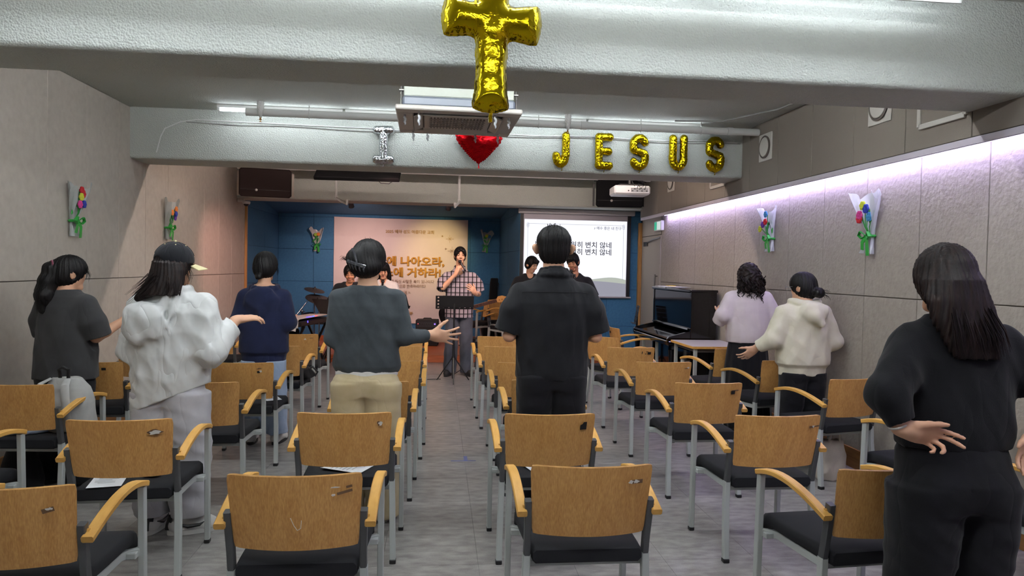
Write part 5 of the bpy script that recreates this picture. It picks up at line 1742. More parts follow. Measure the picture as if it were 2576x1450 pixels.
def lg(F):
    F.ell(p.hp((0, 0.072, 0.165)), np.array((0.062, 0.024, 0.045)), 0.01, p.Rh)
    for sx in (-1, 1):
        F.path([p.hp((sx * 0.075, 0.01, 0.14)), p.hp((sx * 0.086, 0.018, 0.05)), p.hp((sx * 0.088, 0.02, -0.06)), p.hp((sx * 0.082, 0.02, -0.13))], [0.024, 0.026, 0.026, 0.012], 0.012)
    F.path([p.hp((0, -0.06, 0.12)), p.hp((0, -0.075, 0.0)), p.hp((0, -0.07, -0.12))], [0.07, 0.07, 0.05], 0.02)
singer_hair(p, fringe=False, long=lg)

# ---- person in black T-shirt hidden behind the cardigan wearer's head
p = Person('person in black T-shirt mostly hidden behind the head of the cardigan wearer', -1.21, 9.95, 172, 1.56, 0.17, (10, 18, 0), SKIN2, h=0.007)
p.body({'L': dict(el=(-0.24, 0.02, 1.0), wr=(-0.16, 0.25, 1.0), D=(0.2, 0.9, -.2), N=(0, -.2, -1)), 'R': dict(el=(0.24, 0.02, 1.0), wr=(0.16, 0.25, 1.0), D=(-0.2, 0.9, -.2), N=(0, -.2, -1))}, low=0.75, face=True)
p.face()
p.top([(0.74, 0.20, 0.135), (1.10, 0.195, 0.128), (1.20, 0.19, 0.115), (1.265, 0.165, 0.092), (1.32, 0.10, 0.072)], C_TEE,
      [([(0.165, 0, 1.25), (0.25, 0.015, 1.04)], [0.075, 0.075], .05), ([(-0.165, 0, 1.25), (-0.25, 0.015, 1.04)], [0.075, 0.075], .05)],
      fold=(0.005, 221, 4), neck=((0, 0.04, 1.29), (0, 0.0, 1.42), 0.055, 0.07), name='t_shirt')
p.legs(C_GREYJ, (0.105, 0.11), (0.09, 0.095), (0.085, 0.095), 0.10, zt=0.78, hipr=(0.165, 0.112), fold=(0.006, 222), lastz=0.03)
p.shoe(-0.1, 0.0, 8, M_SHOEB)
p.shoe(0.1, 0.0, -8, M_SHOEB)
singer_hair(p)

# ---- two young men in black before the screen
p = Person('person in black T-shirt looking down, left of the black-shirted person before the screen', 1.39, 10.80, 180, 1.74, 0.18, (36, 22, 0), SKIN, h=0.0055)
p.body({'L': dict(el=(-0.26, 0.02, 1.10), wr=(-0.16, 0.25, 1.10)), 'R': dict(el=(0.26, 0.02, 1.10), wr=(0.16, 0.25, 1.10))}, low=0.85, face=True)
p.face()
p.top([(0.82, 0.20, 0.135), (1.10, 0.20, 0.13), (1.30, 0.205, 0.122), (1.40, 0.185, 0.098), (1.445, 0.13, 0.08), (1.475, 0.085, 0.07)], C_TEE,
      [([(0.18, 0, 1.385), (0.262, 0.015, 1.15)], [0.072, 0.075], .05), ([(-0.18, 0, 1.385), (-0.262, 0.015, 1.15)], [0.072, 0.075], .05)],
      fold=(0.005, 231, 4), neck=((0, 0.05, 1.43), (0, 0.0, 1.57), 0.05, 0.075), name='t_shirt')
p.legs(C_GREYJ, (0.11, 0.115), (0.095, 0.10), (0.088, 0.10), 0.11, zt=0.85, hipr=(0.175, 0.116), fold=(0.006, 232), lastz=0.03)
p.shoe(-0.12, 0.0, 8, M_SHOEB)
p.shoe(0.12, 0.0, -8, M_SHOEB)
def lg(F):
    F.ell(p.hp((0.0, 0.070, 0.182)), np.array((0.066, 0.028, 0.036)), 0.012, p.Rh)
singer_hair(p, fringe=False, long=lg, g=0.017)
p = Person('person in black T-shirt looking down at a microphone, right of the black-shirted person', 1.93, 10.02, 180, 1.79, 0.20, (-26, 24, 4), SKIN2, h=0.0055, hs=1.03)
p.body({'L': dict(el=(-0.29, 0.02, 1.12), wr=(-0.18, 0.25, 1.12)), 'R': dict(el=(0.29, 0.02, 1.12), wr=(0.18, 0.25, 1.12))}, low=0.85, face=True, neckr=0.062)
p.face(open_mouth=True, brow=-0.006)
p.top([(0.82, 0.225, 0.155), (1.10, 0.228, 0.155), (1.30, 0.232, 0.142), (1.40, 0.212, 0.112), (1.46, 0.15, 0.09), (1.50, 0.092, 0.075)], C_TEE,
      [([(0.20, 0, 1.395), (0.29, 0.015, 1.16)], [0.082, 0.085], .05), ([(-0.20, 0, 1.395), (-0.29, 0.015, 1.16)], [0.082, 0.085], .05)],
      fold=(0.005, 241, 4), neck=((0, 0.05, 1.46), (0, 0.0, 1.60), 0.055, 0.08), name='t_shirt')
p.legs(C_BLACK3, (0.115, 0.125), (0.10, 0.105), (0.09, 0.10), 0.12, zt=0.85, hipr=(0.19, 0.13), fold=(0.006, 242), lastz=0.03)
p.shoe(-0.12, 0.0, 8, M_SHOEB)
p.shoe(0.12, 0.0, -8, M_SHOEB)
def lg(F):
    F.ell(p.hp((0.01, 0.074, 0.178)), np.array((0.070, 0.030, 0.040)), 0.012, p.Rh)
singer_hair(p, fringe=False, long=lg, g=0.016)
hm = p.hp((0.0, 0.145, 0.030))
mloc = np.array([1.93 - hm[0], 10.02 - hm[1], hm[2]])

# ---- keyboard player, seated by the left wall
p = Person('seated keyboard player by the left wall, mostly hidden behind the navy hoodie', -2.55, 10.80, -84, 1.60, 0.16, (0, 20, 0), h=0.008, z0=-0.34)
p.body({'R': dict(el=(0.21, 0.10, 1.03), wr=(0.13, 0.36, 1.12), D=(0.1, 0.95, -0.1), N=(0, -.2, -1), curl=(20, 25, 15)), 'L': dict(el=(-0.21, 0.10, 1.03), wr=(-0.10, 0.36, 1.12), D=(0, 0.95, -0.1), N=(0, -.2, -1), curl=(20, 25, 15))}, low=0.78, face=True)
p.face()
p.top([(0.80, 0.185, 0.14), (1.05, 0.18, 0.128), (1.20, 0.175, 0.115), (1.265, 0.155, 0.092), (1.33, 0.095, 0.07)], cloth('grey_pink_knit', '#b9a9a6'),
      [([(0.15, 0, 1.25), (0.212, 0.10, 1.035), (0.15, 0.30, 1.10)], [0.066, 0.060, 0.045]), ([(-0.15, 0, 1.25), (-0.212, 0.10, 1.035), (-0.12, 0.30, 1.10)], [0.066, 0.060, 0.045])],
      fold=(0.005, 251, 4), neck=((0, 0.05, 1.30), (0, 0.0, 1.44), 0.052, 0.07), name='knit_top')
F = Fld((-.3, -.3, 0.38), (.3, .62, 0.98), 0.009)
for sx in (-1, 1):
    F.path([(sx * 0.09, -0.02, 0.86), (sx * 0.12, 0.40, 0.86), (sx * 0.12, 0.42, 0.46)], [0.10, 0.075, 0.055], 0.03)
F.ell((0, -0.02, 0.86), (0.17, 0.13, 0.10), 0.03)
F.build('trousers', C_BLACK3, p.t)
p.shoe(-0.12, 0.47, 0, M_SHOEB).location = (0, 0, 0.34)
p.shoe(0.12, 0.47, 0, M_SHOEB).location = (0, 0, 0.34)
singer_hair(p, m=HAIRB)
# ================================================================ banner, screen
M_BANNER = mat('banner_cloth', '#d9cfcb', 0.85, bump=(5, 0.25, 0.03), var=('#d3c8c5', 3, 0.3, 0.7))
M_GOLD = mat('banner_gold', '#c8962e', 0.6, var=('#a9741f', 9, 0.3, 0.7))
M_GOLD2 = mat('banner_pale_gold', '#bd9f6b', 0.7)
M_TAN = mat('banner_tan', '#a58a77', 0.7)
bY = YN - 0.03
bx0, bx1, bz0, bz1 = -1.98, 0.545, 0.455, 2.46
t = thing('banner', 'cream cloth banner with gold lettering on the blue stage wall', 'banner', (0, bY, 0))
def bf(u, v):
    x = bx0 + (bx1 - bx0) * u
    z = bz0 + (bz1 - bz0) * v - 0.012 * math.sin(u * math.pi) * v
    y = -0.006 * math.sin(u * 9 + v * 3) * (1 - v * .5) - 0.004 * math.sin(v * 14 + u * 2) - 0.012 * (1 - abs(v - .41) / .02 if abs(v - .41) < .02 else 0) * 0.3
    return (x, y, z), (0, -1, 0)
B().plate(bf, 40, 34, 0.002).build('cloth', M_BANNER, t, 60)
Rf = (R(90), 0, 0)
def btext(body, px, pz, size, m, off=0.0, sx=1.0, align='LEFT', nm='lettering'):
    text(nm, body, size, m, (px, -0.017, pz), Rf, t, 0.003, off, sx, align)
btext('성소에 나아오라,', 0.105, 1.575, 0.190, M_GOLD, 0.0075, 1.14, 'RIGHT')
btext('지성소에 거하라!', 0.050, 1.362, 0.190, M_GOLD, 0.0075, 1.14, 'RIGHT')
btext('2025 예하 성도 아름다운 교회', -1.02, 2.18, 0.075, M_GOLD2, 0.0010, 1.0)
btext('오게 하사 주의 뜰에 살게 하신 사람은 복이 있나이다', -0.085, 1.235, 0.072, M_TAN, 0.0, 0.95, 'RIGHT')
btext('주의 성전의 아름다움으로 만족하리이다', -0.245, 1.145, 0.072, M_TAN, 0.0, 0.92, 'RIGHT')
btext('< 시편 65편 4절 >', -0.54, 1.03, 0.066, M_TAN, 0.0, 1.0, 'RIGHT')
btext('교회 고등부', -0.48, 0.62, 0.080, M_GOLD2, 0.002, 1.0, 'RIGHT')
def star(cx, cz, r, m):
    q = B()
    for k in range(4):
        a = k * math.pi / 4
        rr = r if k % 2 == 0 else r * 0.6
        q.box((cx, -0.017, cz), (2 * rr, 0.002, 0.005), roty(a))
    q.build('star', m, t, 0)
for cx, cz, r, m in ((0.20, 2.09, 0.075, M_GOLD2), (0.245, 1.86, 0.085, M_TAN), (0.055, 2.14, 0.02, M_GOLD2), (0.125, 1.90, 0.022, M_TAN)):
    star(cx, cz, r, m)

sY = YF - 0.055
scr = thing('projection_screen', 'pull-down projection screen showing Korean song lyrics beside the stage', 'screen', (0, sY, 0))
B().box((2.235, -0.01, 2.487), (1.93, 0.085, 0.082), bev=0.012).build('case', mat('screen_case', '#b9b6b8', 0.5), scr)
B().box((2.225, 0.0, 1.78), (1.84, 0.003, 1.35)).build('black_border', M_BLK, scr)
B().box((2.222, -0.0035, 1.775), (1.725, 0.002, 1.335)).build('fabric', mat('screen_fabric', '#c9c3cc', 0.8), scr)
B().cyl((1.285, 0, 1.10), (3.165, 0, 1.10), 0.014, n=10).build('bottom_bar', mat('screen_case', '#b9b6b8'), scr)
M_SCR = emit('screen_white', '#e6e7f2', SCREEN_POWER)
M_SCRG = emit('screen_grey', '#9b9ba8', SCREEN_POWER * 0.75)
M_SCRGR = emit('screen_green', '#b4bab0', SCREEN_POWER * 0.8)
M_SCRD = emit('screen_dark', '#55555c', SCREEN_POWER * 0.35)
M_SCRL = emit('screen_line', '#8b8d99', SCREEN_POWER * 0.6)
ix0, ix1, iz0, iz1 = 1.372, 3.075, 1.118, 2.355
pic = B().box(((ix0 + ix1) / 2, -0.0055, (iz0 + iz1) / 2), (ix1 - ix0, 0.002, iz1 - iz0)).build('projected_image', M_SCR, scr)
def flat(poly, y, m, nm):
    P = [(a, y, b) for a, b in poly]
    q = B().add(P, [tuple(range(len(P)))])
    return q.build(nm, m, scr, 0)
hx = np.linspace(ix0, ix1, 30)
hill1 = [(x, 1.375 + 0.045 * math.sin((x - 2.2) * 3.4) + 0.02 * math.sin(x * 7)) for x in hx]
hill2 = [(x, 1.335 + 0.03 * math.sin((x - 2.0) * 3.2)) for x in hx]
flat([(ix0, iz0), (ix1, iz0)] + hill1[::-1], -0.0070, M_SCRGR, 'green_hill')
flat([(ix0, iz0), (ix1, iz0)] + hill2[::-1], -0.0075, M_SCRG, 'grey_hill')
q = B()
dome = [(2.265 + 0.052 * math.cos(a) * (1 if math.sin(a) > 0 else 1.0), 1.445 + (0.065 if math.sin(a) > 0 else 0.02) * math.sin(a)) for a in np.linspace(0, 2 * math.pi, 20)[:-1]]
flat(dome, -0.0072, M_SCRG, 'church_dome')
flat([(2.235, 1.36), (2.295, 1.36), (2.295, 1.44), (2.235, 1.44)], -0.0071, M_SCRG, 'church_tower')
B().box((2.265, -0.0072, 1.555), (0.008, 0.001, 0.085)).box((2.265, -0.0072, 1.570), (0.05, 0.001, 0.007)).box((2.265, -0.0072, 1.545), (0.03, 0.001, 0.006)).build('church_cross', M_SCRL, scr)
q = B()
for z in (2.285,):
    q.box(((ix0 + ix1) / 2, -0.0072, z), (1.60, 0.001, 0.004))
for x in (1.43, 3.02):
    q.box((x, -0.0072, 1.82), (0.004, 0.001, 0.86))
q.build('frame_lines', M_SCRL, scr)
for x in (1.43, 3.02):
    q = B()
    for k in range(3):
        q.tube([(x + 0.018 * math.cos(a), -0.0075, 2.262 - 0.02 + k * 0.020 + 0.018 * math.sin(a)) for a in np.linspace(0, 2 * math.pi, 17)[:-1]], 0.0016, 4, True)
    q.build('knot_ornament', M_SCRL, scr)
for z in (1.915, 1.800):
    text('lyrics', '변치 않네 영원히 변치 않네', 0.112, M_SCRD, (2.83, -0.0070, z), Rf, scr, 0.0004, 0.0013, 1.02, 'RIGHT')
text('song_title', '♪ 예수 좋은 내 친구', 0.058, M_SCRD, (2.985, -0.0070, 2.215), Rf, scr, 0.0004, 0.0, 1.0, 'RIGHT')

# ================================================================ foil balloons
def foil(name, col, rough=0.14):
    m = mat(name, col, rough, 1.0)
    nt = m.node_tree
    b = nt.nodes['Principled BSDF']
    tc = nt.nodes.new('ShaderNodeTexCoord')
    vo = nt.nodes.new('ShaderNodeTexVoronoi')
    vo.feature = 'SMOOTH_F1'
    vo.inputs['Scale'].default_value = 24
    no = nt.nodes.new('ShaderNodeTexNoise')
    no.inputs['Scale'].default_value = 30
    no.inputs['Distortion'].default_value = 1.2
    ad = nt.nodes.new('ShaderNodeMath')
    ad.operation = 'ADD'
    nt.links.new(tc.outputs['Object'], vo.inputs['Vector'])
    nt.links.new(tc.outputs['Object'], no.inputs['Vector'])
    nt.links.new(vo.outputs['Distance'], ad.inputs[0])
    nt.links.new(no.outputs[0], ad.inputs[1])
    bp = nt.nodes.new('ShaderNodeBump')
    bp.inputs['Strength'].default_value = 0.22
    bp.inputs['Distance'].default_value = 0.012
    nt.links.new(ad.outputs[0], bp.inputs['Height'])
    nt.links.new(bp.outputs[0], b.inputs['Normal'])
    return m
M_FGOLD = foil('foil_gold', '#bba314', 0.15)
M_FSIL = foil('foil_silver', '#c9ccd0', 0.14)
M_FRED = foil('foil_red', '#c2141c', 0.2)
def letter(ch, x, label, m=M_FGOLD, zc=2.785, h=0.375, w=0.235):
    t = thing('letter_balloon', label, 'balloon', (x, 7.262, zc), R(random.Random(ord(ch[0])).uniform(-4, 4)), 'foil letter balloons on the far beam')
    r = 0.040
    H2, W2 = h / 2 - r, w / 2 - r
    arc = lambda cx, cz, rx, rz, a0, a1, n=10: [(cx + rx * math.cos(R(a0 + (a1 - a0) * k / n)), cz + rz * math.sin(R(a0 + (a1 - a0) * k / n))) for k in range(n + 1)]
    S = {'I': [[(0, -H2), (0, H2)], [(-W2 * .8, H2), (W2 * .8, H2)], [(-W2 * .8, -H2), (W2 * .8, -H2)]],
         'J': [[(W2 * .55, H2), (W2 * .55, -H2 * .35)] + arc(-0.01, -H2 * .42, W2 * .62, H2 * .55, 0, -180)],
         'E': [[(-W2 * .7, -H2), (-W2 * .7, H2), (W2 * .75, H2)], [(-W2 * .7, 0), (W2 * .6, 0)], [(-W2 * .7, -H2), (W2 * .75, -H2)]],
         'S': [arc(0, H2 * .52, W2 * .80, H2 * .48, 20, 180) + arc(0, H2 * .30, W2 * .8, H2 * .3, 180, 215, 3) + arc(0, -H2 * .30, W2 * .8, H2 * .35, 35, 0, 3) + arc(0, -H2 * .52, W2 * .80, H2 * .48, 0, -160)],
         'U': [[(-W2 * .75, H2), (-W2 * .75, -H2 * .35)] + arc(0, -H2 * .45, W2 * .75, H2 * .55, 180, 360) + [(W2 * .75, H2)]]}[ch]
    F = Fld((-w, -0.07, -h / 2 - .06), (w, 0.07, h / 2 + .03), 0.004)
    for st in S:
        for a, b in zip(st, st[1:]):
            F.cap((a[0], 0, a[1]), (b[0], 0, b[1]), r, None, 0.006)
    rr = random.Random(ord(ch))
    ph = [rr.uniform(0, 6) for _ in range(4)]
    F.disp(lambda X, Y, Z: 0.0022 * np.sin(X * 130 + ph[0] + 2 * np.sin(Z * 60)) * np.sin(Z * 110 + ph[1] + 2 * np.sin(X * 50)) - 0.0035 * np.exp(-(Y / 0.004) ** 2))
    F.build('foil', m, t, 0)
    B().tube([(0.0, 0, -h / 2 + .01), (0.004, -0.004, -h / 2 - 0.012), (0.0, 0.0, -h / 2 - 0.03)], [0.012, 0.006, 0.011], 8, flat=.5).build('tail', m, t)
    B().cyl((0, 0.0, h / 2 - 0.02), (0, 0.02, h / 2 + 0.03), 0.0012, n=5).build('string', M_WHITE, t)
letter('I', -0.575, 'silver foil letter I balloon on the far beam', M_FSIL, 2.77, 0.375, 0.25)
letter('J', 1.245, 'gold foil letter J balloon under the ceiling pipe')
letter('E', 1.69, 'gold foil letter E balloon on the far beam')
letter('S', 2.065, 'gold foil letter S balloon between the E and U balloons', zc=2.79)
letter('U', 2.485, 'gold foil letter U balloon on the far beam', zc=2.80)
letter('S', 2.885, 'gold foil letter S balloon last in the row at the right', zc=2.795)
t = thing('heart_balloon', 'red foil heart balloon hanging behind the air conditioner', 'balloon', (0.385, 7.240, 2.83), 0, 'foil letter balloons on the far beam')
F = Fld((-.26, -.075, -.32), (.26, .075, .24), 0.005)
for sx in (-1, 1):
    F.ell((sx * 0.102, 0, 0.075), (0.118, 0.056, 0.112), 0.02)
for k in range(10):
    u = k / 9
    F.ell((0, 0, 0.04 - 0.245 * u), (0.200 * (1 - u) ** 0.85 + 0.012, 0.052 * (1 - u) + 0.012, 0.065 * (1 - u) + 0.016), 0.02)
F.disp(lambda X, Y, Z: 0.002 * np.sin(np.arctan2(X, Z + .05) * 40) * np.exp(-((np.abs(Y)) / 0.02)) - 0.004 * np.exp(-(Y / 0.004) ** 2))
F.build('foil', M_FRED, t, 0)
B().tube([(0, 0, -0.205), (0, 0, -0.23), (0.002, 0, -0.27)], [0.016, 0.011, 0.014], 8, flat=.5).build('tail', M_FRED, t)
t = thing('cross_balloon', 'large gold foil cross balloon hanging before the near beam', 'balloon', (0.222, 3.25, 2.645), R(2), None)
F = Fld((-.31, -.10, -.46), (.31, .10, .35), 0.005)
F.path([(0, 0, 0.21), (0, 0, 0.06), (0, 0, -0.02), (0, 0, -0.12), (0, 0, -0.26), (0, 0, -0.345)], [0.080, 0.066, 0.074, 0.066, 0.066, 0.082], 0.02)
F.path([(-0.185, 0, 0.038), (-0.06, 0, 0.03), (0.06, 0, 0.022), (0.185, 0, 0.018)], [0.086, 0.066, 0.066, 0.086], 0.025)
F.d = F.d.copy()
x_, y_, z_ = F.xyz((slice(None),) * 3)
# flat flared ends of the arms, pinched seam all around, wrinkles running into the seam
F.d = np.maximum(F.d, (np.abs(x_) - 0.226 + 2.2 * np.minimum((z_ - 0.03) ** 2, 0.012) + 11 * y_ ** 2 * (np.abs(x_) > 0.1)).astype(np.float32))
F.d = np.maximum(F.d, (-(z_ + 0.385) + 3.0 * x_ ** 2 + 12 * y_ ** 2).astype(np.float32))
F.disp(lambda X, Y, Z: 0.0016 * np.sin(X * 150 + 1.5 * np.sin(Z * 60)) * np.sin(Z * 130 + 2 * np.sin(X * 45)) * np.exp(-((np.abs(Y) - 0.02) / 0.025) ** 2) - 0.005 * np.exp(-(Y / 0.005) ** 2) + 0.004 * np.exp(-((np.abs(X) - 0.072) / 0.004) ** 2) * (np.abs(Z - 0.03) < 0.08))
F.build('foil', M_FGOLD, t, 0)
B().tube([(0, 0, -0.35), (0.004, -0.005, -0.385), (0.0, 0, -0.405), (0.002, 0, -0.43)], [0.030, 0.014, 0.018, 0.016], 8, flat=.6).build('tail', M_FGOLD, t)
B().cyl((0, 0, 0.28), (0, 0, ZC - 2.645), 0.001, n=5).build('string', M_WHITE, t)

# ================================================================ air conditioner
M_ACW = mat('ac_plastic', '#b7b3ab', 0.5)
M_ACD = mat('ac_dark', '#5d5650', 0.6)
M_ACT = mat('ac_tray', '#666d79', 0.35)
M_ACB = mat('ac_foam', '#aeb3a8', 0.7)
ac = thing('air_conditioner', 'ceiling cassette air conditioner with slotted grille and grey drain tray', 'air conditioner', (0.125, 5.74, 2.70), R(1))
q = B()
for (cx, cy, wx, wy) in ((0, -0.405, 0.94, 0.13), (0, 0.405, 0.94, 0.13), (-0.405, 0, 0.13, 0.68), (0.405, 0, 0.13, 0.68)):
    q.box((cx, cy, 0.018), (wx, wy, 0.036), bev=0.008)
q.build('panel', M_ACW, ac)
B().box((0, 0, 0.03), (0.70, 0.70, 0.02)).build('recess', M_ACD, ac)
gr = B().box((0, 0, 0.008), (0.52, 0.50, 0.010), bev=0.004).build('grille', M_ACW, ac)
for i in range(17):
    B().box((-0.205 + i * 0.0256, 0, 0.001), (0.013, 0.40, 0.006)).build('slot', M_ACD, gr, 0)
q = B()
for j in range(5):
    q.box((0, -0.14 + 0.07 * j, 0.0005), (0.44, 0.006, 0.006))
q.build('crossbar', M_ACW, gr, 0)
for k in range(4):
    o = B().box((0, -0.305, 0.004), (0.54, 0.075, 0.012), rotx(R(24)), bev=0.004).build('louver', M_ACW, ac)
    o.rotation_euler = (0, 0, k * math.pi / 2)
B().box((0, 0, 0.075), (0.84, 0.84, 0.075), bev=0.015).build('drain_tray', M_ACT, ac)
B().box((0, 0, 0.195), (0.82, 0.82, 0.165), bev=0.006).build('body', M_ACB, ac)
for sx in (-1, 1):
    for sy in (-1, 1):
        B().cyl((sx * 0.43, sy * 0.36, 0.06), (sx * 0.43, sy * 0.36, ZC - 2.70), 0.005, n=6).box((sx * 0.425, sy * 0.36, 0.16), (0.04, 0.05, 0.006)).lathe([(0.010, 0.13), (0.010, 0.145)], (sx * 0.43, sy * 0.36, 0), n=6).build('hanger_rod', M_STEEL, ac)
M_CLR = clear('clear_plastic', '#c9ccd0', 0.1, 0.55)
k = 0
for (px, py, ln, lb) in ((-0.40, -0.28, .075, 'front left corner'), (-0.29, -0.40, .10, 'front edge on the left'), (0.28, -0.40, .10, 'front edge on the right'), (0.39, -0.30, .08, 'front right corner'),
                     (-0.36, 0.37, .08, 'rear left corner'), (-0.24, 0.42, .07, 'rear edge on the left'), (0.17, 0.42, .07, 'rear edge on the right'), (0.36, 0.36, .08, 'rear right corner')):
    w = thing('clear_pendant', 'clear plastic twisted pendant at the %s of the air conditioner' % lb, 'pendant', (0.125 + px, 5.74 + py, 2.70), 0, 'clear pendants under the air conditioner')
    P = [(0.004 * math.cos(u * 14), 0.004 * math.sin(u * 14), -ln * u) for u in np.linspace(0, 1, 14)]
    B().tube(P, [0.004 + 0.007 * math.sin(math.pi * u) for u in np.linspace(0, 1, 14)], 6).build('twist', M_CLR, w)
    B().box((0, 0, -0.002), (0.018, 0.018, 0.006), bev=.002).build('clip', M_CLR, w)

# ================================================================ loudspeakers, projector, monitor, camera
def loudspeaker(x, y, rz, m, label, bracket):
    t = thing('loudspeaker', label, 'loudspeaker', (x, y, 2.68), R(rz), 'loudspeakers before the stage')
    rings = []
    for yy, hx_, hz in ((-0.17, 0.335, 0.185), (-0.155, 0.35, 0.20), (0.10, 0.29, 0.175), (0.16, 0.26, 0.16)):
        b = 0.03
        rings.append(np.array([(-hx_ + b, yy, -hz), (hx_ - b, yy, -hz), (hx_, yy, -hz + b), (hx_, yy, hz - b), (hx_ - b, yy, hz), (-hx_ + b, yy, hz), (-hx_, yy, hz - b), (-hx_, yy, -hz + b)]))
    B().loft(rings).build('cabinet', m, t, 30)
    B().box((0, -0.172, -0.10), (0.66, 0.006, 0.004)).build('seam', M_BLK, t)
    B().lathe([(0.018, 0), (0.018, 0.008), (0.010, 0.010)], (-0.12, -0.172, -0.105), (0, -1, 0), 12).build('badge', M_STEEL, t)
    B().bar([(-0.37, 0.02, -0.17), (-0.37, 0.02, 0.17)], 0.03, 0.012, (0, 1, 0)).bar([(0.37, 0.02, -0.17), (0.37, 0.02, 0.17)], 0.03, 0.012, (0, 1, 0)).bar([(-0.37, 0.02, 0.205), (0.37, 0.02, 0.205)], 0.03, 0.012, (0, 0, 1)).build('bracket', bracket, t)
    B().cyl((0, 0.02, 0.2), (0, 0.02, ZC - 2.68), 0.015, n=10).build('ceiling_rod', bracket, t)
loudspeaker(-2.47, 10.42, 12, mat('speaker_brown', '#2b2120', 0.7, spec=0.1, bump=(300, 0.3, 0.003)), 'dark brown loudspeaker hanging at the upper left of the stage', mat('bracket_cream', '#c9bdb2', 0.5))
loudspeaker(2.66, 10.42, -8, mat('speaker_black', '#101013', 0.7, spec=0.1, bump=(300, 0.3, 0.003)), 'black loudspeaker hanging behind the projector', M_BLK)
t = thing('projector', 'white ceiling projector with black cables before the screen', 'projector', (2.41, 8.80, 2.565), R(-3))
B().box((0, 0.10, 0), (0.46, 0.34, 0.115), bev=0.02).build('body', mat('projector_white', '#d3d5d8', 0.4), t)
B().box((0.09, -0.0715, 0.0), (0.22, 0.004, 0.05)).build('port_panel', mat('port_grey', '#8d8f94', 0.5), t)
for i in range(7):
    B().box((0.0 + i * 0.03, -0.075, -0.012 + 0.025 * (i % 2)), (0.018, 0.006, 0.012)).build('port', M_BLK, t, 0)
B().lathe([(0.009, 0), (0.009, 0.004)], (-0.05, -0.073, -0.01), (0, -1, 0), 10).build('button', M_BLK, t)
B().box((0, 0.10, 0.07), (0.30, 0.2, 0.03), bev=0.006).cyl((0, 0.1, 0.08), (0, 0.1, ZC - 2.565), 0.025, n=12).build('ceiling_mount', M_BLK, t)
for i in range(5):
    r_ = random.Random(40 + i)
    P = [(0.02 + 0.035 * i, -0.075, 0.01)] + [(0.02 + 0.035 * i + r_.uniform(-.05, .09), -0.10 + r_.uniform(-.02, .05), 0.03 + 0.02 * j + r_.uniform(-.01, .02)) for j in range(1, 4)] + [(0.02 + 0.02 * i, 0.05, 0.16)]
    B().tube(P, 0.004, 6).build('cable', M_BLK, t)
t = thing('ceiling_monitor', 'flat black monitor hanging from the ceiling behind the far beam', 'monitor', (-1.04, 9.1, 2.635), R(-2))
B().box((0, 0.12, 0.10), (1.06, 0.05, 0.42), rotx(R(-58)), bev=0.008).build('panel', mat('monitor_black', '#0a0a0c', 0.8, spec=0.1), t)
B().cyl((0, 0.15, 0.12), (0, 0.15, ZC - 2.635), 0.02, n=10).build('mount', M_BLK, t)
B().tube([(0.25, -0.04, 0.0), (0.30, -0.05, -0.05), (0.40, -0.05, -0.055), (0.47, -0.03, 0.0)], 0.005, 6).build('cable', M_BLK, t)
for x, lb, dx in ((-1.515, 'left one of two white bent pipe hooks before the stage', 0.20), (0.285, 'right one of two white bent pipe hooks before the stage', -0.07)):
    t = thing('pipe_hook', lb, 'pipe', (x, 10.62, 0), 0, 'white bent pipe hooks before the stage')
    B().tube([(0, 0, ZC), (0, 0, 2.56), (0.01, -0.01, 2.53), (dx * .5, -0.2, 2.47), (dx, -0.34, 2.42), (dx, -0.35, 2.45), (dx, -0.35, 2.48)], 0.019, 10).build('pipe', M_WHITE, t)
    B().sph((0, 0, 2.545), 0.027, 10).build('elbow', M_WHITE, t)
t = thing('security_camera', 'small white dome security camera at the upper left of the stage', 'camera', (-2.93, 11.05, 2.46))
B().box((-0.05, 0, 0.03), (0.10, 0.06, 0.05), bev=0.008).lathe([(0.055, 0.02), (0.058, 0.0), (0.050, -0.02)], (0.03, 0, 0.0)).build('housing', M_WHITE, t)
B().sph((0.03, 0, -0.018), (0.042, 0.042, 0.036), 12).build('dome', mat('dome_black', '#202024', 0.15), t)
# exit sign by the door
t = thing('exit_sign', 'small white and green emergency exit sign over the door', 'sign', (XR - 0.03, 10.46, 2.235))
B().box((0, 0, 0), (0.05, 0.34, 0.15), bev=0.006).build('box', mat('sign_white', '#dfe3e2', 0.5), t)
B().box((-0.026, 0.10, 0), (0.003, 0.11, 0.12)).build('green_face', emit('exit_green', '#35b08c', 0.7), t)
B().box((-0.0265, -0.06, 0), (0.003, 0.17, 0.12)).build('white_face', emit('exit_white', '#dfeeea', 0.6), t)

# vents on the upper right wall
M_VENT = mat('vent_white', '#c9c6be', 0.6)
def round_vent(y, z, s, label):
    t = thing('round_vent', label, 'vent', (XU, y, z), 0, 'round vents on the upper right wall')
    B().box((-0.006, 0, 0), (0.012, s, s), bev=0.003).build('plate', M_VENT, t)
    B().lathe([(s * .40, 0.0), (s * .42, 0.012), (s * .38, 0.018), (s * .36, 0.010)], (-0.012, 0, 0), (-1, 0, 0), 28, False).build('ring', M_ACD, t)
    B().lathe([(s * .35, 0.0), (s * .34, 0.016), (s * .2, 0.022), (0.001, 0.023)], (-0.012, 0, 0), (-1, 0, 0), 28).build('disc', M_VENT, t)
round_vent(6.76, 2.80, 0.27, 'round vent on a square plate right of the end of the ceiling pipe')
round_vent(4.93, 2.80, 0.27, 'round vent on a square plate nearest to the viewer')
round_vent(9.63, 2.80, 0.27, 'round vent on a square plate nearest to the projector')
round_vent(8.86, 2.82, 0.22, 'small round vent under the right end of the far beam')
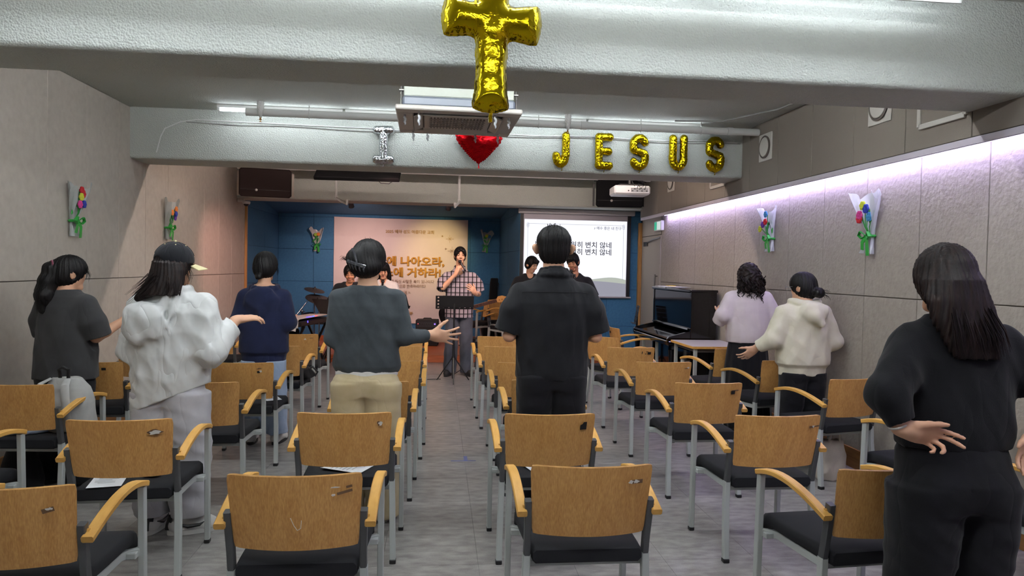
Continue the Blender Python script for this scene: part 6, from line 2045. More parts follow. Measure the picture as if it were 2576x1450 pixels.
def frame_vent(y, z, w, h, label):
    t = thing('frame_vent', label, 'vent', (XU, y, z), 0, 'square framed hatches on the upper right wall')
    q = B()
    for a, b, c, d in ((0, h / 2, w, 0.035), (0, -h / 2, w, 0.035), (w / 2, 0, 0.035, h), (-w / 2, 0, 0.035, h)):
        q.box((-0.008, a, b), (0.016, c, d), bev=0.003)
    q.build('frame', M_VENT, t)
    B().box((-0.003, 0, 0), (0.006, w - 0.03, h - 0.03)).build('hatch', M_WALLU, t)
frame_vent(4.28, 2.74, 0.42, 0.38, 'large white framed hatch beside the near beam')
frame_vent(7.96, 2.74, 0.42, 0.38, 'white framed hatch under the right end of the far beam')
# ================================================================ piano, table, stands
M_LACQ = mat('black_lacquer', '#0b0b0e', 0.08, spec=0.6)
pn = thing('upright_piano', 'black lacquered upright piano against the right wall beside the door', 'piano', (2.98, 8.10, 0))
# local: x to the wall, y along the wall, z up
PL = 1.50
for y in (0.02, PL - 0.02):
    B().box((0.155, y, 0.66), (0.31, 0.04, 1.30), bev=0.004).build('side_panel', M_LACQ, pn)
B().box((0.15, PL / 2, 1.32), (0.34, PL + 0.03, 0.03), bev=0.006).build('lid', M_LACQ, pn)
B().box((0.02, PL / 2, 1.07), (0.025, PL - 0.08, 0.46), bev=0.003).build('upper_panel', M_LACQ, pn)
B().box((0.03, PL / 2, 0.33), (0.025, PL - 0.08, 0.54), bev=0.003).build('lower_panel', M_LACQ, pn)
B().box((0.29, PL / 2, 0.66), (0.02, PL - 0.08, 1.28)).build('back_panel', M_LACQ, pn)
B().box((-0.13, PL / 2, 0.695), (0.28, PL - 0.01, 0.06), bev=0.01).build('key_bed', M_LACQ, pn)
for y in (0.03, PL - 0.03):
    q = B().prism([(-0.28, 0.70), (0.0, 0.70), (0.0, 0.84), (-0.05, 0.83), (-0.26, 0.775), (-0.28, 0.75)], (0, y + 0.02, 0), (1, 0, 0), (0, 0, 1), 0.04)
    q.build('cheek', M_LACQ, pn)
    B().lathe([(0.03, 0.0), (0.035, 0.04), (0.022, 0.10), (0.03, 0.50), (0.04, 0.62)], (-0.22, y, 0), (0, 0, 1), 12).build('leg', M_LACQ, pn)
B().box((-0.135, PL / 2, 0.775), (0.26, PL - 0.10, 0.014), roty(R(-11)), bev=0.003).build('fallboard', M_LACQ, pn)
B().bar([(-0.265, 0.05, 0.756), (-0.265, PL - 0.05, 0.756)], 0.012, 0.02, (0, 0, 1)).build('lock_rail', M_STEEL, pn)
B().box((-0.01, PL / 2, 0.86), (0.03, PL - 0.1, 0.02), roty(R(20)), bev=0.003).build('hinge_rail', M_LACQ, pn)
B().box((-0.10, PL / 2, 0.05), (0.06, 0.3, 0.03), bev=0.004).build('pedal_rail', M_LACQ, pn)
for k, (x, y, a) in enumerate(((3.10, 9.15, 10), (3.14, 9.35, -6), (3.08, 9.42, 4), (3.10, 8.98, 25))):
    tag(B().box((0, 0, 0.0015), (0.21, 0.297, 0.003)).build('paper_sheet', M_PAPER), ['white paper sheet lying askew at the middle of the piano lid', 'white paper sheet at the wall side of the piano lid', 'white paper sheet at the far end of the piano lid', 'white paper sheet nearest to the viewer on the piano lid'][k], 'paper', 'paper sheets on the piano')
    o = bpy.context.scene.objects[-1] if False else COL.objects[-1]
    o.location = (x, y, 1.336 + 0.0033 * k)
    o.rotation_euler = (0, 0, R(a))
o = tag(B().box((0, 0, 0.004), (0.10, 0.13, 0.008), bev=.002).build('sticky_notes', mat('sticky_yellow', '#e0c34a', 0.7)), 'small pad of yellow notes on the papers of the piano', 'notepad')
o.location = (3.12, 9.28, 1.350)

def music_stand(label, x, y, rz, zt, w=0.50, h=0.30, holes=True, legs=True, tilt=18, two=True):
    t = thing('music_stand', label, 'music stand', (x, y, 0), R(rz), 'black music stands')
    M = M_BLK
    T = rotx(R(-tilt))
    def pl(u, v, d=0.0):
        return T @ np.array((u, d, v)) + np.array((0, 0, zt))
    if holes:
        # perforated desk: bars leave rows of round holes
        nx, nz = (7, 4)
        q = B()
        c = 40
        for i in range(nx):
            for j in range(nz):
                cx, cz = -w / 2 + (i + .5) * w / nx, (j + .5) * h / nz
                hw, hh, r = w / nx / 2, h / nz / 2, min(w / nx, h / nz) * 0.24
                V, F_ = [], []
                n = 16
                for k in range(n):
                    a = 2 * math.pi * k / n + math.pi / 4
                    m_ = max(abs(math.cos(a)), abs(math.sin(a)))
                    for (rx, rz_) in ((r * math.cos(a), r * math.sin(a)), (hw * math.cos(a) / m_, hh * math.sin(a) / m_)):
                        for d in (0, 0.004):
                            V.append(pl(cx + rx, cz + rz_, d))
                for k in range(n):
                    a, b = k * 4, ((k + 1) % n) * 4
                    F_ += [(a, a + 2, b + 2, b), (a + 1, b + 1, b + 3, a + 3), (a, b, b + 1, a + 1)]
                q.add(V, F_)
        q.build('desk', M, t, 30)
        if two:
            q = B()
            q.add([pl(-w / 2 * 1.04, 0.03, 0.012), pl(w / 2 * .66, 0.03, 0.012), pl(w / 2 * .66, h * 1.0, 0.012), pl(w / 2 * .62, h * 1.03, 0.012), pl(-w / 2 * 1.00, h * 1.03, 0.012), pl(-w / 2 * 1.04, h, 0.012)] +
                  [pl(-w / 2 * 1.04, 0.03, 0.022), pl(w / 2 * .66, 0.03, 0.022), pl(w / 2 * .66, h * 1.0, 0.022), pl(w / 2 * .62, h * 1.03, 0.022), pl(-w / 2 * 1.00, h * 1.03, 0.022), pl(-w / 2 * 1.04, h, 0.022)],
                  [(0, 1, 2, 3, 4, 5), (11, 10, 9, 8, 7, 6)] + [(i, 6 + i, 6 + (i + 1) % 6, (i + 1) % 6) for i in range(6)])
            q.build('sheet_folder', M, t, 0)
    else:
        q = B()
        V = [pl(a * w / 2, b * h, d) for d in (0, 0.006) for a, b in ((-1, 0), (1, 0), (1, 1), (-1, 1))]
        q.add(V, [(0, 1, 2, 3), (7, 6, 5, 4), (0, 4, 5, 1), (1, 5, 6, 2), (2, 6, 7, 3), (3, 7, 4, 0)])
        q.build('desk', M, t, 0)
    q = B()
    V = [pl(a * w / 2, b, d) for b in (0.0, 0.004) for a, d in ((-1, -0.05), (1, -0.05), (1, 0.006), (-1, 0.006))]
    q.add(V, [(0, 3, 2, 1), (4, 5, 6, 7), (0, 1, 5, 4), (1, 2, 6, 5), (2, 3, 7, 6), (3, 0, 4, 7)])
    q.build('ledge', M, t, 0)
    B().cyl((0, 0.03, 0.30), (0, 0.03, zt + 0.12), 0.013, n=10).cyl((0, 0.03, 0.05), (0, 0.03, 0.70), 0.018, n=10).build('pole', M, t)
    B().lathe([(0.024, 0.66), (0.024, 0.72)], (0, 0.03, 0), n=12).build('collar', M, t)
    B().lathe([(0.024, 0.30), (0.024, 0.35)], (0, 0.03, 0), n=12).build('collar', M, t)
    for k in range(3):
        a = R(90 + 120 * k)
        B().bar([(0.02 * math.cos(a), 0.03 + 0.02 * math.sin(a), 0.33), (0.25 * math.cos(a), 0.03 + 0.25 * math.sin(a), 0.012)], 0.016, 0.010, (0, 0, 1)).bar([(0.0, 0.03, 0.10), (0.13 * math.cos(a), 0.03 + 0.13 * math.sin(a), 0.165)], 0.010, 0.006, (0, 0, 1)).build('leg', M, t)
    return t
music_stand('black perforated music stand with a black folder in front of the singer', 0.215, 9.55, 180, 0.985, 0.50, 0.185, tilt=14)
music_stand('small black perforated music stand at the far end of the piano', 2.78, 9.80, -100, 0.80, 0.30, 0.26, tilt=10, two=False)
music_stand('black music stand tilted steeply behind the keyboard', -1.62, 11.0, 150, 0.80, 0.42, 0.30, False, tilt=40)
music_stand('black music stand half hidden by the right shoulder of the cardigan wearer', -0.62, 10.05, 165, 0.96, 0.46, 0.26, False, tilt=40)

def table(label, x, y, wx, wy, z, top, edge):
    t = thing('table', label, 'table', (x, y, 0))
    B().box((0, 0, z - 0.014), (wx, wy, 0.026), bev=0.002).build('edge_band', edge, t)
    B().box((0, 0, z - 0.0005), (wx - 0.01, wy - 0.01, 0.003)).build('table_top', top, t)
    for sx in (-1, 1):
        for sy in (-1, 1):
            B().box((sx * (wx / 2 - 0.05), sy * (wy / 2 - 0.05), (z - 0.03) / 2), (0.035, 0.035, z - 0.03), bev=0.003).build('leg', M_LEG, t)
    B().box((0, 0, z - 0.05), (wx - 0.12, wy - 0.12, 0.04)).build('apron', M_UPR, t)
M_TTOP = mat('laminate_grey', '#b0adad', 0.4)
table('grey topped table with wooden edge between the piano and the rows', 3.01, 7.66, 0.60, 0.72, 0.75, M_TTOP, M_ARM)
table('wooden topped table by the left wall before the stage', -2.62, 9.25, 0.76, 0.60, 0.74, M_ARM, M_ARM)

# ================================================================ band equipment
def mic_stand(label, x, y, zt, head, rz=0, group='microphone stands'):
    t = thing('microphone_stand', label, 'microphone stand', (x, y, 0), R(rz), group)
    B().cyl((0, 0, 0.02), (0, 0, zt), 0.010, n=10).build('pole', M_BLK, t)
    for k in range(3):
        a = R(30 + 120 * k)
        B().bar([(0, 0, 0.16), (0.26 * math.cos(a), 0.26 * math.sin(a), 0.012)], 0.014, 0.010, (0, 0, 1)).build('leg', M_BLK, t)
    B().tube([(0, 0.12, zt - 0.03), (0, 0, zt), (0, -0.18, zt + 0.05)], 0.007, 8).lathe([(0.018, -0.02), (0.018, 0.02)], (0, 0, zt), (1, 0, 0), 10).build('boom', M_BLK, t)
    return t
mic_stand('black microphone stand of the person with bangs', -0.80, 10.22, 1.20, None, 180)
microphone('black microphone on the stand before the person with bangs', (-0.80, 10.335, 1.325), (-0.80, 10.24, 1.235))
mic_stand('black microphone stand right of the black-shirted person before the screen', float(mloc[0]), float(mloc[1]) - 0.22, 1.47, None, 180)
microphone('black microphone on the stand right of the black-shirted person', (float(mloc[0]), float(mloc[1]) + 0.005, float(mloc[2])), (float(mloc[0]), float(mloc[1]) - 0.12, float(mloc[2]) - 0.08))

# keyboard with a white cover
kb = thing('keyboard', 'stage keyboard under a white cover beside the drum kit', 'keyboard', (-1.93, 10.62, 0), R(-13))
B().box((0, 0, 0.715), (0.34, 1.25, 0.075), bev=0.012).build('body', M_BLK, kb)
q = B()
prof = [(-0.185, 0.70), (-0.180, 0.765), (-0.15, 0.785), (0.10, 0.790), (0.14, 0.78)]
def cov(u, v):
    k = u * (len(prof) - 1)
    i = min(int(k), len(prof) - 2)
    f = k - i
    x = prof[i][0] * (1 - f) + prof[i + 1][0] * f
    z = prof[i][1] * (1 - f) + prof[i + 1][1] * f
    y = -0.66 + 1.15 * v
    dz = -0.16 * max(0, (0.10 - v) / 0.10) ** 2
    return (x, y, z + dz), (0, 0, 1)
q.plate(cov, 20, 26, 0.006)
q.box((-0.01, -0.645, 0.725), (0.355, 0.03, 0.125), bev=0.012)
q.build('dust_cover', mat('cover_white', '#dcd6cf', 0.7), kb, 60)
B().box((0.171, -0.1, 0.715), (0.004, 0.9, 0.05)).build('rear_panel', mat('kb_brown', '#3a2f2c', 0.4), kb)
for k, (cl, yy) in enumerate((('#5a4cff', -0.25), ('#7a50ff', -0.16), ('#ff4c5c', 0.06), ('#5070ff', -0.05))):
    B().box((0.135, yy, 0.797), (0.02, 0.05, 0.006)).build('indicator', emit('kb_led_%d' % k, cl, 2.2), kb)
B().box((0.172, -0.33, 0.735), (0.004, 0.025, 0.03)).build('indicator', emit('kb_led_0', '#5a4cff', 2.2), kb)
for y in (-0.40, 0.40):
    B().bar([(-0.15, y, 0.675), (0.15, y, 0.03)], 0.03, 0.03, (0, 1, 0)).bar([(0.15, y, 0.675), (-0.15, y, 0.03)], 0.03, 0.03, (0, 1, 0)).box((0, y, 0.018), (0.42, 0.035, 0.035)).build('stand', M_BLK, kb)

# electronic drum kit
dk = thing('drum_kit', 'black electronic drum kit with two cymbals on the stage', 'drum kit', (-2.0, 12.35, 0.117))
def cym(c, r, tl):
    d = rotx(R(tl[0])) @ roty(R(tl[1])) @ np.array((0, 0, 1.0))
    o = B().lathe([(r, 0.0), (r * .98, 0.006), (r * .5, 0.018), (r * .2, 0.026), (r * .16, 0.045), (0.01, 0.05)], c, d, 32).build('cymbal', mat('cymbal_rubber', '#26211f', 0.55), dk)
    B().lathe([(0.012, 0.045), (0.012, 0.07), (0.004, 0.075)], c, d, 10).build('wing_nut', M_CHROME, o)
cym((-0.02, -0.02, 0.83), 0.235, (16, 14))
cym((-0.14, 0.20, 0.98), 0.175, (10, 12))
def pole(a, b, r=0.012, m=M_CHROME):
    B().cyl(a, b, r, n=10).build('stand_tube', m, dk)
pole((-0.02, 0.0, 0.0), (-0.02, 0.0, 0.86))
pole((-0.14, 0.22, 0.0), (-0.14, 0.22, 1.02))
pole((-0.32, 0.05, 0.0), (-0.32, 0.05, 0.66), 0.016)
pole((-0.45, 0.0, 0.50), (-0.24, 0.10, 0.80), 0.010)
for c in ((-0.02, 0, 0.60), (-0.02, 0, 0.66), (-0.32, 0.05, 0.62), (0.12, 0.05, 0.58), (0.2, 0.0, 0.62)):
    B().lathe([(0.022, -0.02), (0.026, 0), (0.022, 0.02)], c, (0, 0, 1), 10).box((c[0] + 0.03, c[1] - .01, c[2]), (0.05, 0.015, 0.012)).build('clamp', M_CHROME, dk)
for c, r, col in (((0.22, 0.02, 0.56), 0.11, '#1c1c1f'), ((-0.25, 0.35, 0.52), 0.13, '#1c1c1f'), ((-0.42, -0.05, 0.45), 0.16, '#b9a3a0')):
    d = rotx(R(18)) @ np.array((0, 0, 1.0))
    o = B().lathe([(r, -0.04), (r, 0.02), (r * .96, 0.03), (r * .9, 0.026), (0.002, 0.026)], c, d, 26).build('drum_pad', mat('pad_' + col[1:], col, 0.6), dk)
    B().lathe([(r * 1.01, 0.012), (r * 1.03, 0.018), (r * 1.01, 0.026)], c, d, 26, False).build('hoop', M_BLK, o)
B().bar([(-0.55, 0.05, 0.42), (0.30, 0.05, 0.42)], 0.03, 0.03, (0, 0, 1)).build('rack_bar', M_BLK, dk)
for x in (-0.5, 0.28):
    B().bar([(x, 0.05, 0.44), (x, -0.05, 0.0)], 0.03, 0.03, (0, 1, 0)).build('rack_leg', M_BLK, dk)

# amplifier, wedge, case, gig bag, bass
M_TOLEX = mat('tolex', '#17171a', 0.7, bump=(300, 0.4, 0.003))
t = thing('bass_amplifier', 'small black bass amplifier with purple power light before the banner', 'amplifier', (-0.19, 12.95, 0.117), R(-4))
B().box((0, 0, 0.24), (0.40, 0.30, 0.47), bev=0.012).build('cabinet', M_TOLEX, t)
B().box((0, -0.151, 0.17), (0.36, 0.006, 0.28), bev=0.003).build('speaker_grille', mat('grille_cloth', '#0f0f11', 0.9, bump=(500, 0.5, 0.002)), t)
B().box((0, -0.152, 0.39), (0.36, 0.006, 0.10), bev=0.003).build('control_panel', mat('amp_panel', '#26262b', 0.4), t)
for i in range(6):
    B().lathe([(0.011, 0.0), (0.010, 0.014)], (-0.10 + i * 0.036, -0.155, 0.40), (0, -1, 0), 10).build('knob', M_BLK, t)
B().box((0.145, -0.157, 0.40), (0.022, 0.006, 0.022)).build('power_light', emit('amp_blue', '#6a4cff', 4.0), t)
B().box((-0.155, -0.157, 0.40), (0.012, 0.006, 0.012)).build('power_light', emit('amp_red', '#ff5060', 2.0), t)
B().box((-0.10, -0.156, 0.26), (0.045, 0.004, 0.05)).build('badge', mat('amp_badge', '#6b6b70', 0.4, 0.5), t)
B().tube([(-0.08, 0, 0.475), (-0.06, 0, 0.495), (0.06, 0, 0.495), (0.08, 0, 0.475)], 0.010, 8).build('carry_handle', M_BLK, t)
t = thing('monitor_wedge', 'small dark floor monitor left of the bass amplifier', 'loudspeaker', (-0.66, 12.62, 0.117), R(8))
B().prism([(-0.14, 0), (0.14, 0), (0.14, 0.16), (0.02, 0.30), (-0.14, 0.30)], (-0.15, 0, 0), (0, 1, 0), (0, 0, 1), 0.30).build('cabinet', M_TOLEX, t, 20)
B().box((0, -0.072, 0.232), (0.26, 0.10, 0.005), rotx(R(44)), bev=.001).build('speaker_grille', mat('wedge_grille', '#4d4640', 0.6), t)
t = thing('gig_bag', 'tall black guitar gig bag leaning in the corner of the stage niche', 'guitar bag', (1.02, 13.35, 0.117))
F = Fld((-.25, -.2, 0.0), (.25, .25, 1.30), 0.010)
F.chain([(0.0, 0.14, 0.065, -0.02, -0.05), (0.15, 0.185, 0.075, -0.02, -0.04), (0.35, 0.175, 0.075, -0.01, -0.02), (0.55, 0.13, 0.07, 0.0, 0.0), (0.72, 0.085, 0.06, 0.01, 0.02), (1.15, 0.080, 0.055, 0.03, 0.06), (1.24, 0.07, 0.05, 0.035, 0.07)], 0, 2.6)
F.build('bag', cloth('bag_black', '#141416'), t)
B().tube([(0.09, -0.02, 0.55), (0.115, 0.0, 0.7), (0.12, 0.03, 0.95), (0.115, 0.06, 1.15)], 0.006, 6).build('zip', M_BLK, t)
t = thing('equipment_case', 'low black equipment case on the stage floor under the stacked chairs', 'case', (0.86, 11.74, 0.117))
B().box((0, 0, 0.12), (0.70, 0.28, 0.24), bev=0.015).build('body', M_TOLEX, t)
B().box((0, 0, 0.247), (0.71, 0.29, 0.02), bev=0.006).build('lid', M_BLK, t)
for x in (-0.22, 0.22):
    B().box((x, -0.143, 0.235), (0.04, 0.006, 0.04), bev=.002).build('latch', M_STEEL, t)
o = tag(B().cyl((0, 0, 0), (0.19, -0.02, 0.012), 0.007, 0.006, n=8).build('drumstick', M_ARM), 'pale wooden drumstick lying on the black case', 'drumstick')
o.location = (0.92, 11.68, 0.376)
bs = thing('bass_guitar', 'electric bass guitar with maple headstock leaning on the stage chair', 'guitar', (0.40, 11.52, 0.86), 0)
M_MAPLE = mat('maple', '#d09a5a', 0.4)
M_ROSE = mat('rosewood', '#4a2e24', 0.5)
dn = unit((0.83, -0.30, 0.26))
un = unit(np.cross(np.cross(dn, (0, -1, 0)), dn)) * -1
fn_ = np.array((0, -1.0, 0))
fn_ = unit(fn_ - dn * (fn_ @ dn))
sd = np.cross(dn, fn_)
rr3 = np.stack([dn, sd, fn_], 1)
F = Fld((-.45, -.4, -.4), (.25, .4, .4), 0.009)
for c, r in (((-0.18, 0.0), (0.19, 0.14)), ((-0.03, 0.075), (0.11, 0.06)), ((-0.03, -0.075), (0.10, 0.055)), ((-0.27, 0.04), (0.12, 0.12))):
    F.ell(dn * c[0] + sd * c[1], (r[0], r[1], 0.024), 0.03, rr3, e=2.6)
F.build('body', mat('bass_black', '#111113', 0.25), bs)
B().box(dn * 0.30 + fn_ * 0.02, (0.62, 0.055, 0.022), rr3, bev=0.004).build('neck', M_MAPLE, bs)
nk = B().box(dn * 0.29 + fn_ * 0.034, (0.62, 0.052, 0.006), rr3).build('fretboard', M_ROSE, bs)
for i in range(9):
    B().box(dn * (0.12 + 0.055 * i) + fn_ * 0.038, (0.004, 0.052, 0.003), rr3).build('fret', M_CHROME, nk, 0)
hd = [(0.60, -0.028), (0.63, -0.06), (0.70, -0.055), (0.76, -0.022), (0.84, -0.02), (0.862, 0.01), (0.85, 0.035), (0.64, 0.045), (0.60, 0.028)]
B().prism(hd, fn_ * 0.012, dn, sd, 0.016).build('headstock', M_MAPLE, bs)
for i in range(4):
    u = 0.645 + 0.048 * i
    v = 0.040 - .002 * i
    o_ = dn * u + sd * v
    B().cyl(o_ + fn_ * 0.02, o_ + sd * 0.03 + fn_ * 0.02, 0.004, n=6).sph(o_ + sd * 0.042 + fn_ * 0.02, (0.012, 0.012, 0.005), 8).build('tuning_peg', M_CHROME, bs)
    B().cyl(dn * u + fn_ * 0.028, dn * u + fn_ * 0.042, 0.006, n=8).build('tuner_post', M_CHROME, bs)
# cable on the floor by the singer
tag(B().tube([(0.05, 9.75, 0.006), (-0.15, 9.72, 0.006), (-0.35, 9.8, 0.006), (-0.6, 9.95, 0.006), (-0.75, 10.2, 0.006)], 0.005, 6).build('floor_cable', M_BLK), 'black microphone cable lying on the floor left of the singer', 'cable')
tag(B().tube([(0.42, 10.42, 0.006), (0.55, 10.3, 0.006), (0.7, 10.5, 0.006), (0.6, 10.8, 0.006), (0.75, 11.2, 0.006), (0.72, 11.45, 0.006)], 0.005, 6).build('floor_cable', M_BLK), 'black cable curling on the floor right of the singer', 'cable')

# ================================================================ bouquets
M_WRAP = mat('wrap_film', '#e2e8e6', 0.3, Alpha=0.45)
M_STEM = mat('stem_green', '#2f8a3a', 0.7)
M_RIB = mat('ribbon_green', '#2c9a3c', 0.45)
FLC = {'r': '#c41f2c', 'y': '#c9cf3c', 'b': '#23379a', 'p': '#c93a86', 'o': '#e0853a', 'u': '#6a3aa0', 'c': '#3f86b8', 'g': '#9ac048', 'w': '#e6e2da'}
def bouquet(label, loc, rz, H, flowers, lean=0.0, seed=1):
    """local x along the wall, y into the wall, z up; loc is the middle of the bunch on the wall"""
    r = random.Random(seed)
    t = thing('bouquet', label, 'bouquet', loc, R(rz), 'wrapped flower bouquets on the walls')
    rot = roty(R(lean))
    W2 = H * 0.27
    def pt(x, y, z):
        return rot @ np.array((x, y, z))
    q = B()
    def wf(u, v):
        a = (u - .5) * R(230)
        top = 0.07 * H * math.cos(a * 2.6 + seed) + 0.03 * H * math.sin(a * 7 + seed)
        z = H * (-0.5 + v) + (top * max(0, v - .6) / .4)
        w = W2 * (0.20 + 1.0 * max(0, v - 0.30) ** 0.85 / 0.74 if v > 0.30 else 0.20 + 1.1 * (0.30 - v))
        w *= 1 + 0.10 * math.sin(a * 5 + v * 6 + seed)
        x = w * math.sin(a) * (0.92 if abs(a) < 1.6 else 1)
        y = -0.008 - w * 0.62 * (1 - math.cos(a)) - 0.006 * math.sin(a * 9 + v * 11)
        return pt(x, min(y, -0.006), z), rot @ np.array((0, -1.0, 0))
    q.plate(wf, 26, 16, 0.0015)
    q.build('wrap', M_WRAP, t, 60)
    n = len(flowers)
    for i, f in enumerate(flowers):
        col, fx, fz = f
        x, z = fx * W2, fz * H
        y = -0.075 - r.uniform(0, 0.02)
        s = H * 0.080
        fl = B()
        c = pt(x, y, z)
        fl.sph(c, s * 0.55, 8)
        fo = fl.build('flower', mat('petal_' + col, FLC[col], 0.7), t)
        for k in range(6):
            a = 2 * math.pi * k / 6
            B().sph(c + rot @ np.array((math.cos(a) * s * .55, -0.006, math.sin(a) * s * .55)), (s * .5, s * .32, s * .5), 8).build('petal', MATS['petal_' + col], fo)
        B().tube([pt(x, y + 0.015, z), pt(x * 0.4, y + 0.02, -0.05 * H), pt(0, -0.03, -0.22 * H)], 0.004, 6).build('stem', M_STEM, t)
    for k in range(5):
        x, z = r.uniform(-.6, .6) * W2, r.uniform(-0.02, 0.22) * H
        B().sph(pt(x, -0.05, z), (0.018 * H * 2, 0.006, 0.045 * H * 2), 8, rot @ roty(R(r.uniform(-50, 50)))).build('leaf', M_STEM, t)
    z0 = -0.20 * H
    B().tube([pt(0.034 * math.cos(a), -0.030 + 0.030 * math.sin(a), z0) for a in np.linspace(0, 2 * math.pi, 15)[:-1]], 0.012, 6, True).build('ribbon', M_RIB, t)
    for sx in (-1, 1):
        B().tube([pt(0, -0.065, z0), pt(sx * 0.05, -0.085, z0 + 0.03), pt(sx * 0.075, -0.08, z0), pt(sx * 0.045, -0.075, z0 - 0.022), pt(0, -0.065, z0)], [0.006, 0.014, 0.016, 0.014, 0.006], 6, flat=.4).build('bow_loop', M_RIB, t)
        B().bar([pt(sx * 0.005, -0.066, z0), pt(sx * 0.03, -0.075, z0 - 0.10 * H * 1.2), pt(sx * 0.036, -0.066, z0 - 0.30 * H * (1.1 if sx > 0 else .8))], 0.038, 0.003, (0, 1, 0.1)).build('ribbon_tail', M_RIB, t)
# left wall (faces +X): local x runs towards -Y
bouquet('bouquet of red, yellow, pink and blue flowers with green ribbon on the left wall', (XL + 0.002, 6.18, 1.955), 90, 0.42, [('r', .45, .34), ('y', -.1, .27), ('p', -.25, .12), ('b', .5, .14), ('r', .1, .40)], 0, 1)
bouquet('bouquet of orange and purple flowers on the left wall near the stage', (XL + 0.002, 8.22, 2.01), 90, 0.42, [('o', .5, .30), ('b', .45, .18), ('u', .65, .08), ('o', -.1, .20)], 0, 2)
bouquet('bouquet of two pale flowers on the blue wall left of the banner', (-2.29, YN - 0.002, 2.01), 0, 0.42, [('g', -.18, .24), ('o', .28, .26)], 0, 3)
bouquet('bouquet with yellow and pale blue flowers right of the banner', (0.90, YN - 0.002, 2.05), 0, 0.40, [('y', -.05, .28), ('c', .45, .26)], 6, 4)
bouquet('bouquet of blue, red and yellow flowers on the right wall nearer the stage', (XR - 0.002, 6.80, 1.98), -90, 0.42, [('c', -.05, .38), ('r', -.05, .20), ('u', -.5, .14), ('y', -.95, .04)], 0, 5)
bouquet('bouquet of yellow, blue and pink flowers on the right wall nearer the viewer', (XR - 0.002, 5.15, 1.945), -90, 0.46, [('y', -.2, .30), ('b', .15, .25), ('p', -.55, .14), ('r', -.6, .08), ('c', .35, .12)], 4, 6)

# ================================================================ belongings on and under the chairs
def sheet(x, y, z, rz, w, h, label, m=M_PAPER, curl=0.01):
    t = thing('paper_sheet', label, 'paper', (x, y, z), R(rz), 'paper sheets on the seats')
    def f(u, v):
        return ((u - .5) * w, (v - .5) * h, 0.002 + curl * ((u - .5) ** 2) * 4 * v), (0, 0, 1)
    B().plate(f, 8, 8, 0.0012).build('page', m, t)
    q = B()
    for k in range(6):
        q.box((-0.02 + 0.01 * (k % 3), (0.28 - k * 0.10) * h, 0.0042 + curl * .35), (w * (0.5 if k % 2 else 0.6), 0.004, 0.0004))
    q.build('printed_lines', mat('print_grey', '#8d9499', 0.8), t, 0)
sheet(-1.60, 3.64, 0.463, 12, 0.15, 0.21, 'white printed sheet on the seat of the armchair at the lower left', curl=0.006)
sheet(-0.47, 3.83, 0.463, 68, 0.16, 0.23, 'white sheet on the seat behind the beige trousers')
sheet(0.55, 3.84, 0.463, 20, 0.15, 0.20, 'white sheet on the seat behind the person in the black shirt')
sheet(-1.32, 5.82, 0.463, 30, 0.12, 0.16, 'small pale sheet on the seat behind the navy hoodie')
t = thing('pen', 'blue capped ballpoint pen lying on the white sheet', 'pen', (-0.41, 3.83, 0.474), R(-20))
B().cyl((0, 0, 0.004), (-0.11, 0, 0.004), 0.004, n=8).build('barrel', M_PAPER, t)
B().cyl((0, 0, 0.004), (0.035, 0, 0.004), 0.005, n=8).build('cap', mat('pen_blue', '#2a3296', 0.4), t)
t = thing('snack_packet', 'small yellow snack packet on the lower left seat', 'packet', (-1.42, 3.72, 0.463), R(10))
B().sph((0, 0, 0.010), (0.045, 0.03, 0.010), 10).build('wrapper', mat('packet_yellow', '#c9c06a', 0.4), t)

# backpack on the left chair
bp = thing('backpack', 'pale grey backpack with black straps on the left armchair', 'backpack', (-2.36, 4.80, 0.463), R(-16))
F = Fld((-.26, -.18, -0.01), (.26, .20, .40), 0.007)
F.chain([(0.0, 0.16, 0.11), (0.05, 0.175, 0.12), (0.18, 0.165, 0.115), (0.27, 0.135, 0.095), (0.33, 0.09, 0.06)], 0, 2.5)
F.ell((0.02, -0.10, 0.11), (0.12, 0.05, 0.10), 0.02)
F.disp(folds(0.006, 77, 30, 24, 4))
M_BPG = cloth('backpack_grey', '#a9a9a6', '#9d9d9a')
F.build('bag', M_BPG, bp)
for sx in (-1, 1):
    B().tube([(sx * 0.06, -0.07, 0.33), (sx * 0.09, -0.125, 0.30), (sx * 0.12, -0.155, 0.22), (sx * 0.135, -0.155, 0.12), (sx * 0.14, -0.13, 0.03)], [0.018, 0.024, 0.024, 0.020, 0.010], 10, flat=0.4).build('shoulder_strap', M_BPG, bp)
B().tube([(-0.03, -0.03, 0.33), (-0.035, -0.035, 0.385), (0.0, -0.04, 0.40), (0.035, -0.035, 0.385), (0.03, -0.03, 0.33)], 0.011, 8).build('top_handle', M_BLK, bp)
t = thing('folded_clothes', 'light blue garment crumpled on the seat of the left armchair', 'clothes', (-2.60, 4.72, 0.462), R(6))
F = Fld((-.22, -.16, -.02), (.22, .16, .12), 0.008)
F.ell((0, 0, 0.012), (0.19, 0.12, 0.045))
F.disp(folds(0.010, 78, 34, 30, 4))
F.plane((0, 0, 0), (0, 0, -1))
F.build('cloth', cloth('pale_denim', '#93a5c0', '#a4b3c8'), t)
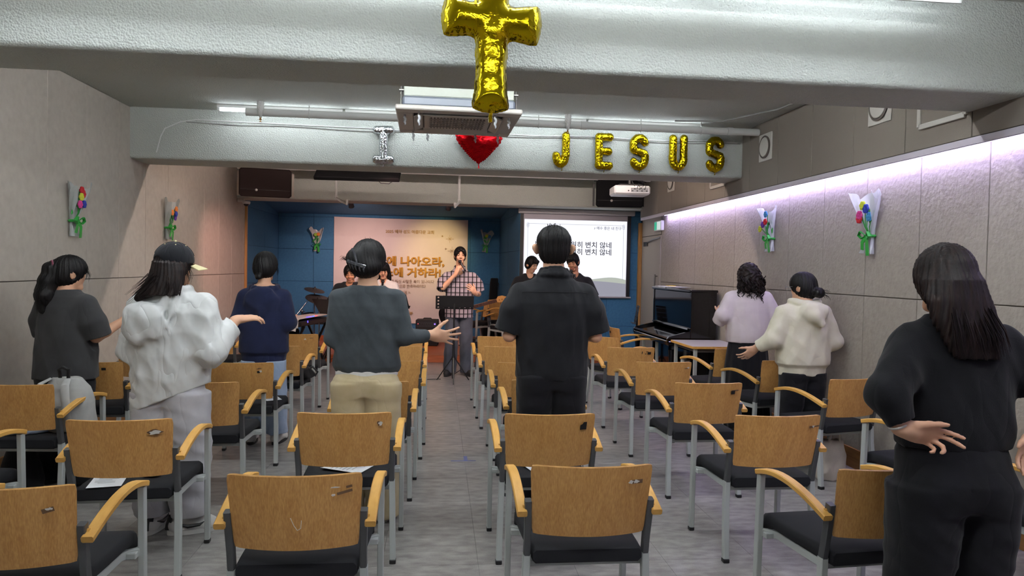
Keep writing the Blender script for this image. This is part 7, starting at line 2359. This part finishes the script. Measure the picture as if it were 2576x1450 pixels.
# black bag on the chair beside the navy hoodie
t = thing('shoulder_bag', 'soft black bag on the seat beside the navy hoodie', 'bag', (-1.36, 6.92, 0.462), R(20))
F = Fld((-.24, -.18, -.02), (.24, .18, .18), 0.008)
F.ell((0, 0, 0.04), (0.18, 0.13, 0.07), e=2.4)
F.disp(folds(0.012, 79, 30, 30, 4))
F.plane((0, 0, 0), (0, 0, -1))
F.build('bag', cloth('bag_black', '#141416'), t)
B().tube([(0.10, 0.0, 0.08), (0.17, -0.02, 0.10), (0.215, -0.03, 0.05), (0.19, -0.02, 0.01)], 0.010, 8).build('strap', M_BLK, t)
# tote bag and drink on the floor
t = thing('tote_bag', 'pale crumpled tote bag on the floor under the right outer armchair', 'bag', (2.98, 5.05, 0.0), R(10))
F = Fld((-.18, -.14, -.01), (.18, .14, .36), 0.008)
F.chain([(0.0, 0.12, 0.07), (0.06, 0.125, 0.075), (0.2, 0.115, 0.06), (0.30, 0.105, 0.03)], 0, 2.6)
F.disp(folds(0.009, 80, 34, 26, 4))
F.build('bag', cloth('tote_beige', '#b5aca0', '#a89f92'), t)
B().tube([(-0.05, -0.03, 0.29), (-0.04, -0.05, 0.36), (0.03, -0.05, 0.36), (0.05, -0.03, 0.29)], 0.008, 6).build('handle', MATS['tote_beige'], t)
t = thing('iced_drink', 'clear plastic cup of pale green drink on the floor by the left wall', 'drink', (-2.80, 5.30, 0.0))
B().lathe([(0.030, 0.0), (0.032, 0.004), (0.043, 0.115)], n=18).build('drink', mat('matcha', '#b9bf96', 0.5), t)
B().lathe([(0.044, 0.115), (0.047, 0.12), (0.047, 0.126), (0.036, 0.145), (0.012, 0.150)], n=18).build('lid', M_CLR, t)
B().cyl((0.004, 0, 0.10), (0.02, 0, 0.20), 0.004, n=8).build('straw', M_WHITE, t)
t = thing('black_shoulder_bag', 'black bag standing on the floor behind the drink', 'bag', (-2.74, 4.98, 0.0), R(-10))
F = Fld((-.2, -.14, -.01), (.2, .14, .32), 0.009)
F.chain([(0.0, 0.13, 0.08), (0.1, 0.14, 0.085), (0.22, 0.115, 0.06), (0.28, 0.09, 0.03)], 0, 2.6)
F.disp(folds(0.008, 81, 30, 26, 4))
F.build('bag', cloth('bag_black', '#141416'), t)
flush_text()
